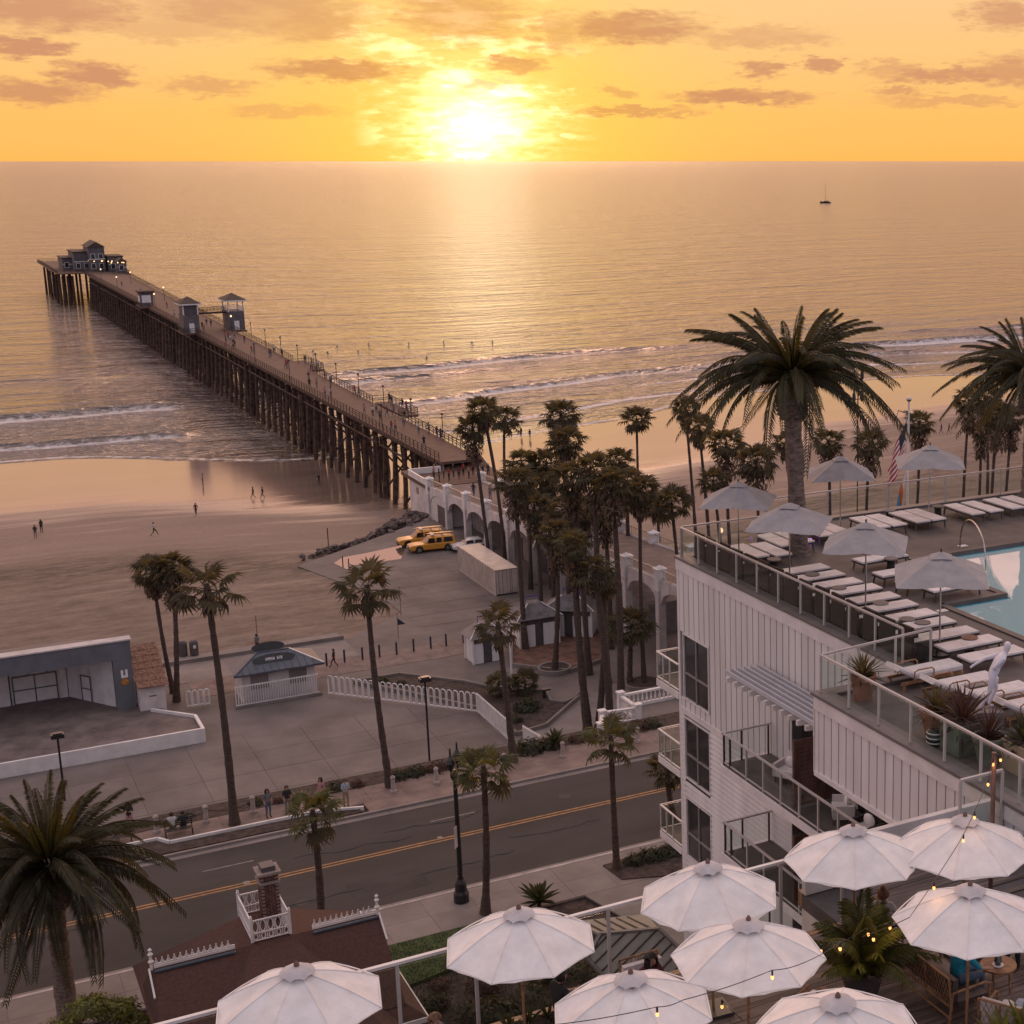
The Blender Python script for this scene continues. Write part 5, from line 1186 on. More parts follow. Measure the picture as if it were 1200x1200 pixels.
def stage_door(x0, x1, y, z0, z1, leaves):
    d = part('door', MB().box(x0, y - .06, z0, x1, y - .01, z1), m_white, bs, world=True); f = MB(); t_ = .1
    for i in range(leaves + 1): x = lerp(x0, x1, i / leaves); f.box(x - t_ / 2, y - .1, z0, x + t_ / 2, y - .062, z1)
    for z in (z0 + .05, (z0 + z1) / 2, z1 - .05): f.box(x0, y - .103, z - t_ / 2, x1, y - .061, z + t_ / 2)
    q = link('door_trim', f.mesh('door_trim', m_blueg, False, tuple(bs.location)), d)
stage_door(4.9, 8.1, 134.55, .91, 3.3, 2); 
d = part('door', MB().cbox((10.1, 132.55, 2.0), (1.1, .06, 2.2), math.atan2(-4.7, 3.0)), m_white, bs, world=True)
f = MB(); ang = math.atan2(-4.7, 3.0); ax_ = Vector((math.cos(ang), math.sin(ang), 0)); c0 = Vector((10.1, 132.55, 2.0)) + Vector((ax_.y, -ax_.x, 0)) * .05
for s in (-.55, .55): f.cbox(c0 + ax_ * s, (.09, .05, 2.2), ang)
for z in (-1.08, 0, 1.08): f.cbox(c0 + Vector((0, 0, z)), (1.18, .045, .09), ang)
link('door_trim', f.mesh('door_trim', m_blueg, False, tuple(bs.location)), d)
s_ = part('sign', MB().lathe([(.30, -.01), (.30, .01)], 20), mat('orange_sign', (.45, .19, .05), .5, .2, 6, 0), bs); s_.location = (12.65 - 8, 128.97 - 128, 3.2); s_.rotation_euler = (R(90), 0, 0)
part('sign', MB().box(12.4, 128.95, 3.75, 12.58, 128.99, 4.2).box(12.72, 128.95, 3.75, 12.9, 128.99, 4.2).box(12.4, 128.945, 3.55, 12.9, 128.985, 3.74), m_white, bs, world=True)
# small tiled building
t = thing('tiled_store', 'little white store with clay tile roof against the bandshell frame', 'building', (14.2, 130, 0)); part('wall', MB().box(-.75, -2.2, 0, 1.2, 3, 2.9), m_offw, t); part('vent', MB().box(.0, -2.23, 2.0, .5, -2.203, 2.08), m_shut, t)
for k in range(7):
    y = -2.6 + k * .85; z = 2.9 + k * .27
    for i in range(9):
        x = -.85 + i * .26; part('roof_tile', MB().prism([(x, y), (x + .25, y), (x + .25, y + .86), (x, y + .86)], [z, z, z + .27, z + .27], [z + .09, z + .09, z + .33, z + .33]), m_tile, t)
t = thing('stair_rail', 'short dark stair rail at the side of the stage', 'handrail', (14.4, 127.2, .2)); part('rail', MB().beam((0, 0, .9), (1.1, .2, .15), .06, .06).beam((0, 0, 0), (0, 0, .9), .06, .06).beam((1.1, .2, -.2), (1.1, .2, .15), .06, .06), m_dark, t)
def hoop_fence(a, b, n, label, z0=0.0, h=1.75, hoop=True, seed=0, w=.055, zb=None):
    a = Vector(a); b = Vector(b); d = (b - a) / n; t = thing('picket_fence', label, 'fence', (a.x, a.y, z0)); L_ = (b - a).length; ang = math.atan2(d.y, d.x); sp = d.length; zb = z0 if zb is None else zb
    if hoop:
        k = sp * .80; pts = [(0, 0, .12), (0, 0, h - k / 2)] + [(k / 2 - k / 2 * math.cos(q), 0, h - k / 2 + k / 2 * math.sin(q)) for q in (R(45), R(90), R(135))] + [(k, 0, h - k / 2), (k, 0, .12)]
        me = MB().tube(pts, w, 5).mesh('hoop_picket', m_white)
    else: me = MB().box(-w, -w, .1, w, w, h).mesh('picket', m_white)
    for i in range(n): link(me.name.split('.')[0], me, t, (d.x * (i + .1), d.y * (i + .1), lerp(0, zb - z0, i / n)), (0, 0, ang))
    mb = MB(); mb.beam((0, 0, .22), (b.x - a.x, b.y - a.y, .22 + zb - z0), .07, .10); 
    if not hoop: mb.beam((0, 0, h - .1), (b.x - a.x, b.y - a.y, h - .1 + zb - z0), .09, .09)
    part('rail', mb, m_white, t); return t
hoop_fence((17.1, 129.2), (18.9, 129.0), 4, 'four pale hoops of fence beside the tiled store', 0, 1.5)
A0 = G(378, 822, 0); A1 = G(560, 836, 0); A2 = G(606, 884, 0); A3 = G(612, 884, 0)
hoop_fence((27.9, 126.6), A1.xy, 25, 'white hoop picket fence running right from the kiosk in front of the bed')
hoop_fence(A1.xy, G(600, 872, 0).xy, 22, 'white picket fence turning down the right side of the amphitheatre', 0, 1.75, False)
hoop_fence(G(614, 872, .6).xy, G(634, 884, 1.2).xy, 9, 'short white fence beside the steps below the big shrub', .6, 1.5, False, zb=1.2)
hoop_fence((20.6, 127.15), (27.3, 127.15), 34, 'close set pale pickets screening the front of the kiosk', 0, 1.9, False, 0, .03)
mb = MB().box(20.5, 126.9, 0, 27.5, 127.1, .22); struct('kiosk_plinth', mb, m_conc2)
# ================================================================== KIOSKS
def hiproof(mb, x0, x1, y0, y1, z, h, o=.5, ridge=None):
    x0 -= o; x1 += o; y0 -= o; y1 += o; r = (y1 - y0) / 2 if ridge is None else ridge; cy = (y0 + y1) / 2
    mb.add([(x0, y0, z), (x1, y0, z), (x1, y1, z), (x0, y1, z), (x0 + r, cy, z + h), (x1 - r, cy, z + h)], [(0, 1, 5, 4), (2, 3, 4, 5), (1, 2, 5), (3, 0, 4), (3, 2, 1, 0)])
t = thing('kiosk', 'pale kiosk with blue hip roof and dark oval sign by the picket fence', 'kiosk', (24.2, 129.4, 0))
part('wall', MB().box(-2.9, -1.6, 0, 3.0, 1.7, 2.75), m_offw, t)
mb = MB(); hiproof(mb, -2.9, 3.0, -1.6, 1.7, 2.76, 1.0, .65); part('roof', mb, m_blroof, t)
for i in range(13):
    x = -3.4 + i * .57; yb = -2.25; f = min(1, (x + 3.55) / 2.3, (3.65 - x) / 2.3)
    if f > .1: part('roof_seam', MB().beam((x, yb, 2.79), (x, yb + 2.3 * f, 2.79 + 1.0 * f), .035, .035), m_blroof, t)
for a_, b_ in (((-3.55, -2.25, 2.78), (-1.25, .05, 3.78)), ((3.65, -2.25, 2.78), (1.35, .05, 3.78)), ((-1.25, .05, 3.78), (1.35, .05, 3.78))): part('ridge_cap', MB().beam(a_, b_, .12, .08), m_white if a_[0] > 3 else m_blroof, t)
part('fascia', MB().box(-3.6, -2.3, 2.6, 3.7, -2.255, 2.76), m_blroof, t)
sg = MB().lathe([(1, -.04), (1, .04)], 28); sg.v = [(x * 1.75, y * .42, z) for x, y, z in sg.v]; s_ = part('oval_sign', sg, m_dark, t); s_.location = (-.15, -1.15, 3.45); s_.rotation_euler = (R(62), 0, 0)
rnd = random.Random(2)
for i in range(9):                                   # the lettering is too small to read: pale strokes of its size
    if i == 5: continue
    lt = MB().box(-.06, -.13, 0, -.02, .13, .01).box(.02, -.13, 0, .06, .10, .01).box(-.06, rnd.choice([-.03, .08, -.11]), .0, .06, rnd.choice([.02, .12]), .012); q = link('letter', lt.mesh('letter', m_offw), s_, (-.62 + i * .155, 0, .045))
sg2 = MB().lathe([(1, -.04), (1, .04)], 24); sg2.v = [(x * 1.35, y * .42, z) for x, y, z in sg2.v]; s2 = part('oval_sign', sg2, m_dark, t); s2.location = (-.2, .75, 3.95); s2.rotation_euler = (R(70), 0, 0)
for x in (-1.5, 1.6): part('hatch', MB().box(x - .7, -1.68, 1.2, x + .7, -1.603, 2.4), m_conc2, t)
def hut(p, w, d, h, roofcol, label, face=True, rz=0):
    t = thing('ticket_hut', label, 'hut', p, rz)
    for sx in (-1, 1):
        for sy in (-1, 1): part('post', MB().box(sx * w - .08, sy * d - .08, .0, sx * w + .08, sy * d + .08, h), m_white, t)
    part('wall', MB().box(-w + .09, -d + .03, .02, -.4, -d + .1, h * .78).box(.4, -d + .03, .02, w - .09, -d + .1, h * .78).box(-w + .02, -d + .09, .02, -w + .1, d, h).box(w - .1, -d + .09, .02, w - .02, d, h).box(-w, d - .1, .02, w, d - .02, h), m_wall, t)
    part('opening', MB().box(-.39, -d + .14, .05, .39, -d + .2, h * .95).box(-w + .12, -d + .12, h * .79, w - .12, -d + .18, h * .98), m_shut, t)
    mb = MB(); o = .35; z = h + .003; k = .35
    mb.add([(-w - o, -d - o, z), (w + o, -d - o, z), (w + o, d + o, z), (-w - o, d + o, z), (-w * k, -d * k, z + 1.15), (w * k, -d * k, z + 1.15), (w * k, d * k, z + 1.15), (-w * k, d * k, z + 1.15)], [(0, 1, 5, 4), (1, 2, 6, 5), (2, 3, 7, 6), (3, 0, 4, 7), (4, 5, 6, 7), (3, 2, 1, 0)])
    part('roof', mb, roofcol, t)
    for a_, b_ in (((-w - o, -d - o), (-w * k, -d * k)), ((w + o, -d - o), (w * k, -d * k))): part('hip_trim', MB().beam((*a_, z + .03), (*b_, z + 1.18), .09, .06), m_white, t)
    part('bracket', MB().tube([(-w * k, 0, z + 1.15), (-w * k, 0, z + 1.7), (w * k, 0, z + 1.7), (w * k, 0, z + 1.15)], .05, 5), cloth('violet', (.09, .06, .28)), t)
    return t
p = G(572, 776, 0); hut(p + Vector((0, 1.0, 0)), 1.35, 1.1, 2.4, m_conc2, 'small white open fronted hut with pale hip roof behind the short fan palm')
p = G(632, 756, .15); hut(p + Vector((0, 1.4, 0)), 1.9, 1.6, 2.7, mat('grey_roof', (.15, .13, .14), .7, .2, 2, .3), 'white ticket hut with grey roof behind the half round planter')
p = G(668, 748, .15); hut(p + Vector((1.0, 1.8, 0)), 2.2, 1.6, 2.6, MATS['grey_roof'], 'second grey roofed hut half hidden by palm trunks', rz=R(-35))
# round planters
for (px, py, r, lab) in [(650, 786, 1.5, 'half round kerb planter at the foot of the lower fan palm'), (755, 804, 1.7, 'round kerb planter at the foot of the right hand fan palm')]:
    c = G(px, py, 0); t = thing('planter_ring', lab, 'planter', c); part('kerb', MB().lathe([(r, 0), (r, .4), (r - .2, .4), (r - .2, .1)], 22), m_conc2, t); part('soil', MB().lathe([(r - .21, 0), (r - .21, .3)], 20), m_mulch, t)
# blue bollards and sand side posts
for k, (px, py) in enumerate([(383, 780), (404, 776), (425, 773), (445, 770), (465, 767), (485, 763), (505, 760), (523, 757), (543, 753)]):
    p = G(px, py, 0); t = solo('bollard', MB().lathe([(.09, 0), (.09, 1.15), (.06, 1.2)], 8, tuple(p)), mat('violet_blue_post', (.035, .033, .062), .5, .1, 2, 0), ORD[k] + ' thin blue post from the kiosk along the edge of the plaza', 'bollard', tuple(p), 'thin blue posts along the plaza edge')
for k, (px, py) in enumerate([(185, 978), (243, 966), (299, 956), (465, 933), (518, 925), (596, 906), (665, 892), (756, 876), (138, 990), (98, 998)]):
    p = G(px, py, ST); p.y = 84.6 if px > 400 else 85.8
    t = thing('stone_bollard', ORD[k] + ' stone post along the far pavement, counting right from the date palm' if k < 8 else ['stone post hidden among the date palm fronds, right one', 'stone post hidden among the date palm fronds, left one'][k - 8], 'bollard', p, 0, 'stone posts along the far pavement')
    part('shaft', MB().lathe([(.2, 0), (.2, .12), (.14, .2), (.12, .82), (.15, .88), (.15, .94), (.07, 1.03)], 10), m_stone, t)
ch = [(9.3, 85.8), (11.9, 85.8), (14.4, 85.8)]
for k, (a_, b_) in enumerate(zip(ch, ch[1:])):
    pts = [(lerp(a_[0], b_[0], u / 8), 85.8, ST + .72 - .28 * math.sin(math.pi * u / 8)) for u in range(9)]
    solo('chain', MB().tube(pts, .025, 5), m_dark, ['sagging chain between the first two stone posts', 'sagging chain between the second and third stone posts'][k], 'chain', pts[0])
# bench group and stroller
def bench(p, rz, label):
    t = thing('park_bench', label, 'bench', p, rz)
    for i in range(4): part('seat_slat', MB().box(-.75, -.05 + i * .13, .43, .75, .06 + i * .13, .46), m_frame, t)
    for i in range(4): part('back_slat', MB().box(-.75, -.10 - i * .02, .52 + i * .11, .75, -.07 - i * .02, .60 + i * .11), m_frame, t)
    for x in (-.68, .68): part('leg', MB().beam((x, -.02, 0), (x, -.12, .92), .05, .05).beam((x, .40, 0), (x, .40, .44), .05, .05).beam((x, -.05, .42), (x, .42, .42), .05, .05), m_dark, t)
bench(G(210, 978, ST), R(176), 'dark slatted bench facing the sea beside the first stone post'); bench(G(138, 988, ST) , R(176), 'dark slatted bench under the date palm fronds on the far pavement')
person(G(203, 978, ST), R(-10), 'sit', 'person with pale hood sitting on the dark bench', cW, cG); person(G(216, 976, ST), R(-5), 'sit', 'person in black sitting at the right end of the dark bench', cB, cB)
# street lamps
def street_lamp(p, h, label, kind):
    t = thing('street_lamp', label, 'lamp post', p)
    if kind == 'box':
        part('post', MB().tube([(0, 0, 0), (0, 0, h)], .075, 8), m_dark, t); part('head', MB().box(-.42, -.3, h, .42, .3, h + .28).box(-.3, -.2, h + .28, .3, .2, h + .36), m_dark, t)
    else:
        part('base', MB().lathe([(.38, 0), (.38, .45), (.30, .6), (.26, 1.0), (.16, 1.2), (.15, 1.35)], 12), m_dark, t); part('post', MB().lathe([(.13, 1.35), (.095, h - 1.5)], 10), m_dark, t)
        part('arm', MB().tube([(-.42, 0, h - 1.0), (-.42, 0, h - 1.35), (-.2, 0, h - 1.6), (0, 0, h - 1.5), (.2, 0, h - 1.6), (.42, 0, h - 1.35), (.42, 0, h - 1.0)], .04, 6).lathe([(.12, h - 1.6), (.16, h - 1.4), (.05, h - 1.1)], 8), m_dark, t)
        for x in (-.42, .42):
            hd = part('lantern', MB().lathe([(.09, h - 1.0), (.22, h - .62), (.22, h - .6)], 8, (x, 0, 0)), m_glassw, t); part('cap', MB().lathe([(.27, h - .6), (.2, h - .42), (.08, h - .25), (.05, h - .18), (.04, h + .1), (.005, h + .2)], 10, (x, 0, 0)), m_dark, hd)
        part('sign', MB().box(-.42, -.02, 3.0, -.12, .02, 4.1), m_offw, t)
    return t
street_lamp(G(504, 902, 0), 6.9, 'slim dark post with flat square head behind the far pavement palms', 'box'); street_lamp(G(76, 938, 0), 4.7, 'dark square headed post in front of the stage on the left', 'box')
lp = street_lamp(G(541, 1056, ST), 8.1, 'black ornate twin headed street lamp on the near pavement', 'twin'); lp.rotation_euler = (0, 0, R(50))
def globe(p, h, label):
    t = thing('globe_lamp', label, 'lamp post', p, 0, 'globe lamps by the bridge'); part('post', MB().lathe([(.12, 0), (.06, .5), (.05, h)], 8), m_dark, t); part('globe', MB().ball((0, 0, h + .25), .27, 10, 7), mat('warm_globe', (.8, .6, .4), .3, 0, 1, 0, emit=(1, .62, .32), estr=1.1), t)
for k, (X, Y, lab) in enumerate([(62.9, 122, 'warm globe lamp beyond the bridge nearest the hotel'), (62.9, 150, 'warm globe lamp beyond the bridge behind the palm clump'), (62.8, 190, 'warm globe lamp at the pier entrance')]): globe((X, Y, bz(Y)), 3.0, lab)
for k, (px, py, Y) in enumerate([(783, 592, 112), (731, 640, 120), (748, 700, 118)]): pass
# bins and small things on the plaza
for k, (px, py, lab) in enumerate([(215, 768, 'left dark domed bin on the promenade edge'), (228, 767, 'right dark domed bin with white notice on the promenade edge')]):
    t = thing('litter_bin', lab, 'bin', G(px, py, 0), 0, 'domed bins on the promenade'); part('body', MB().lathe([(.38, 0), (.38, 1.1), (.34, 1.25), (.2, 1.4)], 12), m_shut, t); part('notice', MB().box(-.12, -.42, .7, .12, -.39, 1.0), m_white, t) if k else None
def post(px, py, z, h, label, cat, m=m_timb, r=.06):
    p = G(px, py, z); return solo('timber_post' if m is m_timb else 'pole', MB().tube([p, p + Vector((0, 0, h))], r, 6), m, label, cat, tuple(p))
post(385, 640, -.8, 2.2, 'lone timber post on the rock bank beside the puddle', 'post'); post(402, 664, 0, 1.2, 'left of two short posts at the yard gate by the puddle', 'post'); post(409, 667, 0, 1.2, 'right of two short posts at the yard gate by the puddle', 'post')
post(470, 722, 0, 3.2, 'slim pole with a small sign near the sand edge', 'post', m_steel, .04); post(302, 752, 0, 2.6, 'thin sign post on the path above the kiosk', 'post', m_steel, .05)
p = G(467, 748, 0); t = thing('pennant_post', 'post with a small dark blue pennant on the plaza edge', 'sign', p); part('pole', MB().tube([(0, 0, 0), (0, 0, 2.6)], .04, 6), m_steel, t); part('pennant', MB().add([(0, 0, 2.0), (0, 0, 1.3), (.75, 0, 1.3), (0, .03, 2.0), (0, .03, 1.3), (.75, .03, 1.3)], [(0, 1, 2), (5, 4, 3), (0, 3, 4, 1), (1, 4, 5, 2), (2, 5, 3, 0)]), cN, t)
# drinking fountain / small dark stand on the path
p = G(638, 820, 0); t = thing('drinking_fountain', 'dark drinking fountain standing in the notch of the mulch bed', 'fountain', p); part('pedestal', MB().lathe([(.22, 0), (.16, .2), (.14, .8)], 8), m_dark, t); part('basin', MB().cbox((.15, 0, .88), (.7, .4, .14)), m_dark, t)
p = G(600, 800, 0); solo('flagless_pole', MB().tube([p, p + Vector((0, 0, 6.2))], .09, 8), m_white, 'white pole rising beside the short leaning fan palm', 'pole', tuple(p))
# balustrade landing
t = thing('balustrade', 'white balustrade round a grey landing at the street end of the ramp', 'balustrade', (39, 90, ST - .6))
PEDS = []
def balus(a, b, za, zb):
    a = Vector((*a, za)); b = Vector((*b, zb)); n = max(2, int((b - a).length / .32)); mb = MB(); mb.beam(a + Vector((0, 0, .95)), b + Vector((0, 0, .95)), .26, .14); mb.beam(a + Vector((0, 0, .1)), b + Vector((0, 0, .1)), .24, .2)
    part('rail', mb, m_white, t, world=True)
    for i in range(1, n):
        p = a.lerp(b, i / n); part('baluster', MB().lathe([(.06, .2), (.09, .38), (.05, .6), (.07, .88)], 7, tuple(p)), m_white, t, world=True)
    for p in (a, b):
        if any((p - q).length < .5 for q in PEDS): continue
        PEDS.append(p.copy()); part('pedestal', MB().box(p.x - .2, p.y - .2, p.z - .1, p.x + .2, p.y + .2, p.z + 1.15).box(p.x - .26, p.y - .26, p.z + 1.15, p.x + .26, p.y + .26, p.z + 1.26), m_white, t, world=True)
z_ = ST - .6
part('landing', MB().prism([(37.3, 87.6), (43.5, 87.6), (46, 92.4), (39.6, 92.4), (37.3, 90)], 0.0, z_), m_conc, t, world=True)
balus((39.7, 92.2), (45.6, 92.3), z_, z_); balus((39.7, 92.2), (39.7, 89.4), z_, z_); balus((37.4, 90), (36.2, 87.4), z_ - .2, z_); balus((37.4, 90), (39.7, 89.4), z_ - .1, z_)
# ================================================================== HOTEL WITH POOL DECK
WX = 23.3; HZ = 30.0
ht = thing('hotel_building', 'white board clad hotel with balconies and a pool deck on its roof', 'building', (WX, 40, ST))
part('core', MB().box(WX + .12, 12, ST, 62, 48.5, 28.3), m_wall, ht, world=True)
dk = MB()
for (x0, x1, y0, y1) in ((WX + .12, 62, 44, 48.5), (28, 62, 48.5, 51.25), (WX + .12, 30.6, 38.7, 44), (WX + .12, 28.1, 33.5, 38.7), (20.25, 28.1, 12, 33.5)): dk.box(x0, y0, 28.3 if x0 > 21 else 27.8, x1, y1, HZ)
part('pool_deck', dk, m_deck, ht, world=True)
part('pool_wall', MB().box(28.1, 12, 28.302, 28.16, 38.7, 29.9).box(30.6, 38.7, 28.302, 30.66, 44, 29.9).box(28.1, 38.64, 28.302, 30.66, 38.7, 29.9).box(30.6, 43.94, 28.302, 62, 44, 29.9).box(28.16, 12, 28.302, 62, 43.94, 28.34), mat('pool_tile', (.03, .28, .36), .3, .1, 2, 0), ht, world=True)
part('pool_coping', MB().box(27.85, 12, HZ + .003, 28.1, 38.7, HZ + .05).box(30.35, 38.7, HZ + .003, 30.6, 44.25, HZ + .05).box(28.1, 38.7, HZ + .003, 30.35, 38.95, HZ + .05).box(30.6, 44, HZ + .003, 62, 44.25, HZ + .05), mat('dark_coping', (.085, .07, .068), .5, .1, 2, .1), ht, world=True)
pm = bpy.data.materials.new('pool_water'); pm.use_nodes = True
_n = pm.node_tree.nodes; _l = pm.node_tree.links; _b = _n['Principled BSDF']; _b.inputs['Roughness'].default_value = .02; _b.inputs['IOR'].default_value = 3.1
_b.inputs['Base Color'].default_value = (.40, .58, .61, 1); _t = _n.new('ShaderNodeNewGeometry'); _x = _n.new('ShaderNodeTexNoise'); _x.inputs['Scale'].default_value = 1.6; _l.new(_t.outputs['Position'], _x.inputs['Vector']); _p = _n.new('ShaderNodeBump'); _p.inputs['Strength'].default_value = .05; _l.new(_x.outputs[0], _p.inputs['Height']); _l.new(_p.outputs[0], _b.inputs['Normal'])
struct('pool_water', MB().box(28.17, 12, 28.35, 61, 38.63, 29.88).box(30.67, 38.63, 28.35, 61, 43.93, 29.88), pm)
# vertical boards, each a part
win = [(46.25, 48.2, 24.85, 27.25), (46.25, 48.2, 21.75, 24.05), (46.25, 48.2, 18.6, 20.9)]
def board_col(X, y0, y1, z0, z1, gap=.06, th=.055):
    return MB().box(X, y0 + gap / 2, z0, X + th, y1 - gap / 2, z1)
y = 48.55; n = 0
while y > 14.0:
    y0 = y - .40; segs = [(24.42, 29.58)]
    if y0 < 48.22 and y > 46.2: segs = [(24.42, 24.80), (27.32, 29.58)]
    elif y0 < 40.45 and y > 33.5: segs = [(27.42, 29.58)]
    elif y <= 33.5: segs = [(24.42, 27.75)] if not (y0 < 31.2 and y > 28.6) else [(27.0, 27.75)]
    for a, b in segs: part('cladding_board', board_col(WX, y0, y, a, b), m_wall, ht, world=True); n += 1
    y = y0
y = 33.48
while y > 14.2:
    part('cladding_board', board_col(20.1, y - .37, y, 27.86, 29.62, .05), m_wall, ht, world=True); y -= .37
part('backing', MB().box(WX + .06, 12, ST, WX + .118, 48.5, 29.6).box(20.16, 12, 27.8, 20.24, 33.49, 29.7), mat('joint_grey', (.06, .05, .05), .9, .1, 2, 0), ht, world=True)
part('corner_board', MB().box(WX - .02, 48.5, ST, WX + .2, 48.66, 29.6), m_white, ht, world=True); part('corner_board', MB().box(WX - .015, 48.28, ST, WX + .03, 48.5, 24.4), m_white, ht, world=True); part('corner_board', MB().box(20.07, 33.38, 27.86, 20.3, 33.53, 29.62), m_white, ht, world=True)
part('fascia', MB().box(WX - .035, 33.5, 29.58, WX + .11, 48.7, 30.0).box(20.05, 12, 29.62, 20.2, 33.56, 30.0).box(20.06, 33.56, 27.8, 24.0, 33.6, 30.0).box(20.05, 12, 27.72, 20.3, 33.56, 27.86).box(20.3, 12, 27.72, WX, 33.5, 27.79), m_white, ht, world=True)
part('coping', MB().box(WX - .07, 33.6, 30.003, WX + .42, 48.75, 30.09).box(20.0, 12, 30.003, 20.52, 33.66, 30.09).box(20.52, 33.2, 30.003, 23.2, 33.66, 30.088).box(WX + .42, 48.3, 30.003, 28, 48.75, 30.088).box(28, 50.9, 30.003, 62, 51.3, 30.088), m_cap, ht, world=True)
part('band', MB().box(WX - .03, 12, 24.25, WX + .1, 48.6, 24.42), m_white, ht, world=True)
# lapped siding below, real laps
mb = MB(); z = ST + 2
while z < 24.2:
    for (a, b) in ((48.5, 48.22), (46.22, 41.0), (41.0, 40.4), (33.5, 12)):
        if a == 48.5: pass
        mb.add([(WX + .01, b, z + .158), (WX + .01, a, z + .158), (WX - .03, a, z), (WX - .03, b, z), (WX + .1, b, z), (WX + .1, a, z)], [(0, 1, 2, 3), (3, 2, 5, 4)])
    inwin = any(z + .2 > w[2] and z < w[3] for w in win)
    if not inwin: mb.add([(WX + .01, 46.22, z + .158), (WX + .01, 48.22, z + .158), (WX - .03, 48.22, z), (WX - .03, 46.22, z), (WX + .1, 46.22, z), (WX + .1, 48.22, z)], [(0, 1, 2, 3), (3, 2, 5, 4)])
    z += .2
mb.v = [(a, b, c) for a, b, c in mb.v]
part('siding', mb, m_wall, ht, world=True)
for (a, b, z0, z1) in win:
    f = MB(); t_ = .06
    f.box(WX - .035, a, z0 - .06, WX + .05, b, z0).box(WX - .035, a, z1, WX + .05, b, z1 + .06).box(WX - .035, a - .05, z0 - .06, WX + .05, a, z1 + .06).box(WX - .035, b, z0 - .06, WX + .05, b + .05, z1 + .06)
    w = part('window', f, m_white, ht, world=True); zm = z0 + (z1 - z0) * .40; ym = (a + b) / 2
    link('mullion', MB().box(WX - .02, ym - .03, z0, WX + .05, ym + .03, z1).box(WX - .018, a, zm - .03, WX + .05, b, zm + .03).mesh('mullion', mat('grey_mullion', (.26, .235, .23), .5, .05, 2, 0), False, tuple(ht.location)), w)
    for (ya, yb) in ((a, ym - .03), (ym + .03, b)):
        for (za, zb) in ((z0, zm - .03), (zm + .03, z1)): link('pane', MB().box(WX + .03, ya + .005, za + .005, WX + .045, yb - .005, zb - .005).mesh('pane', m_glassw, False, tuple(ht.location)), w)
# glazed doors behind the balconies
for zf in (24.9, 21.8, 18.7, 15.6):
    d = part('door', MB().box(WX - .02, 40.36, zf, WX + .1, 40.46, zf + 2.5).box(WX - .02, 33.5, zf + 2.45, WX + .1, 40.4, zf + 2.55).box(WX - .01, 38.9, zf, WX + .1, 39.0, zf + 2.45).box(WX - .01, 36.4, zf, WX + .1, 36.5, zf + 2.45), m_white, ht, world=True)
    link('pane', MB().box(WX + .0, 33.5, zf, WX + .04, 40.36, zf + 2.44).mesh('pane', m_glassw, False, tuple(ht.location)), d)
    if zf < 24: part('door', MB().box(WX - .012, 24, zf, WX + .02, 31, zf + 2.3), m_glassw, ht, world=True)
part('door', MB().box(WX - .01, 28.7, 24.9, WX + .02, 31.1, 26.9), m_glassw, ht, world=True)
RAILP = m_metal
def balcony(xa, xb, ya, yb, zf, posts_y, label, seaside=False):
    """slab with glazed rail; long side at xa (facing the street side) unless seaside"""
    b = part('balcony', MB().box(xa, ya, zf - .28, xb, yb, zf - .03), m_white, ht, world=True, label=label)
    link('floor', MB().box(xa + .06, ya + .05, zf - .029, xb - .002, yb - .05, zf).mesh('floor', m_deck, False, tuple(ht.location)), b)
    def q(name, mb, m): return link(name, mb.mesh(name, m, False, tuple(ht.location)), b)
    rz_ = zf + 1.03
    if not seaside:
        x = xa + .08; q('top_rail', MB().box(x - .035, ya, rz_, x + .035, yb - .045, rz_ + .05).box(x - .035, yb - .115, rz_ + .001, xb, yb - .045, rz_ + .051), RAILP); q('bottom_rail', MB().box(x - .02, ya, zf + .06, x + .02, yb - .05, zf + .10), RAILP)
        for i, y in enumerate(posts_y):
            q('post', MB().box(x - .028, y - .028, zf, x + .028, y + .028, rz_), RAILP if i > 1 else m_frame)
        for y0, y1 in zip(posts_y, posts_y[1:]): q('glass_pane', MB().box(x - .007, y1 + .03, zf + .11, x + .007, y0 - .03, rz_ - .02), m_glass)
        for xx in (xa + .75, xb - .1): q('post', MB().box(xx - .025, yb - .105, zf, xx + .025, yb - .055, rz_), m_frame)
        q('glass_pane', MB().box(x + .03, yb - .087, zf + .11, xa + .72, yb - .073, rz_ - .02).box(xa + .78, yb - .087, zf + .11, xb - .13, yb - .073, rz_ - .02), m_glass)
    else:
        y = yb - .06; q('top_rail', MB().box(xa, y - .03, rz_, xb, y + .03, rz_ + .05).box(xa, ya, rz_ + .001, xa + .06, y - .03, rz_ + .051), m_white); q('bottom_rail', MB().box(xa, ya, zf + .06, xa + .05, y, zf + .1).box(xa + .05, y - .02, zf + .06, xb, y + .02, zf + .1), m_white)
        for yy in (ya + .75, ya + 1.3): q('post', MB().box(xa + .005, yy - .025, zf, xa + .055, yy + .025, rz_), RAILP)
        for xx in (xa + .03, xa + 1.5, xa + 3, xa + 4.5): q('post', MB().box(xx - .025, y - .025, zf, xx + .025, y + .025, rz_), RAILP)
        q('glass_pane', MB().box(xa + .02, ya + .03, zf + .11, xa + .034, y - .03, rz_ - .02).box(xa + .07, y - .007, zf + .11, xb, y + .007, rz_ - .02), m_glass)
for k, zf in enumerate((24.9, 21.8, 18.7, 15.6)):
    balcony(21.4, 23.25, 20, 41.75, zf, [41.62, 41.2, 40.1, 39.0, 37.9, 36.8, 35.7, 34.6, 33.5, 32.4, 31.3, 30.2, 29.1, 28.0], ORD[k] + ' long balcony from the top on the street side')
    if k < 4: balcony(23.25, 30, 48.67, 50.55, zf, [], ORD[k] + ' balcony from the top on the seaward side', True)
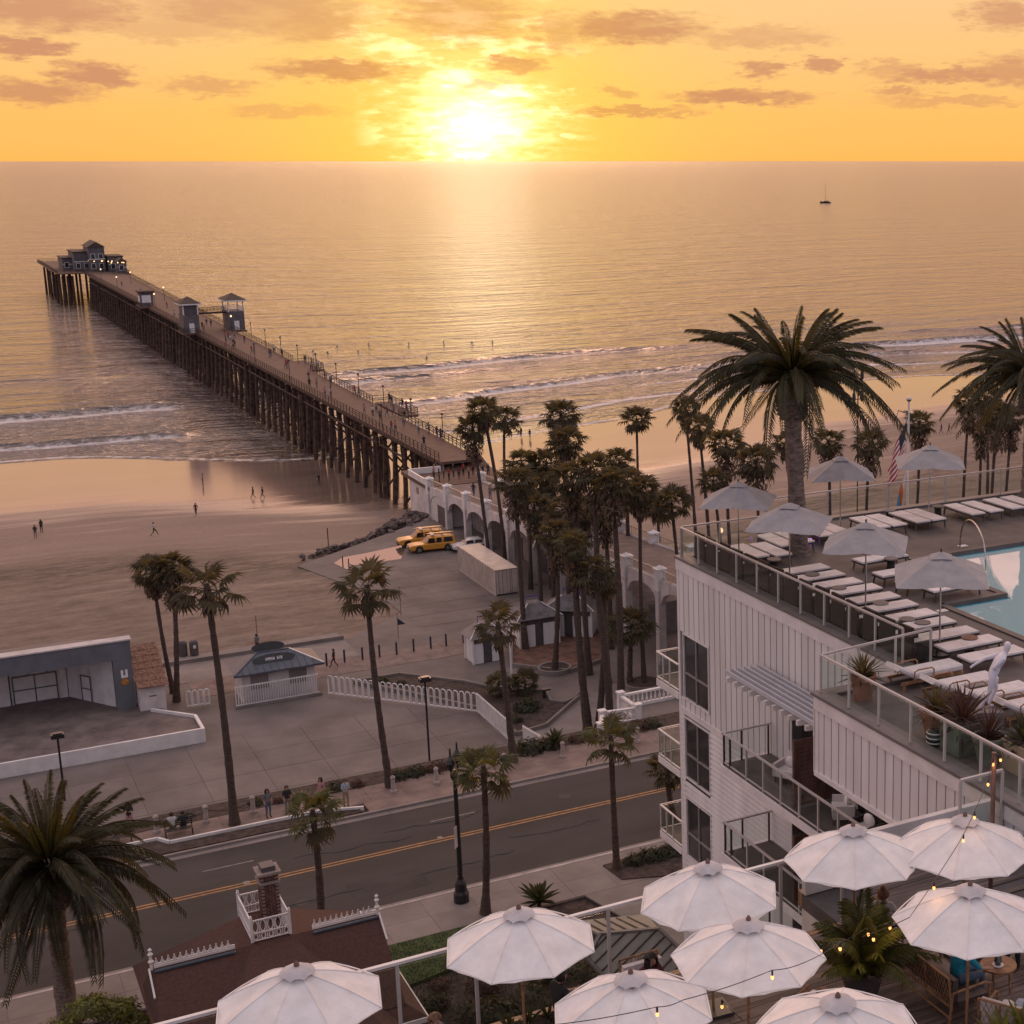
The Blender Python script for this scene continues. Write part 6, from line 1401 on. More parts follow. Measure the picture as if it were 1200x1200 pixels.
# brown privacy screens, one board each
for zf in (24.9, 21.8, 18.7):
    s = part('privacy_screen', MB().box(21.65, 37.42, zf + .003, 21.73, 37.5, zf + 2.2).box(23.16, 37.42, zf + .003, 23.24, 37.5, zf + 2.2), m_brown, ht, world=True)
    for i in range(15): link('screen_board', MB().box(21.73, 37.44, zf + .05 + i * .142, 23.16, 37.48, zf + .183 + i * .142).mesh('screen_board', m_brown, False, tuple(ht.location)), s)
# pergola of slats over the top balcony
pg = thing('pergola', 'white slatted sunshade fixed to the hotel wall above the top balcony', 'pergola', (22.2, 39.2, 27.6))
for i in range(6): x = 21.85 + i * .235; part('slat', MB().box(x, 36.3, 27.78, x + .07, 42.2, 27.90), mat('bluish_slat', (.46, .46, .50), .5, .05, 2, 0), pg, world=True)
for i in range(12):
    y = 41.9 - i * .5; part('bracket', MB().add([(WX, y, 27.74), (WX, y - .09, 27.74), (21.72, y - .09, 27.74), (21.72, y, 27.74), (WX, y, 27.46), (WX, y - .09, 27.46), (21.72, y - .09, 27.58), (21.72, y, 27.58)], [(0, 1, 2, 3), (7, 6, 5, 4), (0, 4, 5, 1), (1, 5, 6, 2), (2, 6, 7, 3), (3, 7, 4, 0)]), m_white, pg, world=True)
# balcony armchairs
def armchair(p, rz, label, m=m_offw, cushion=True, grp=None):
    t = thing('armchair', label, 'chair', p, rz, grp)
    part('seat', MB().box(-.34, -.32, .22, .34, .32, .44), m_cush, t); mb = MB(); loft(mb, [(-.36, [(-.36, .2), (-.24, .2), (-.30, .9), (-.40, .88)]), (.36, [(-.36, .2), (-.24, .2), (-.30, .9), (-.40, .88)])]); part('backrest', mb, m, t)
    for s in (-1, 1):
        part('armrest', MB().box(s * .41 - .05, -.34, .2, s * .41 + .05, .3, .62), m, t); part('leg', MB().box(s * .36 - .02, .26, 0, s * .36 + .02, .3, .22), m_frame, t); part('leg', MB().box(s * .36 - .02, -.3, 0, s * .36 + .02, -.26, .22), m_frame, t)
    if cushion: c = MB().ball((0, -.12, .62), .2, 8, 6, 0, (1.2, .45, 1)); part('cushion', c, m_white, t, True)
    return t
armchair((22.6, 39.3, 24.903), R(120), 'pale armchair with white cushion on the top balcony beside the brown screen'); armchair((22.5, 36.0, 24.903), R(60), 'pale armchair on the top balcony beyond the brown screen'); armchair((22.3, 34.4, 24.903), R(100), 'dark armchair under the overhang on the top balcony', m_wick); armchair((22.4, 33.0, 21.803), R(80), 'pale armchair on the second balcony down'); armchair((22.4, 31.6, 21.803), R(60), 'dark armchair on the second balcony down', m_wick)
# glass railings on the roof
def glass_rail(label, pts, z0, h, step, top=m_metal, tw=.06, lim=None):
    t = thing('glass_railing', label, 'railing', (pts[0][0], pts[0][1], z0)); ox, oy = pts[0][:2]
    for a, b in zip(pts, pts[1:]):
        a = Vector((*a, 0)) - Vector((ox, oy, 0)); b = Vector((*b, 0)) - Vector((ox, oy, 0)); L_ = (b - a).length; n = max(1, round(L_ / step)); ang = math.atan2(b.y - a.y, b.x - a.x); d = (b - a) / n
        part('top_rail', MB().beam((a.x, a.y, h), (b.x, b.y, h), tw, .055), top, t)
        for i in range(n + 1):
            if i == n and b != (Vector((*pts[-1], 0)) - Vector((ox, oy, 0))): continue
            p = a + d * i; part('post', MB().cbox((p.x, p.y, h / 2), (.055, .055, h - .03), ang), m_metal, t)
        for i in range(n):
            p = a + d * (i + .5); part('glass_pane', MB().cbox((p.x, p.y, h / 2), (L_ / n - .08, .014, h - .16), ang), m_glass, t)
    return t
glass_rail('glass railing on the roof edge above the boarded wall, ending beside the first planter', [(WX + .12, 48.55), (WX + .12, 34.3)], 30.09, 1.05, 1.5)
glass_rail('glass railing round the projecting planted corner of the pool deck', [(24.1, 33.9), (20.2, 33.45), (20.2, 15)], 30.09, 1.05, 1.45)
glass_rail('low glass screen at the left end of the seaward deck edge', [(WX + .2, 48.6), (28.1, 48.6)], 30.09, 1.05, 1.5)
glass_rail('long glass railing on the seaward edge of the pool deck', [(28.3, 51.1), (60, 51.1)], 30.09, 1.05, 2.9)
# loungers
def make_lounger():
    t = thing('sun_lounger', 'x', 'sun lounger', (0, 0, 0), 0, 'sling sun loungers round the pool')
    part('frame', MB().box(-1.0, -.34, .27, 1.0, -.29, .33).box(-1.0, .29, .27, 1.0, .34, .33).box(.95, -.29, .27, 1.0, .29, .33).box(-1.0, -.29, .27, -.95, .29, .33), m_frame, t)
    part('seat', MB().box(-.26, -.33, .332, .99, .33, .385), m_cush2, t); part('backrest', MB().box(-.99, -.33, .332, -.28, .33, .388), m_cush2, t)
    for x in (-.88, .88):
        for s in (-1, 1): part('leg', MB().beam((x, s * .3, .28), (x * 1.06, s * .31, 0), .045, .045), m_frame, t)
    return t
proto = make_lounger(); first = [True]
def put_lounger(x, y, rz, label):
    if first[0]: o = proto; first[0] = False; o.location = (x, y, HZ + .003); o.rotation_euler = (0, 0, rz); o['label'] = label; return o
    return clone(proto, (x, y, HZ + .003), rz, label)
rnd = random.Random(8)
LY = [43.8, 42.8, 41.7, 40.75, 39.6, 38.55, 37.4, 36.45, 35.3, 34.25, 33.1]
for k, y in enumerate(LY): put_lounger(25.7 + rnd.uniform(-.08, .08), y, rnd.uniform(-.02, .02), ORD[k] + ' lounger from the seaward end of the row beside the wicker chairs')
for (x, y, l) in [(25.35, 47.0, 'lounger left of the date palm base, outer one nearest the rail'), (26.15, 46.8, 'lounger left of the date palm base, inner one beside the trunk'), (24.9, 47.9 + .5, 'lounger tucked in the seaward left corner of the deck')][:2]: put_lounger(x, y, R(90), l)
RX = [29.0, 29.75, 31.5, 32.25, 33.35, 34.1, 36.0, 36.9, 38.0, 38.9, 40.2, 41.0]
for k, x in enumerate(RX): put_lounger(x, 48.5, R(-90) + rnd.uniform(-.02, .02), ORD[k] + ' lounger from the left along the seaward railing')
for k, (x, y) in enumerate([(28.9, 43.8), (28.5, 41.9), (28.55, 40.6), (28.9, 39.5)]): put_lounger(x, y, R(2), ['lounger by the pool farthest from the camera', 'lounger by the pool half under the pale parasol', 'short looking lounger end showing left of the pale parasol pole', 'lounger by the pool behind the pale parasol pole'][k])
for k, (x, y) in enumerate([(27.0, 49.4 - 1.5), (27.8, 48.0)]): put_lounger(x, y, R(-90), ['lounger beside the first grey parasol pole, left one', 'lounger beside the first grey parasol pole, right one'][k])
def side_table(x, y, label, tan=False):
    t = thing('side_table', label, 'table', (x, y, HZ + .003), 0, 'small drum tables between the loungers')
    part('base', MB().lathe([(.16, 0), (.13, .2), (.16, .38)], 12), m_wick, t); part('top', MB().lathe([(.25, .38), (.25, .42)], 16), m_tile if tan else m_conc2, t)
for k, (px, py, l) in enumerate([(952, 680, 'dark'), (983, 696, 'dark'), (1032, 714, 'dark'), (1063, 733, 'dark'), (1081, 737, 'dark'), (1136, 755, 'tan'), (1042, 604, 'pale'), (1099, 599, 'pale'), (1044, 661, 'pale'), (907, 662, 'dark')]):
    p = G(px, py, HZ + .2); side_table(p.x, p.y, l + ' topped drum table, ' + ORD[k] + ' listed from the railing row to the pool', l == 'tan')
# dark wicker chairs lined up behind the street side railing
def make_wicker():
    t = thing('wicker_chair', 'x', 'chair', (0, 0, 0), 0, 'dark wicker chairs behind the street side railing')
    part('seat', MB().box(-.30, -.30, .12, .30, .36, .44), m_wick, t); part('backrest', MB().box(-.34, -.38, .12, .34, -.301, 1.08), m_wick, t)
    for s in (-1, 1): part('armrest', MB().box(s * .355 - .04, -.37, .12, s * .355 + .04, .34, .64), m_wick, t)
    part('cushion', MB().box(-.28, -.28, .445, .28, .33, .53), m_cush, t)
    for x in (-.31, .31):
        for y_ in (-.33, .3): part('leg', MB().box(x - .03, y_ - .03, 0, x + .03, y_ + .03, .119), m_steel, t)
    return t
w0 = make_wicker(); w0.location = (24.1, 47.7, HZ + .003); w0.rotation_euler = (0, 0, R(-90)); w0['label'] = 'first dark wicker chair from the seaward corner behind the street side railing'
for k in range(1, 15): clone(w0, (24.12 + rnd.uniform(-.04, .04), 47.7 - k * .93, HZ + .003), R(-90 + rnd.uniform(-5, 5)), ORD[k] + ' dark wicker chair from the seaward corner behind the street side railing')
# thick cushioned loungers with teak arms
def make_teak():
    t = thing('cushioned_lounger', 'x', 'sun lounger', (0, 0, 0), 0, 'thick cushioned loungers with teak arms')
    mb = MB(); loft(mb, [(-.5, sec(.34, .26, .44, .04)), (1.05, sec(.34, .26, .44, .04))]); part('seat', mb, m_cush, t, True)
    b = MB(); loft(b, [(0, sec(.34, 0, .16, .04)), (.62, sec(.34, 0, .14, .04))]); o = part('backrest', b, m_cush, t, True); o.location = (-.5, 0, .30); o.rotation_euler = (0, R(180 + 28), 0); o.location = (-.48, 0, .42)
    part('frame', MB().box(-1.0, -.36, .18, 1.06, -.31, .255).box(-1.0, .31, .18, 1.06, .36, .255).box(1.0, -.31, .18, 1.06, .31, .255), m_teak, t)
    for s in (-1, 1):
        part('armrest', MB().tube([(-.62, s * .40, .2), (-.6, s * .40, .52), (-.5, s * .40, .56), (-.05, s * .40, .56), (.03, s * .40, .5), (.03, s * .40, .2)], .022, 6), m_teak, t)
        for x in (-.9, .95): part('leg', MB().box(x - .03, s * .335 - .03, 0, x + .03, s * .335 + .03, .18), m_teak, t)
    return t
k0 = make_teak(); k0.location = (23.2, 32.9, HZ + .003); k0['label'] = 'cushioned teak armed lounger nearest the sling lounger row'
for k, (x, y) in enumerate([(23.4, 31.55), (23.7, 30.45), (24.0, 29.3)]): clone(k0, (x, y, HZ + .003), rnd.uniform(-.03, .03), ['second cushioned lounger, left of the white statue arm', 'third cushioned lounger, directly behind the statue hips', 'cushioned lounger farthest right, behind the statue legs'][k])
# parasols of the pool: square, grey canvas, eight ribs
def square_parasol(x, y, label, rz, s=1.33, h=2.35, apex=3.05, canvas=m_grey):
    t = thing('pool_parasol', label, 'parasol', (x, y, HZ), rz, 'grey square parasols on the pool deck'); ring = []
    for i in range(8):
        a = math.pi / 4 * i; r = s * 1.414 if i % 2 == 0 else s * 1.02; ring.append(Vector((r * math.cos(a), r * math.sin(a), h if i % 2 == 0 else h + .06)))
    A = Vector((0, 0, apex))
    for i in range(8):
        p, q = ring[i], ring[(i + 1) % 8]; vs = []; fs = []; n = 5
        for k in range(n + 1):
            u = k / n
            for j in range(5):
                v = j / 4; e = p.lerp(q, v); w = A.lerp(e, u); w = w + Vector((0, 0, -.07 * math.sin(math.pi * v) * u * (1.15 - u * .6) + .02 * math.sin(math.pi * u))); vs.append(w)
        for k in range(n):
            for j in range(4): a_ = k * 5 + j; fs.append((a_, a_ + 1, a_ + 6, a_ + 5))
        o = part('canopy_panel', MB().add(vs, fs), canvas, t, True)
        part('rib', MB().tube([A + Vector((0, 0, -.06)), p + Vector((0, 0, -.03))], .012, 4), m_frame, t)
    v = MB(); rr_ = [r * .26 + Vector((0, 0, apex * .74 + .02)) for r in [Vector((p.x, p.y, 0)) for p in ring]]
    rr_ = [Vector((p.x * .24, p.y * .24, lerp(apex, p.z, .24) + .05)) for p in ring]; v.add([A + Vector((0, 0, .05))] + rr_, [(0, i + 1, (i + 1) % 8 + 1) for i in range(8)]); part('vent_cap', v, canvas, t)
    part('pole', MB().tube([(0, 0, .06), (0, 0, apex - .05)], .026, 8), m_steel, t); part('base', MB().lathe([(.3, .003), (.3, .05), (.05, .09)], 16), m_frame, t); part('finial', MB().lathe([(.03, apex + .03), (.035, apex + .10), (.005, apex + .15)], 8), m_frame, t)
    return t
for k, (px, py, X, Y, s) in enumerate([(865, 567, 0, 0, 1.2), (925, 592, 0, 0, 1.25), (985, 537, 0, 0, 1.2), (1015, 615, 0, 0, 1.25), (1090, 524, 0, 0, 1.3), (1103, 650, 0, 0, 1.3)]):
    p = G(px, py, HZ + 3.0); square_parasol(p.x, p.y, ['grey square parasol at the left corner of the pool deck', 'grey square parasol in front of the date palm trunk', 'grey square parasol right of the date palm near the seaward railing', 'grey square parasol above the middle of the lounger row', 'grey square parasol beside the flags', 'nearest and palest grey parasol, above the lounger row end'][k], R([8, 4, 20, 8, 14, 12][k]), s)
# curved pipe at the pool, signs
p = G(1125, 641, HZ); q = G(1155, 668, HZ); mb = MB(); mb.tube([p.lerp(q, .5 - .5 * math.cos(a)) + Vector((0, 0, 1.35 * math.sin(a) ** .8)) for a in [math.pi * i / 16 for i in range(17)]], .03, 8)
solo('arched_rail', mb, m_steel, 'arched steel pipe at the near end of the pool edge', 'handrail', tuple(p))
for k, (px, py) in enumerate([(1128, 640), (1104, 716)]): p = G(px, py, HZ); t = solo('drain_cover', MB().box(p.x - .18, p.y - .12, HZ + .003, p.x + .18, p.y + .12, HZ + .02), m_white, ['pale rectangular cover on the deck beside the arched pipe', 'pale rectangular cover on the deck beside the nearest parasol pole'][k], 'cover', (p.x, p.y, HZ + .003))
for k, (px, py) in enumerate([(908, 646), (950, 637)]): p = G(px, py, HZ); t = solo('spot_lamp', MB().lathe([(.06, 0), (.05, .12)], 8, (p.x, p.y, HZ + .003)).ball((p.x, p.y, HZ + .16), .05, 8, 6), [m_violet], ['violet uplighter left of the date palm base', 'violet uplighter right of the date palm base'][k], 'lamp', (p.x, p.y, HZ + .003))
# planters
def pot(x, y, r, h, m, label, bl, n, s, z0=HZ + .003, square=False, seed=0, cat='potted plant'):
    t = thing('potted_plant', label, cat, (x, y, z0))
    if square: part('pot', MB().box(-r, -r, 0, r, r, h), m, t); part('soil', MB().box(-r + .05, -r + .05, h + .001, r - .05, r - .05, h + .02), m_mulch, t)
    else: part('pot', MB().lathe([(r * .62, 0), (r * .95, h * .82), (r, h * .84), (r, h), (r * .86, h), (r * .84, h * .9)], 20), m, t, True); part('soil', MB().lathe([(r * .83, h * .8), (r * .83, h * .9)], 16), m_mulch, t)
    rosette(t, h * .92, n, bl, s, -18, 86, seed); return t
pot(21.0, 32.6, .36, .72, m_terra, 'terracotta pot with green yucca in the glazed corner of the deck', BL_G, 62, .95, seed=1)
pot(21.05, 29.3, .42, .75, m_terra, 'large terracotta pot with green tufted plant behind the glass', BL_G, 70, 1.0, seed=2)
pot(21.15, 28.35, .40, .78, m_sage, 'square sage green planter with bronze spiky leaves', BL_B, 80, 1.15, square=True, seed=3)
pot(21.2, 27.35, .42, .70, m_sage, 'round dark sage planter with bronze leaves', BL_B, 60, 1.0, seed=4)
pot(21.7, 26.6, .42, .72, mat('tan_planter', (.36, .27, .18), .7, .1, 2, .1), 'square tan planter with dark green agave near the string light pole', BL_A, 40, 1.25, square=True, seed=5)
pot(23.3, 27.4, .35, .6, m_sage, 'planter with red tinged spikes at the right edge behind the statue', BL_B, 50, 1.0, seed=6)
t = solo('violet_light_ring', MB().tube([(math.cos(a) * .22 + 23.2, 27.3 + .0, 30.75 + .14 * math.sin(a)) for a in [6.283 * i / 14 for i in range(15)]], .03, 6), [m_violet], 'glowing violet light ring among the spiky leaves at the right edge', 'lamp', (23.2, 27.3, 30.6))
t = thing('lantern', 'white striped lantern standing on the deck behind the glass', 'lantern', (20.75, 28.95, HZ + .003)); part('bowl', MB().lathe([(.16, 0), (.22, .16), (.17, .34), (.1, .42)], 14), m_dark, t, True); [part('stripe', MB().tube([(math.cos(a) * (.2 + .02 * math.sin(q * 3)), math.sin(a) * (.2 + .02 * math.sin(q * 3)), .1 + q * .12) for a in [6.283 * i / 18 for i in range(19)]], .018, 5), m_white, t) for q in range(3)]
# striding white statue
sp_ = P_(pelvis=(0, 0, .88), spine=(0, .08, 1.06), chest=(0, .22, 1.24), neck=(0, .29, 1.38), head=(0, .34, 1.54), crown=(0, .34, 1.66), shL=(-.17, .18, 1.28), elL=(-.22, -.14, 1.18), wrL=(-.20, -.42, 1.02), haL=(-.20, -.50, .95), shR=(.17, .2, 1.28), elR=(.22, -.02, 1.08), wrR=(.12, .08, 1.02), haR=(.08, .14, 1.0),
         hipL=(-.09, 0, .85), knL=(-.12, .12, .48), anL=(-.10, -.06, .08), toL=(-.10, .08, .04), hipR=(.09, 0, .85), knR=(.14, -.08, .47), anR=(.18, -.32, .10), toR=(.18, -.20, .04))
sm = figure_mesh(sp_, 2); sm.materials.clear(); sm.materials.append(mat('white_resin', (.66, .62, .68), .35, .04, 2, 0)); 
st = thing('statue', 'glossy white striding human statue with one arm swept back', 'statue', (22.75, 29.3, HZ + .45), R(-118)); link('body', sm, st).scale = (1.08, 1.08, 1.08)
part('plinth', MB().box(-.28, -.4, -.447, .28, .28, -.0), m_conc2, st)
# ================================================================== TERRACE WITH IVORY UMBRELLAS
TZ = 29.0
tb = thing('terrace_building', 'grey building carrying the timber dining terrace', 'building', (8, 14, ST)); part('wall', MB().box(-12, 2, ST, 15, 23.95, TZ - .35).box(15, 2, ST, 19.9, 25.6, TZ - .35), m_offw, tb, world=True)
part('floor_edge', MB().box(-12, 23.96, TZ - .34, 15, 24.12, TZ).box(15.0, 25.61, TZ - .34, 20, 25.75, TZ), m_teak, tb, world=True)
base = struct('terrace_floor', MB().box(-12, 2, TZ - .34, 15, 23.94, TZ - .03).box(15, 2, TZ - .34, 19.95, 25.6, TZ - .03), m_shut)
bm_ = MB().box(-3.6, -.068, -.028, 3.59, .068, 0).mesh('floorboard', m_dwood)
y = 23.87; row = 0
while y > 15.2:
    for i in range(3): link('floorboard', bm_, base, (16.1 - (row % 3) * 1.1 - i * 7.2 , y, TZ + rnd.uniform(-.003, .002)))
    y -= .146; row += 1
y = 25.45
while y > 23.95: link('floorboard', bm_, base, (17.8 - 1.4, y, TZ), scl=(.42, 1, 1)); base.children; y -= .146
for o_ in [c for c in base.children if c.location.y > 23.9]: o_.location.x = 17.6; 
part('parapet', MB().box(15.0, 25.45, TZ, 19.9, 25.6, 30.05), m_offw, tb, world=True)
glass_rail('tall glass windscreen along the front of the terrace', [(-5.4, 23.85), (-3.1, 23.85), (-.8, 23.85), (1.4, 23.85), (3.7, 23.85), (6.05, 23.85), (7.4, 23.85), (9.9, 23.85), (11.7, 23.85), (13.5, 23.85), (14.9, 23.85)], TZ, 1.8, 3, m_white, .08)
glass_rail('tall glass windscreen in the right corner of the terrace beside the hotel wall', [(18.85, 25.3), (20.0, 25.3)], TZ, 1.8, 3, m_metal, .07)
PANS = []
def ivory_umbrella_proto():
    t = thing('terrace_umbrella', 'x', 'umbrella', (0, 0, 0), 0, 'ivory octagonal umbrellas on the terrace'); Rr = 1.30; h = 2.22; ap = 2.80
    ring = [Vector((Rr * math.cos(math.pi / 4 * i), Rr * math.sin(math.pi / 4 * i), h)) for i in range(8)]; A = Vector((0, 0, ap)); n = 10; p, q = ring[0], ring[1]; vs = []; fs = []
    for k in range(n + 1):
        u = .14 + .86 * k / n
        for j in range(9):
            v = j / 8; w = A.lerp(p.lerp(q, v), u); w = w + Vector((0, 0, .05 * math.sin(math.pi * u) - .055 * math.sin(math.pi * v) * u * (1.1 - .6 * u))); 
            if k == n: w = w * 1; w.z += .028 * math.sin(math.pi * v)
            vs.append(w)
    for k in range(n):
        for j in range(8): a = k * 9 + j; fs.append((a, a + 1, a + 10, a + 9))
    pans = []
    for q_ in range(6):
        vv = []
        for (x_, y_, z_) in [tuple(v_) for v_ in vs]:
            rr_ = math.hypot(x_, y_) / Rr; an = math.atan2(y_, x_) * 8 / 6.283; ed = math.sin(math.pi * min(1, max(0, an)))
            vv.append((x_, y_, z_ + ed * (.035 * noise.noise(Vector((x_ * 3.1 + q_ * 7, y_ * 3.1, 0))) + .014 * noise.noise(Vector((x_ * 9 + q_ * 5, y_ * 9, 2)))) - .012 * ed * rr_ * (q_ % 3)))
        pans.append(MB().add(vv, fs).mesh('canopy_panel', m_canvas, True))
    PANS.extend(pans); pan = pans[0]
    rib = MB().beam((Rr * .12, 0, ap - .10), (Rr * .99, 0, h - .01), .022, .03).mesh('rib', m_teak)
    seam = MB().tube([tuple(A.lerp(p, u) + Vector((0, 0, .05 * math.sin(math.pi * u) + .006))) for u in [.1 + .9 * i / 7 for i in range(8)]], .009, 4).mesh('seam', m_canvas)
    hem = MB().tube([p.lerp(q, j / 6) + Vector((0, 0, .028 * math.sin(math.pi * j / 6) - .008)) for j in range(7)], .012, 4).mesh('hem', m_canvas)
    strut = MB().beam((.04, 0, 1.75), (Rr * .5, 0, 2.45), .018, .022).mesh('strut', m_teak)
    for i in range(8):
        for nm, me in (('canopy_panel', pan), ('rib', rib), ('seam', seam), ('hem', hem), ('strut', strut)): link(nm, me, t, (0, 0, 0), (0, 0, math.pi / 4 * i))
    part('vent_mesh', MB().lathe([(.20, ap - .10), (.15, ap - .02)], 16), m_grey, t); v = MB(); rr_ = []; m_ = 24
    for i in range(m_):
        a = 2 * math.pi * i / m_; r = .27 * (1 + .03 * math.cos(8 * a)); rr_.append(Vector((r * math.cos(a), r * math.sin(a), ap - .02 + .022 * math.cos(8 * a + math.pi))))
    r1 = [Vector((x.x * .55, x.y * .55, ap + .06)) for x in rr_]; v.add([Vector((0, 0, ap + .09))] + r1 + rr_, [(0, i + 1, (i + 1) % m_ + 1) for i in range(m_)] + [(i + 1, m_ + i + 1, m_ + (i + 1) % m_ + 1, (i + 1) % m_ + 1) for i in range(m_)]); part('vent_cap', v, mat('vent_canvas', (.50, .465, .48), .85, .1, 3, .3, 20), t, True)
    part('finial', MB().lathe([(.04, ap + .08), (.045, ap + .11), (.025, ap + .15), (.005, ap + .17)], 10), m_brown, t); part('pole', MB().tube([(0, 0, .05), (0, 0, ap)], .026, 10), m_teak, t)
    part('base', MB().box(-.3, -.3, .002, .3, .3, .06), m_frame, t); return t
um = ivory_umbrella_proto()
UL = [(4.2, 22.6, 'leftmost ivory umbrella, in front of the red shingle roof', 10), (7.8, 22.6, 'ivory umbrella beside the lawn, second from the left in the front row', 4), (11.3, 22.45, 'ivory umbrella in front of the hotel corner windows', -6), (10.85, 20.3, 'ivory umbrella below the one at the hotel corner, crossed by a light string', 12), (8.6, 19.75, 'low ivory umbrella at the bottom centre of the picture', 2),
      (14.35, 22.5, 'ivory umbrella under the boarded wall with the dark balcony behind', 14), (16.35, 21.75, 'upper right ivory umbrella with bulb string crossing its top', 0), (14.7, 19.4, 'ivory umbrella above the man in teal, right edge', 7), (10.9, 17.55, 'ivory umbrella whose top just shows at the bottom edge', 9)]
for k, (x, y, l, a) in enumerate(UL):
    if k == 0: um.location = (x, y, TZ); um.rotation_euler = (0, 0, R(a)); um['label'] = l
    else:
        c = clone(um, (x, y, TZ + .003), R(a), l); c.scale = (rnd.uniform(.97, 1.03),) * 2 + (rnd.uniform(.985, 1.015),); c.rotation_euler = (R(rnd.uniform(-1.6, 1.6)), R(rnd.uniform(-1.6, 1.6)), R(a))
for o_ in [o_ for o_ in bpy.data.objects if o_.name.startswith('canopy_panel') and o_.data in PANS]: o_.data = rnd.choice(PANS)
# terrace furniture
def loveseat(p, rz, label, wide=1.35, col=m_cush):
    t = thing('loveseat' if wide > 1 else 'lounge_chair', label, 'sofa' if wide > 1 else 'chair', p, rz); w = wide / 2
    part('seat', MB().box(-w, -.3, .30, w, .36, .42), col, t)
    bk = MB().box(-w, -.42, .44, w, -.31, .86); part('backrest', bk, col, t)
    f = MB()
    for s in (-1, 1): f.tube([(s * w, .38, .02), (s * w, .38, .6), (s * w, .30, .64), (s * w, -.42, .62), (s * w, -.5, .02)], .025, 6); f.tube([(s * w, -.44, .3), (s * w, -.52, .92)], .022, 6)
    for z in (.36, .92, .12): f.tube([(-w, -.46 - (z - .36) * .08, z), (w, -.46 - (z - .36) * .08, z)], .022, 6)
    f.tube([(0, -.44, .12), (0, -.52, .92)], .018, 6); f.beam((-w, .36, .28), (w, .36, .28), .05, .05); part('frame', f, m_teak, t)
    net = MB(); n = int(wide / .09)
    for i in range(n): x = -w + wide * (i + .5) / n; net.beam((x - .12, -.47, .38), (x + .12, -.52, .9), .008, .008); net.beam((x + .12, -.475, .38), (x - .12, -.525, .9), .008, .008)
    part('woven_back', net, m_teak, t); return t
loveseat((15.15, 20.6, TZ + .003), R(-90), 'teak loveseat with woven back in front of the man in teal', 1.5, m_frame)
loveseat((15.35, 19.0, TZ + .003), R(-60), 'teak armchair with grey cushions at the bottom right corner', .8)
loveseat((17.6, 20.3, TZ + .003), R(95), 'grey sofa facing the round tables at the right edge', 1.7)
loveseat((12.35, 20.35, TZ + .003), R(-150), 'pale armchair behind the woman in black', .75)
loveseat((15.3, 22.6, TZ + .003), R(-150), 'teak armchair holding the woman in white', .75, m_offw); loveseat((10.3, 22.95, TZ + .003), R(180), 'armchair under the umbrella at the hotel corner', .75)
for (x, y, r, l) in [(16.2, 20.45, .34, 'round teak table with glass bowl beside the man in teal'), (15.95, 21.2, .3, 'smaller round teak table behind the first'), (10.65, 19.2, .42, 'round dining table with plates under the crossed umbrella'), (14.8, 22.9, .3, 'small table by the woman in white')]:
    t = thing('round_table', l, 'table', (x, y, TZ + .003)); part('top', MB().lathe([(r, .45), (r, .49)], 22), m_teak, t)
    for i in range(5): a = i * 1.2566; part('leg', MB().tube([(r * .8 * math.cos(a), r * .8 * math.sin(a), 0), (r * .75 * math.cos(a), r * .75 * math.sin(a), .45)], .02, 6), m_teak, t)
for (x, y, z, l) in [(16.15, 20.4, TZ + .5, 'glass candle bowl on the nearer round teak table'), (15.95, 21.2, TZ + .5, 'glass candle bowl on the smaller teak table')]:
    t = thing('candle_bowl', l, 'bowl', (x, y, z)); part('saucer', MB().lathe([(.10, 0), (.11, .02)], 14), m_white, t); part('glass', MB().lathe([(.05, .021), (.08, .1), (.05, .2)], 12), m_glassw, t)
for k in range(5):
    a = k * 1.3; t = solo('plate', MB().lathe([(.05, 0), (.11, .02), (.115, .025)], 14, (10.65 + .24 * math.cos(a), 19.2 + .24 * math.sin(a), TZ + .496)), m_white, ORD[k] + ' plate clockwise on the round dining table', 'plate', (10.65 + .24 * math.cos(a), 19.2 + .24 * math.sin(a), TZ + .496), 'plates on the dining table')
t = solo('magazine', MB().cbox((16.35, 21.5, TZ + .5), (.3, .22, .015), .4), cP, 'pink menu lying by the small teak table', 'menu', (16.35, 21.5, TZ + .5))
for k, (x, y, rz, m, l) in enumerate([(17.75, 20.9, .3, m_offw, 'cream cushion on the sofa at the right edge'), (17.7, 20.45, -.3, cK, 'tan cushion on the sofa at the right edge'), (15.3, 18.95, .5, m_cush, 'long grey bolster on the corner armchair'), (15.55, 18.85, .6, cL, 'pale blue folded throw on the corner armchair')]):
    c = MB().ball((0, 0, 0), .24, 10, 7, 0, (1, .9, .42)); o = link('cushion', c.mesh('cushion', m, True), None, (x, y, TZ + .58), (R(35), 0, rz)); tag(o, l, 'cushion')
NP = dict(near=True)
person((15.25, 20.45, TZ - .02), R(-95), 'lean', 'man in teal shirt and jeans leaning forward on the loveseat', cT, cD, hair=m_hair, near=True, s=1.06)
person((15.15, 22.75, TZ - .02), R(-40), 'sit', 'woman in white top with bundled hair seated by the large palm pot', cW, cR, hair=m_hairb, near=True, bun=True)
person((12.25, 20.25, TZ - .02), R(-170), 'sit', 'woman in black with long auburn hair seated above the lowest umbrella', cB, cB, hair=m_hairb, near=True, long=True)
person((10.25, 22.85, TZ - .02), R(-165), 'sit', 'woman with long dark hair seen between two umbrellas', cM, cB, near=True, long=True)
person((8.65, 23.1, TZ - .02), R(-80), 'sit', 'person in black bending beside the glass under the umbrella by the lawn', cB, cB, near=True)
person((6.35, 22.9, TZ - .05), R(-150), 'sit', 'brown haired person whose head shows at the bottom edge left of centre', cG, cB, hair=m_hairb, near=True)
person((17.3, 20.95, TZ - .02), R(100), 'sit', 'person in dark clothes on the sofa at the right edge', cB, cB, near=True)
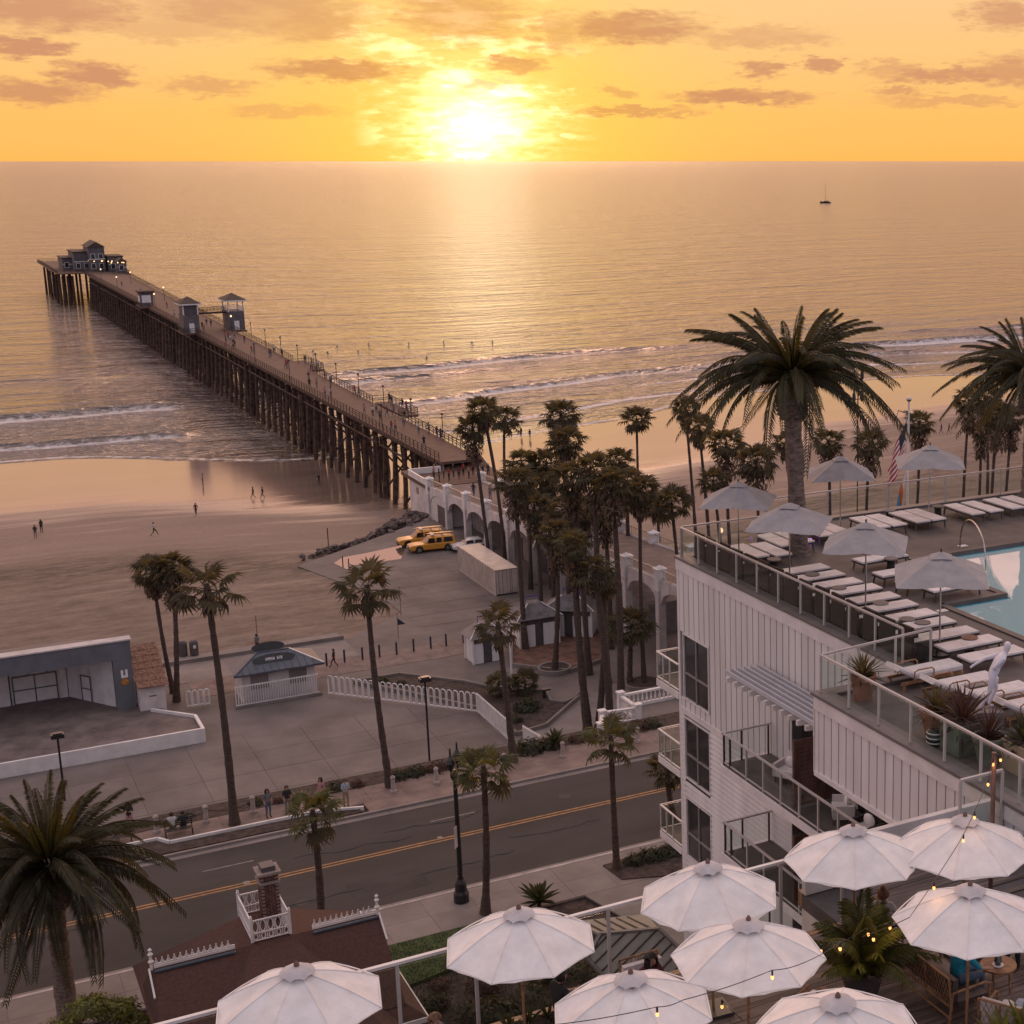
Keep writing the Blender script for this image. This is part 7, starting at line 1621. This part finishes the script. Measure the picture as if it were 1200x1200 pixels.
person((12.9, 20.0, TZ - .02), R(150), 'lean', 'person with pink top right of the woman in black', cP, cD, near=True)
person((9.95, 19.2, TZ - .02), R(-90), 'lean', 'man in navy shirt at the plates under the crossed umbrella', cN, cG, near=True)
person((11.35, 19.35, TZ - .02), R(90), 'sit', 'woman in pink top at the plates under the crossed umbrella', cP, cD, hair=m_hairb, near=True, long=True)
for (x, y, l) in [(9.95, 19.2, 'low stool under the man in navy'), (11.35, 19.35, 'low stool under the woman in pink'), (8.65, 23.1, 'low stool under the person in black'), (6.35, 22.9, 'low stool under the brown haired person'), (12.9, 20.0, 'low stool right of the pale armchair')]:
    t = thing('stool', l, 'stool', (x, y, TZ + .003)); part('seat', MB().box(-.22, -.2, .36, .22, .22, .42), m_teak, t); [part('leg', MB().box(a - .02, b - .02, 0, a + .02, b + .02, .36), m_teak, t) for a in (-.18, .18) for b in (-.16, .18)]
# big potted palm, planter boxes
t = thing('potted_palm', 'large feathery potted palm with tiny lights among its fronds', 'potted plant', (13.75, 21.3, TZ + .003)); part('pot', MB().lathe([(.24, 0), (.36, .5), (.38, .52), (.30, .52)], 18), m_shut, t, True)
SF = [frond(50 + i, 1.6, d, 26, m_leafy).mesh('frond', m_leafy) for i, d in enumerate((.5, .9, 1.2))]; SFY = frond(60, 1.45, .8, 26, m_bushy).mesh('frond', m_bushy)
for i in range(28):
    u = (i + .5) / 28; f = link('frond', SFY if i % 5 == 0 else SF[min(2, int(u * 3))], t); f.matrix_local = Matrix.Translation((0, 0, .5)) @ Matrix.Rotation(i * 2.4, 4, 'Z') @ Matrix.Rotation(-R(lerp(86, 30, u)), 4, 'Y') @ Matrix.Rotation(rnd.uniform(-.5, .5), 4, 'X') @ Matrix.Scale(rnd.uniform(.8, 1.05), 4)
def planter_box(x, y, w, d, label, bl, n, s, seed):
    t = thing('planter_box', label, 'planter', (x, y, TZ + .003)); part('box', MB().box(-w / 2, -d / 2, 0, w / 2, d / 2, .5), m_brown, t); part('soil', MB().box(-w / 2 + .04, -d / 2 + .04, .501, w / 2 - .04, d / 2 - .04, .52), m_mulch, t)
    for k in range(3): rosette(t, .5, n, bl, s, -10, 86, seed + k, ((k - 1) * w / 3.2, 0))
planter_box(7.35, 22.2, 1.1, .5, 'timber planter of yellow green spikes at the bottom edge below the lawn umbrella', BL_Y, 16, .75, 1); planter_box(8.0, 22.95, 1.1, .4, 'timber planter with small succulents under the lawn umbrella', BL_A, 14, .6, 5); planter_box(15.0, 18.2, 1.4, .5, 'planter of yellow green leaves in the bottom right corner', BL_Y, 26, 1.05, 9)
# string light pole and strings
sp = G(1166, 985, 29.6); PLX, PLY = 17.45, 22.35
t = thing('light_pole', 'brown timber pole carrying string lights beside the hotel glass', 'pole', (PLX, PLY, TZ + .003)); part('post', MB().tube([(0, 0, 0), (0, 0, 3.75)], .05, 8), m_brown, t)
def string(label, pts, bulbs, sag=.12):
    P0 = pts[0]; t = thing('string_light', label, 'string light', P0); mb = MB()
    allp = []
    for a, b in zip(pts, pts[1:]):
        for u in range(8): f = u / 8; allp.append(a.lerp(b, f) - P0 + Vector((0, 0, -sag * math.sin(math.pi * f))))
    allp.append(pts[-1] - P0); mb.tube(allp, .007, 4); part('wire', mb, m_dark, t)
    for f in bulbs:
        i = min(len(allp) - 1, int(f * (len(allp) - 1))); p = allp[i]; s = part('socket', MB().tube([p, p + Vector((0, 0, -.085))], .017, 6), m_dark, t); b = part('bulb', MB().ball(p + Vector((0, 0, -.12)), .027, 8, 6, 0, (1, 1, 1.25)), m_bulb, t)
        ld = bpy.data.lights.new('bulb_glow', 'POINT'); ld.energy = .9; ld.color = (1, .48, .16); ld.shadow_soft_size = .04; lo_ = bpy.data.objects.new('bulb_glow', ld); COL.objects.link(lo_); lo_.parent = t; lo_.location = p + Vector((0, 0, -.2))
top = Vector((PLX, PLY, TZ + 3.7))
string('bulb string running from the timber pole over the upper right umbrella', [top, G(1157, 916, 32.4), G(1137, 962, 32.15), G(1121, 992, 32.1), G(1066, 1075, 31.9), G(1010, 1098, 31.2)], [.02, .19, .21 + .14, .52, .72, .96], .02)
string('short bulb drop on top of the timber pole', [top + Vector((.16, 0, -.02)), top + Vector((.05, .05, .0)), top + Vector((-.10, -.1, -.02))], [0.0, 1.0], .0)
string('bulb string crossing the lower umbrellas from the potted palm to the left', [G(990, 1100, 31.9), G(945, 1127, 32.1), G(905, 1137, 32.1), G(800, 1172, 32.05), G(770, 1180, 32.05), G(640, 1202, 32.1)], [.04, .40, .80], .03)
string('low bulb string inside the terrace below the crossed umbrella', [G(846, 1172, 30.6), G(870, 1195, 30.4)], [0.0], .02)
string('tiny lights in the potted palm fronds', [G(1043, 1080, 30.9), G(1014, 1088, 30.8), G(980, 1106, 30.7), G(962, 1107, 30.9)], [.0, .33, .66, 1.0], .03)
# ================================================================== RED ROOFED HOUSE
hs = thing('cottage', 'Victorian cottage with dark red shingle roof, white widow walk and crest rails', 'house', (9.7, 57, ST))
rs = MATS['red_shingle']; nt = rs.node_tree; wv = nt.nodes.new('ShaderNodeTexWave'); wv.bands_direction = 'Z'; wv.wave_profile = 'SAW'; wv.inputs['Scale'].default_value = 2.6; wv.inputs['Distortion'].default_value = .6
ge = nt.nodes.new('ShaderNodeNewGeometry'); nt.links.new(ge.outputs['Position'], wv.inputs['Vector']); bp = nt.nodes.new('ShaderNodeBump'); bp.inputs['Distance'].default_value = .03; bp.inputs['Strength'].default_value = .9
nt.links.new(wv.outputs[0], bp.inputs['Height']); nt.links.new(bp.outputs[0], nt.nodes['Principled BSDF'].inputs['Normal'])
E0, E1, N0, N1, EZ, RZ = 5.3, 14.4, 52.7, 62.5, 12.3, 15.0
part('wall', MB().box(E0 + .7, N0 + .7, ST, E1 - .7, N1 - .7, EZ - .05), m_offw, hs, world=True)
mb = MB(); T = [(9.0, 56.6, RZ), (10.4, 56.6, RZ), (10.4, 59.1, RZ), (9.0, 59.1, RZ)]; Eb = [(E0, N0, EZ), (E1, N0, EZ), (E1, N1, EZ), (E0, N1, EZ)]
mb.add(Eb + T, [(0, 1, 5, 4), (1, 2, 6, 5), (2, 3, 7, 6), (3, 0, 4, 7), (4, 5, 6, 7), (3, 2, 1, 0)]); rf = part('roof', mb, m_red, hs, world=True)
yr = 56.55; k = (RZ - EZ) / (T[0][1] - N0); w = 3.3
for (xa, xb) in ((5.35, 9.2), (10.2, 13.75)):
    zb = RZ - k * w; g_ = MB().add([(xa, yr - w, zb), (xb, yr - w, zb), (xb, yr + w, zb), (xa, yr + w, zb), (xa, yr, RZ - .01), (xb, yr, RZ - .01)], [(0, 1, 5, 4), (2, 3, 4, 5), (3, 0, 4), (1, 2, 5), (3, 2, 1, 0)]); g_.v = [(x, y_, z_ + .012) for x, y_, z_ in g_.v]; part('gable_roof', g_, m_red, hs, world=True)
for (xa, s) in ((5.33, -1), (13.77, 1)):
    part('bargeboard', MB().beam((xa, yr, RZ + .03), (xa, yr - 1.0, RZ - k * 1.0 + .03), .06, .12), m_white, hs, world=True)
nf = MB().add([(6.2, 49.8, 12.25), (13.3, 49.8, 12.25), (10.4, 56.62, RZ + .015), (9.0, 56.62, RZ + .015), (13.6, 56.62, 12.3), (5.9, 56.62, 12.3)], [(0, 1, 2, 3), (1, 4, 2), (5, 0, 3), (0, 5, 4, 1)]); part('hip_roof', nf, m_red, hs, world=True)
part('wall', MB().box(7.0, 50.4, ST, 12.5, N0 + .7, 12.2), m_offw, hs, world=True)
part('fascia', MB().box(E0 - .02, N0 - .05, EZ - .2, E1 + .02, N0 + .03, EZ - .003).box(E1 - .03, N0, EZ - .2, E1 + .05, N1, EZ - .003), m_white, hs, world=True)
for (xa, xb, fx) in ((5.5, 8.35, 5.42), (11.2, 13.7, 13.72)):
    c = MB(); c.beam((xa, yr, RZ + .07), (xb, yr, RZ + .07), .05, .09); c.beam((xa, yr, RZ + .17), (xb, yr, RZ + .17), .05, .05); n = int((xb - xa) / .21)
    for i in range(n): x = xa + .1 + i * .21; c.add([(x - .085, yr, RZ + .19), (x + .085, yr, RZ + .19), (x, yr, RZ + .37), (x - .085, yr + .03, RZ + .19), (x + .085, yr + .03, RZ + .19), (x, yr + .03, RZ + .37)], [(0, 1, 2), (5, 4, 3), (0, 3, 4, 1), (1, 4, 5, 2), (2, 5, 3, 0)]); c.ball((x, yr + .015, RZ + .38), .028, 6, 4)
    part('ridge_crest', c, m_white, hs, world=True); part('finial', MB().lathe([(.05, 0), (.05, .25), (.11, .33), (.05, .42), (.05, .55), (.1, .62), (.03, .72), (.075, .8), (.01, .88)], 10, (fx, yr, RZ - .02)), m_white, hs, world=True)
    part('ridge_flashing', MB().beam((xa, yr - .14, RZ - .045), (xb, yr - .14, RZ - .045), .16, .05), mat('blue_flashing', (.05, .08, .11), .4, .1, 2, 0), hs, world=True)
# widow's walk: pierced panels of oval rings
ww = part('widow_walk', MB().box(9.0, 56.62, RZ + .02, 10.4, 59.1, RZ + .06), m_red, hs, world=True)
def pierced(a, b):
    a = Vector(a); b = Vector(b); L_ = (b - a).length; n = max(4, int(L_ / .235)); d = (b - a) / n; dn = d.normalized(); mb = MB()
    for z, hh in ((.04, .03), (.34, .035), (.86, .05)): mb.beam(a + Vector((0, 0, z)), b + Vector((0, 0, z)), .05, hh)
    for i in range(n):
        c = a + d * (i + .5)
        for (cz, rx, rz2) in ((.60, .100, .235), (.19, .075, .125)): mb.tube([c + dn * rx * math.cos(q) + Vector((0, 0, cz + rz2 * math.sin(q))) for q in [6.283 * j / 12 for j in range(13)]], .022, 4)
        mb.beam(a + d * i + Vector((0, 0, .02)), a + d * i + Vector((0, 0, .86)), .03, .03)
    link('rail_panel', mb.mesh('rail_panel', m_white, False, tuple(hs.location)), ww)
z = RZ + .05; C4 = [(9.0, 56.62, z), (10.4, 56.62, z), (10.4, 59.1, z), (9.0, 59.1, z)]
for a_, b_ in zip(C4, C4[1:] + C4[:1]): pierced(a_, b_); link('corner_post', MB().box(a_[0] - .05, a_[1] - .05, z, a_[0] + .05, a_[1] + .05, z + 1.0).ball((a_[0], a_[1], z + 1.05), .05, 6, 5).mesh('corner_post', m_white, False, tuple(hs.location)), ww)
chm = MB().box(9.72, 58.0, RZ + .05, 10.36, 58.7, 17.0); ch_ = part('chimney', chm, m_mort, hs, world=True); brk = MB(); z = RZ + .07; r_ = 0
while z < 16.9:
    for x in [9.72 + .0 + i * .22 + (r_ % 2) * .11 for i in range(3)]:
        if x + .2 <= 10.40: brk.box(x - .01, 57.985, z, x + .19, 58.0, z + .06); brk.box(x - .01, 58.7, z, x + .19, 58.715, z + .06)
    for y_ in [58.0 + i * .22 + (r_ % 2) * .11 for i in range(3)]: brk.box(9.705, y_, z, 9.72, y_ + .2, z + .06); brk.box(10.36, y_, z, 10.375, y_ + .2, z + .06)
    z += .075; r_ += 1
q = link('brick', brk.mesh('brick', m_brick, False, tuple(hs.location)), ch_); q['kind'] = 'stuff'
link('chimney_cap', MB().box(9.64, 57.92, 16.62, 10.44, 58.78, 16.72).box(9.6, 57.88, 17.003, 10.48, 58.82, 17.1).mesh('chimney_cap', m_mort, False, tuple(hs.location)), ch_)
link('chimney_pot', MB().box(9.78, 58.05, 17.103, 10.3, 58.65, 17.3).mesh('chimney_pot', m_shut, False, tuple(hs.location)), ch_)
# ================================================================== STANDING SEAM PORCH ROOF
def plane_hit(px, py, P0, n): d = ray(px, py); o = Vector((0, 0, CAMZ)); return o + d * ((P0 - o).dot(n) / d.dot(n))
A = G(704, 1095, 13.2); B = G(772, 1089, 13.2); D = G(706, 1142, 12.0); nrm_ = (B - A).cross(D - A).normalized()
poly = [plane_hit(x, y_, A, nrm_) for x, y_ in [(688, 1123), (704, 1095), (772, 1089), (800, 1116), (812, 1150), (712, 1150)]]
pr = thing('porch', 'grey standing seam metal porch roof between the garden and the hotel', 'porch', (A.x, A.y, ST)); thk = Vector((0, 0, -.12))
mb = MB(); n = len(poly); mb.add(poly + [p + thk for p in poly], [tuple(range(n)), tuple(reversed(range(n, 2 * n)))] + [(i, n + i, n + (i + 1) % n, (i + 1) % n) for i in range(n)]); m_seam = mat('seam_roof', (.26, .235, .22), .42, .1, 1.2, .05); part('roof', mb, m_seam, pr, world=True)
far = [A, B, B + Vector((1.0, 3.4, -1.1)), A + Vector((.2, 3.6, -1.1))]; mb = MB().add(far + [p + thk for p in far], [(0, 1, 2, 3), (7, 6, 5, 4), (0, 4, 5, 1), (1, 5, 6, 2), (2, 6, 7, 3), (3, 7, 4, 0)]); part('roof', mb, m_seam, pr, world=True)
import itertools
def clip_line(o_, d_, pol):                       # segment of a line inside a pixel polygon
    ts = []
    for (x0, y0), (x1, y1) in zip(pol, pol[1:] + pol[:1]):
        ex, ey = x1 - x0, y1 - y0; den = d_[0] * ey - d_[1] * ex
        if abs(den) < 1e-6: continue
        t_ = ((x0 - o_[0]) * ey - (y0 - o_[1]) * ex) / den; s_ = ((x0 - o_[0]) * d_[1] - (y0 - o_[1]) * d_[0]) / den
        if 0 <= s_ <= 1: ts.append(t_)
    return (min(ts), max(ts)) if len(ts) > 1 else None
# seams run diagonally down the slope
u_ = (poly[2] - poly[5]).normalized(); v_ = nrm_.cross(u_).normalized()
pl2 = [((p - A).dot(u_), (p - A).dot(v_)) for p in poly]
c_ = min(q[1] for q in pl2) + .25
while c_ < max(q[1] for q in pl2):
    r_ = clip_line((0, c_), (1, 0), pl2)
    if r_: a_ = A + u_ * r_[0] + v_ * c_; b_ = A + u_ * r_[1] + v_ * c_; part('roof_seam', MB().beam(a_ + nrm_ * .03 * (1 if nrm_.z > 0 else -1), b_ + nrm_ * .03 * (1 if nrm_.z > 0 else -1), .045, .07), m_frame, pr, world=True)
    c_ += .42
for i in range(5): a_ = A.lerp(B, (i + .5) / 5); part('roof_seam', MB().beam(a_ + Vector((0, .05, .03)), a_ + Vector((.3, 3.3, -.98)), .05, .06), m_frame, pr, world=True)
for p, q in ((poly[1], poly[2]), (poly[0], poly[1]), (poly[5], poly[0]), (poly[2], poly[3])): part('ridge_cap', MB().beam(p + Vector((0, 0, .05)), q + Vector((0, 0, .05)), .16, .08), m_cap, pr, world=True)
part('wall', MB().prism([(p.x, p.y) for p in [poly[0].lerp(poly[3], .08), poly[1].lerp(poly[4], .08), poly[2].lerp(poly[5], .08), poly[3].lerp(poly[0], .04), poly[4], poly[5].lerp(poly[2], .08)]], ST, 11.6), m_wall, pr, world=True)
# shrub bottom left with yellow green leaves
p = G(105, 1200, ST + 4); t = thing('tree', 'small yellow green leafed tree at the bottom left corner', 'tree', (3.3, 59.3, ST)); part('trunk', MB().tube([(0, 0, 0), (.1, .1, 3.0)], [.14, .08], 8), m_bark, t)
cr_ = MB(); 
for i in range(15):
    a = rnd.uniform(0, 6.28); r_ = rnd.uniform(.3, 1.8); c = Vector((r_ * math.cos(a), r_ * math.sin(a), 3.5 + rnd.uniform(-.5, 1.2) - r_ * .25)); mb = MB().tube([(.1, .1, 2.6), c], [.05, .02], 4)
    cr_.add(mb.v, mb.f)
part('branch', cr_, m_bark, t)
for i, ch_c in enumerate([(0, 0, 4.6), (.9, .4, 4.0), (-.9, .1, 3.9), (.3, 1.2, 3.9), (1.6, .2, 3.2), (-.4, -.6, 3.8), (-1.6, .5, 3.3), (.9, -.7, 3.3), (1.3, 1.3, 3.4)]): link('crown', BUY, t, ch_c, (0, 0, i * 1.1), (1.0, 1.0, .85))
# flags
fp = thing('flagpole', 'tall white flagpole rising behind the pool deck railing', 'flagpole', (61.7, 90, ST)); part('pole', MB().tube([(0, 0, 0), (0, 0, 19.2)], [.13, .07], 8), m_white, fp); part('ball', MB().ball((0, 0, 19.35), .2, 8, 6), m_steel, fp)
part('arm', MB().tube([(0, 0, 18.3), (-.9, 0, 18.6), (-1.1, 0, 18.0)], .04, 5), m_dark, fp)
def flag(z, hoist, fly, name, label, colf, mats, lean=.42):
    nu, nv = 22, 13; vs = []; fs = []; ms = []
    for i in range(nu + 1):
        u = i / nu
        for j in range(nv + 1):
            v = j / nv; w = 1 - .55 * u
            vs.append((-.12 - lean * fly * u * (.6 + .4 * v) - .16 * math.sin(u * 9 + v * 3) * u * .6 - hoist * (1 - v) * .10, .22 * math.sin(u * 7 + v * 5) * u, z - fly * .86 * u - (1 - v) * hoist * w))
    for i in range(nu):
        for j in range(nv): a = i * (nv + 1) + j; fs.append((a, a + 1, a + nv + 2, a + nv + 1)); ms.append(colf((i + .5) / nu, (j + .5) / nv))
    mb = MB().add(vs, fs); mb.m = ms; o = link(name, mb.mesh(name, mats, True), None, (61.55, 89.8, ST)); tag(o, label, 'flag')
flag(18.0, 2.8, 4.2, 'flag', 'draped flag with red and white stripes and dark blue canton', lambda u, v: 2 if (u < .38 and v > 6 / 13) else (0 if int(v * 13) % 2 == 0 else 1), [cloth('flag_red', (.5, .03, .03)), m_white, cN])
flag(14.3, 1.4, 2.9, 'flag', 'draped white, orange and blue flag below the striped one', lambda u, v: 0 if u < .35 else (1 if u < .68 else 2), [m_white, cloth('orange', (.6, .16, .05)), cloth('sky_blue', (.08, .22, .36))], .30)
flag(12.4, 1.3, 2.4, 'flag', 'draped grey and white flag lowest on the pole', lambda u, v: 0 if (u * 3 + v) % 1 > .35 else 1, [cG, cW], .10)
ls = thing('twin_lantern_post', 'slender post with paired lanterns just above the flags', 'lamp post', (61.2, 96, ST)); part('post', MB().tube([(0, 0, 0), (0, 0, 20.0)], .05, 6), m_dark, ls); [part('lantern', MB().lathe([(.05, 0), (.15, .2), (.12, .6), (.02, .9)], 8, (x, 0, z_)), m_dark, ls) for x in (-.35, .35) for z_ in (18.4, 20.0)]; part('arm', MB().tube([(-.35, 0, 18.4), (-.35, 0, 20.2)], .03, 5).tube([(.35, 0, 18.4), (.35, 0, 20.2)], .03, 5).tube([(-.35, 0, 18.6), (.35, 0, 18.6)], .03, 5), m_dark, ls)
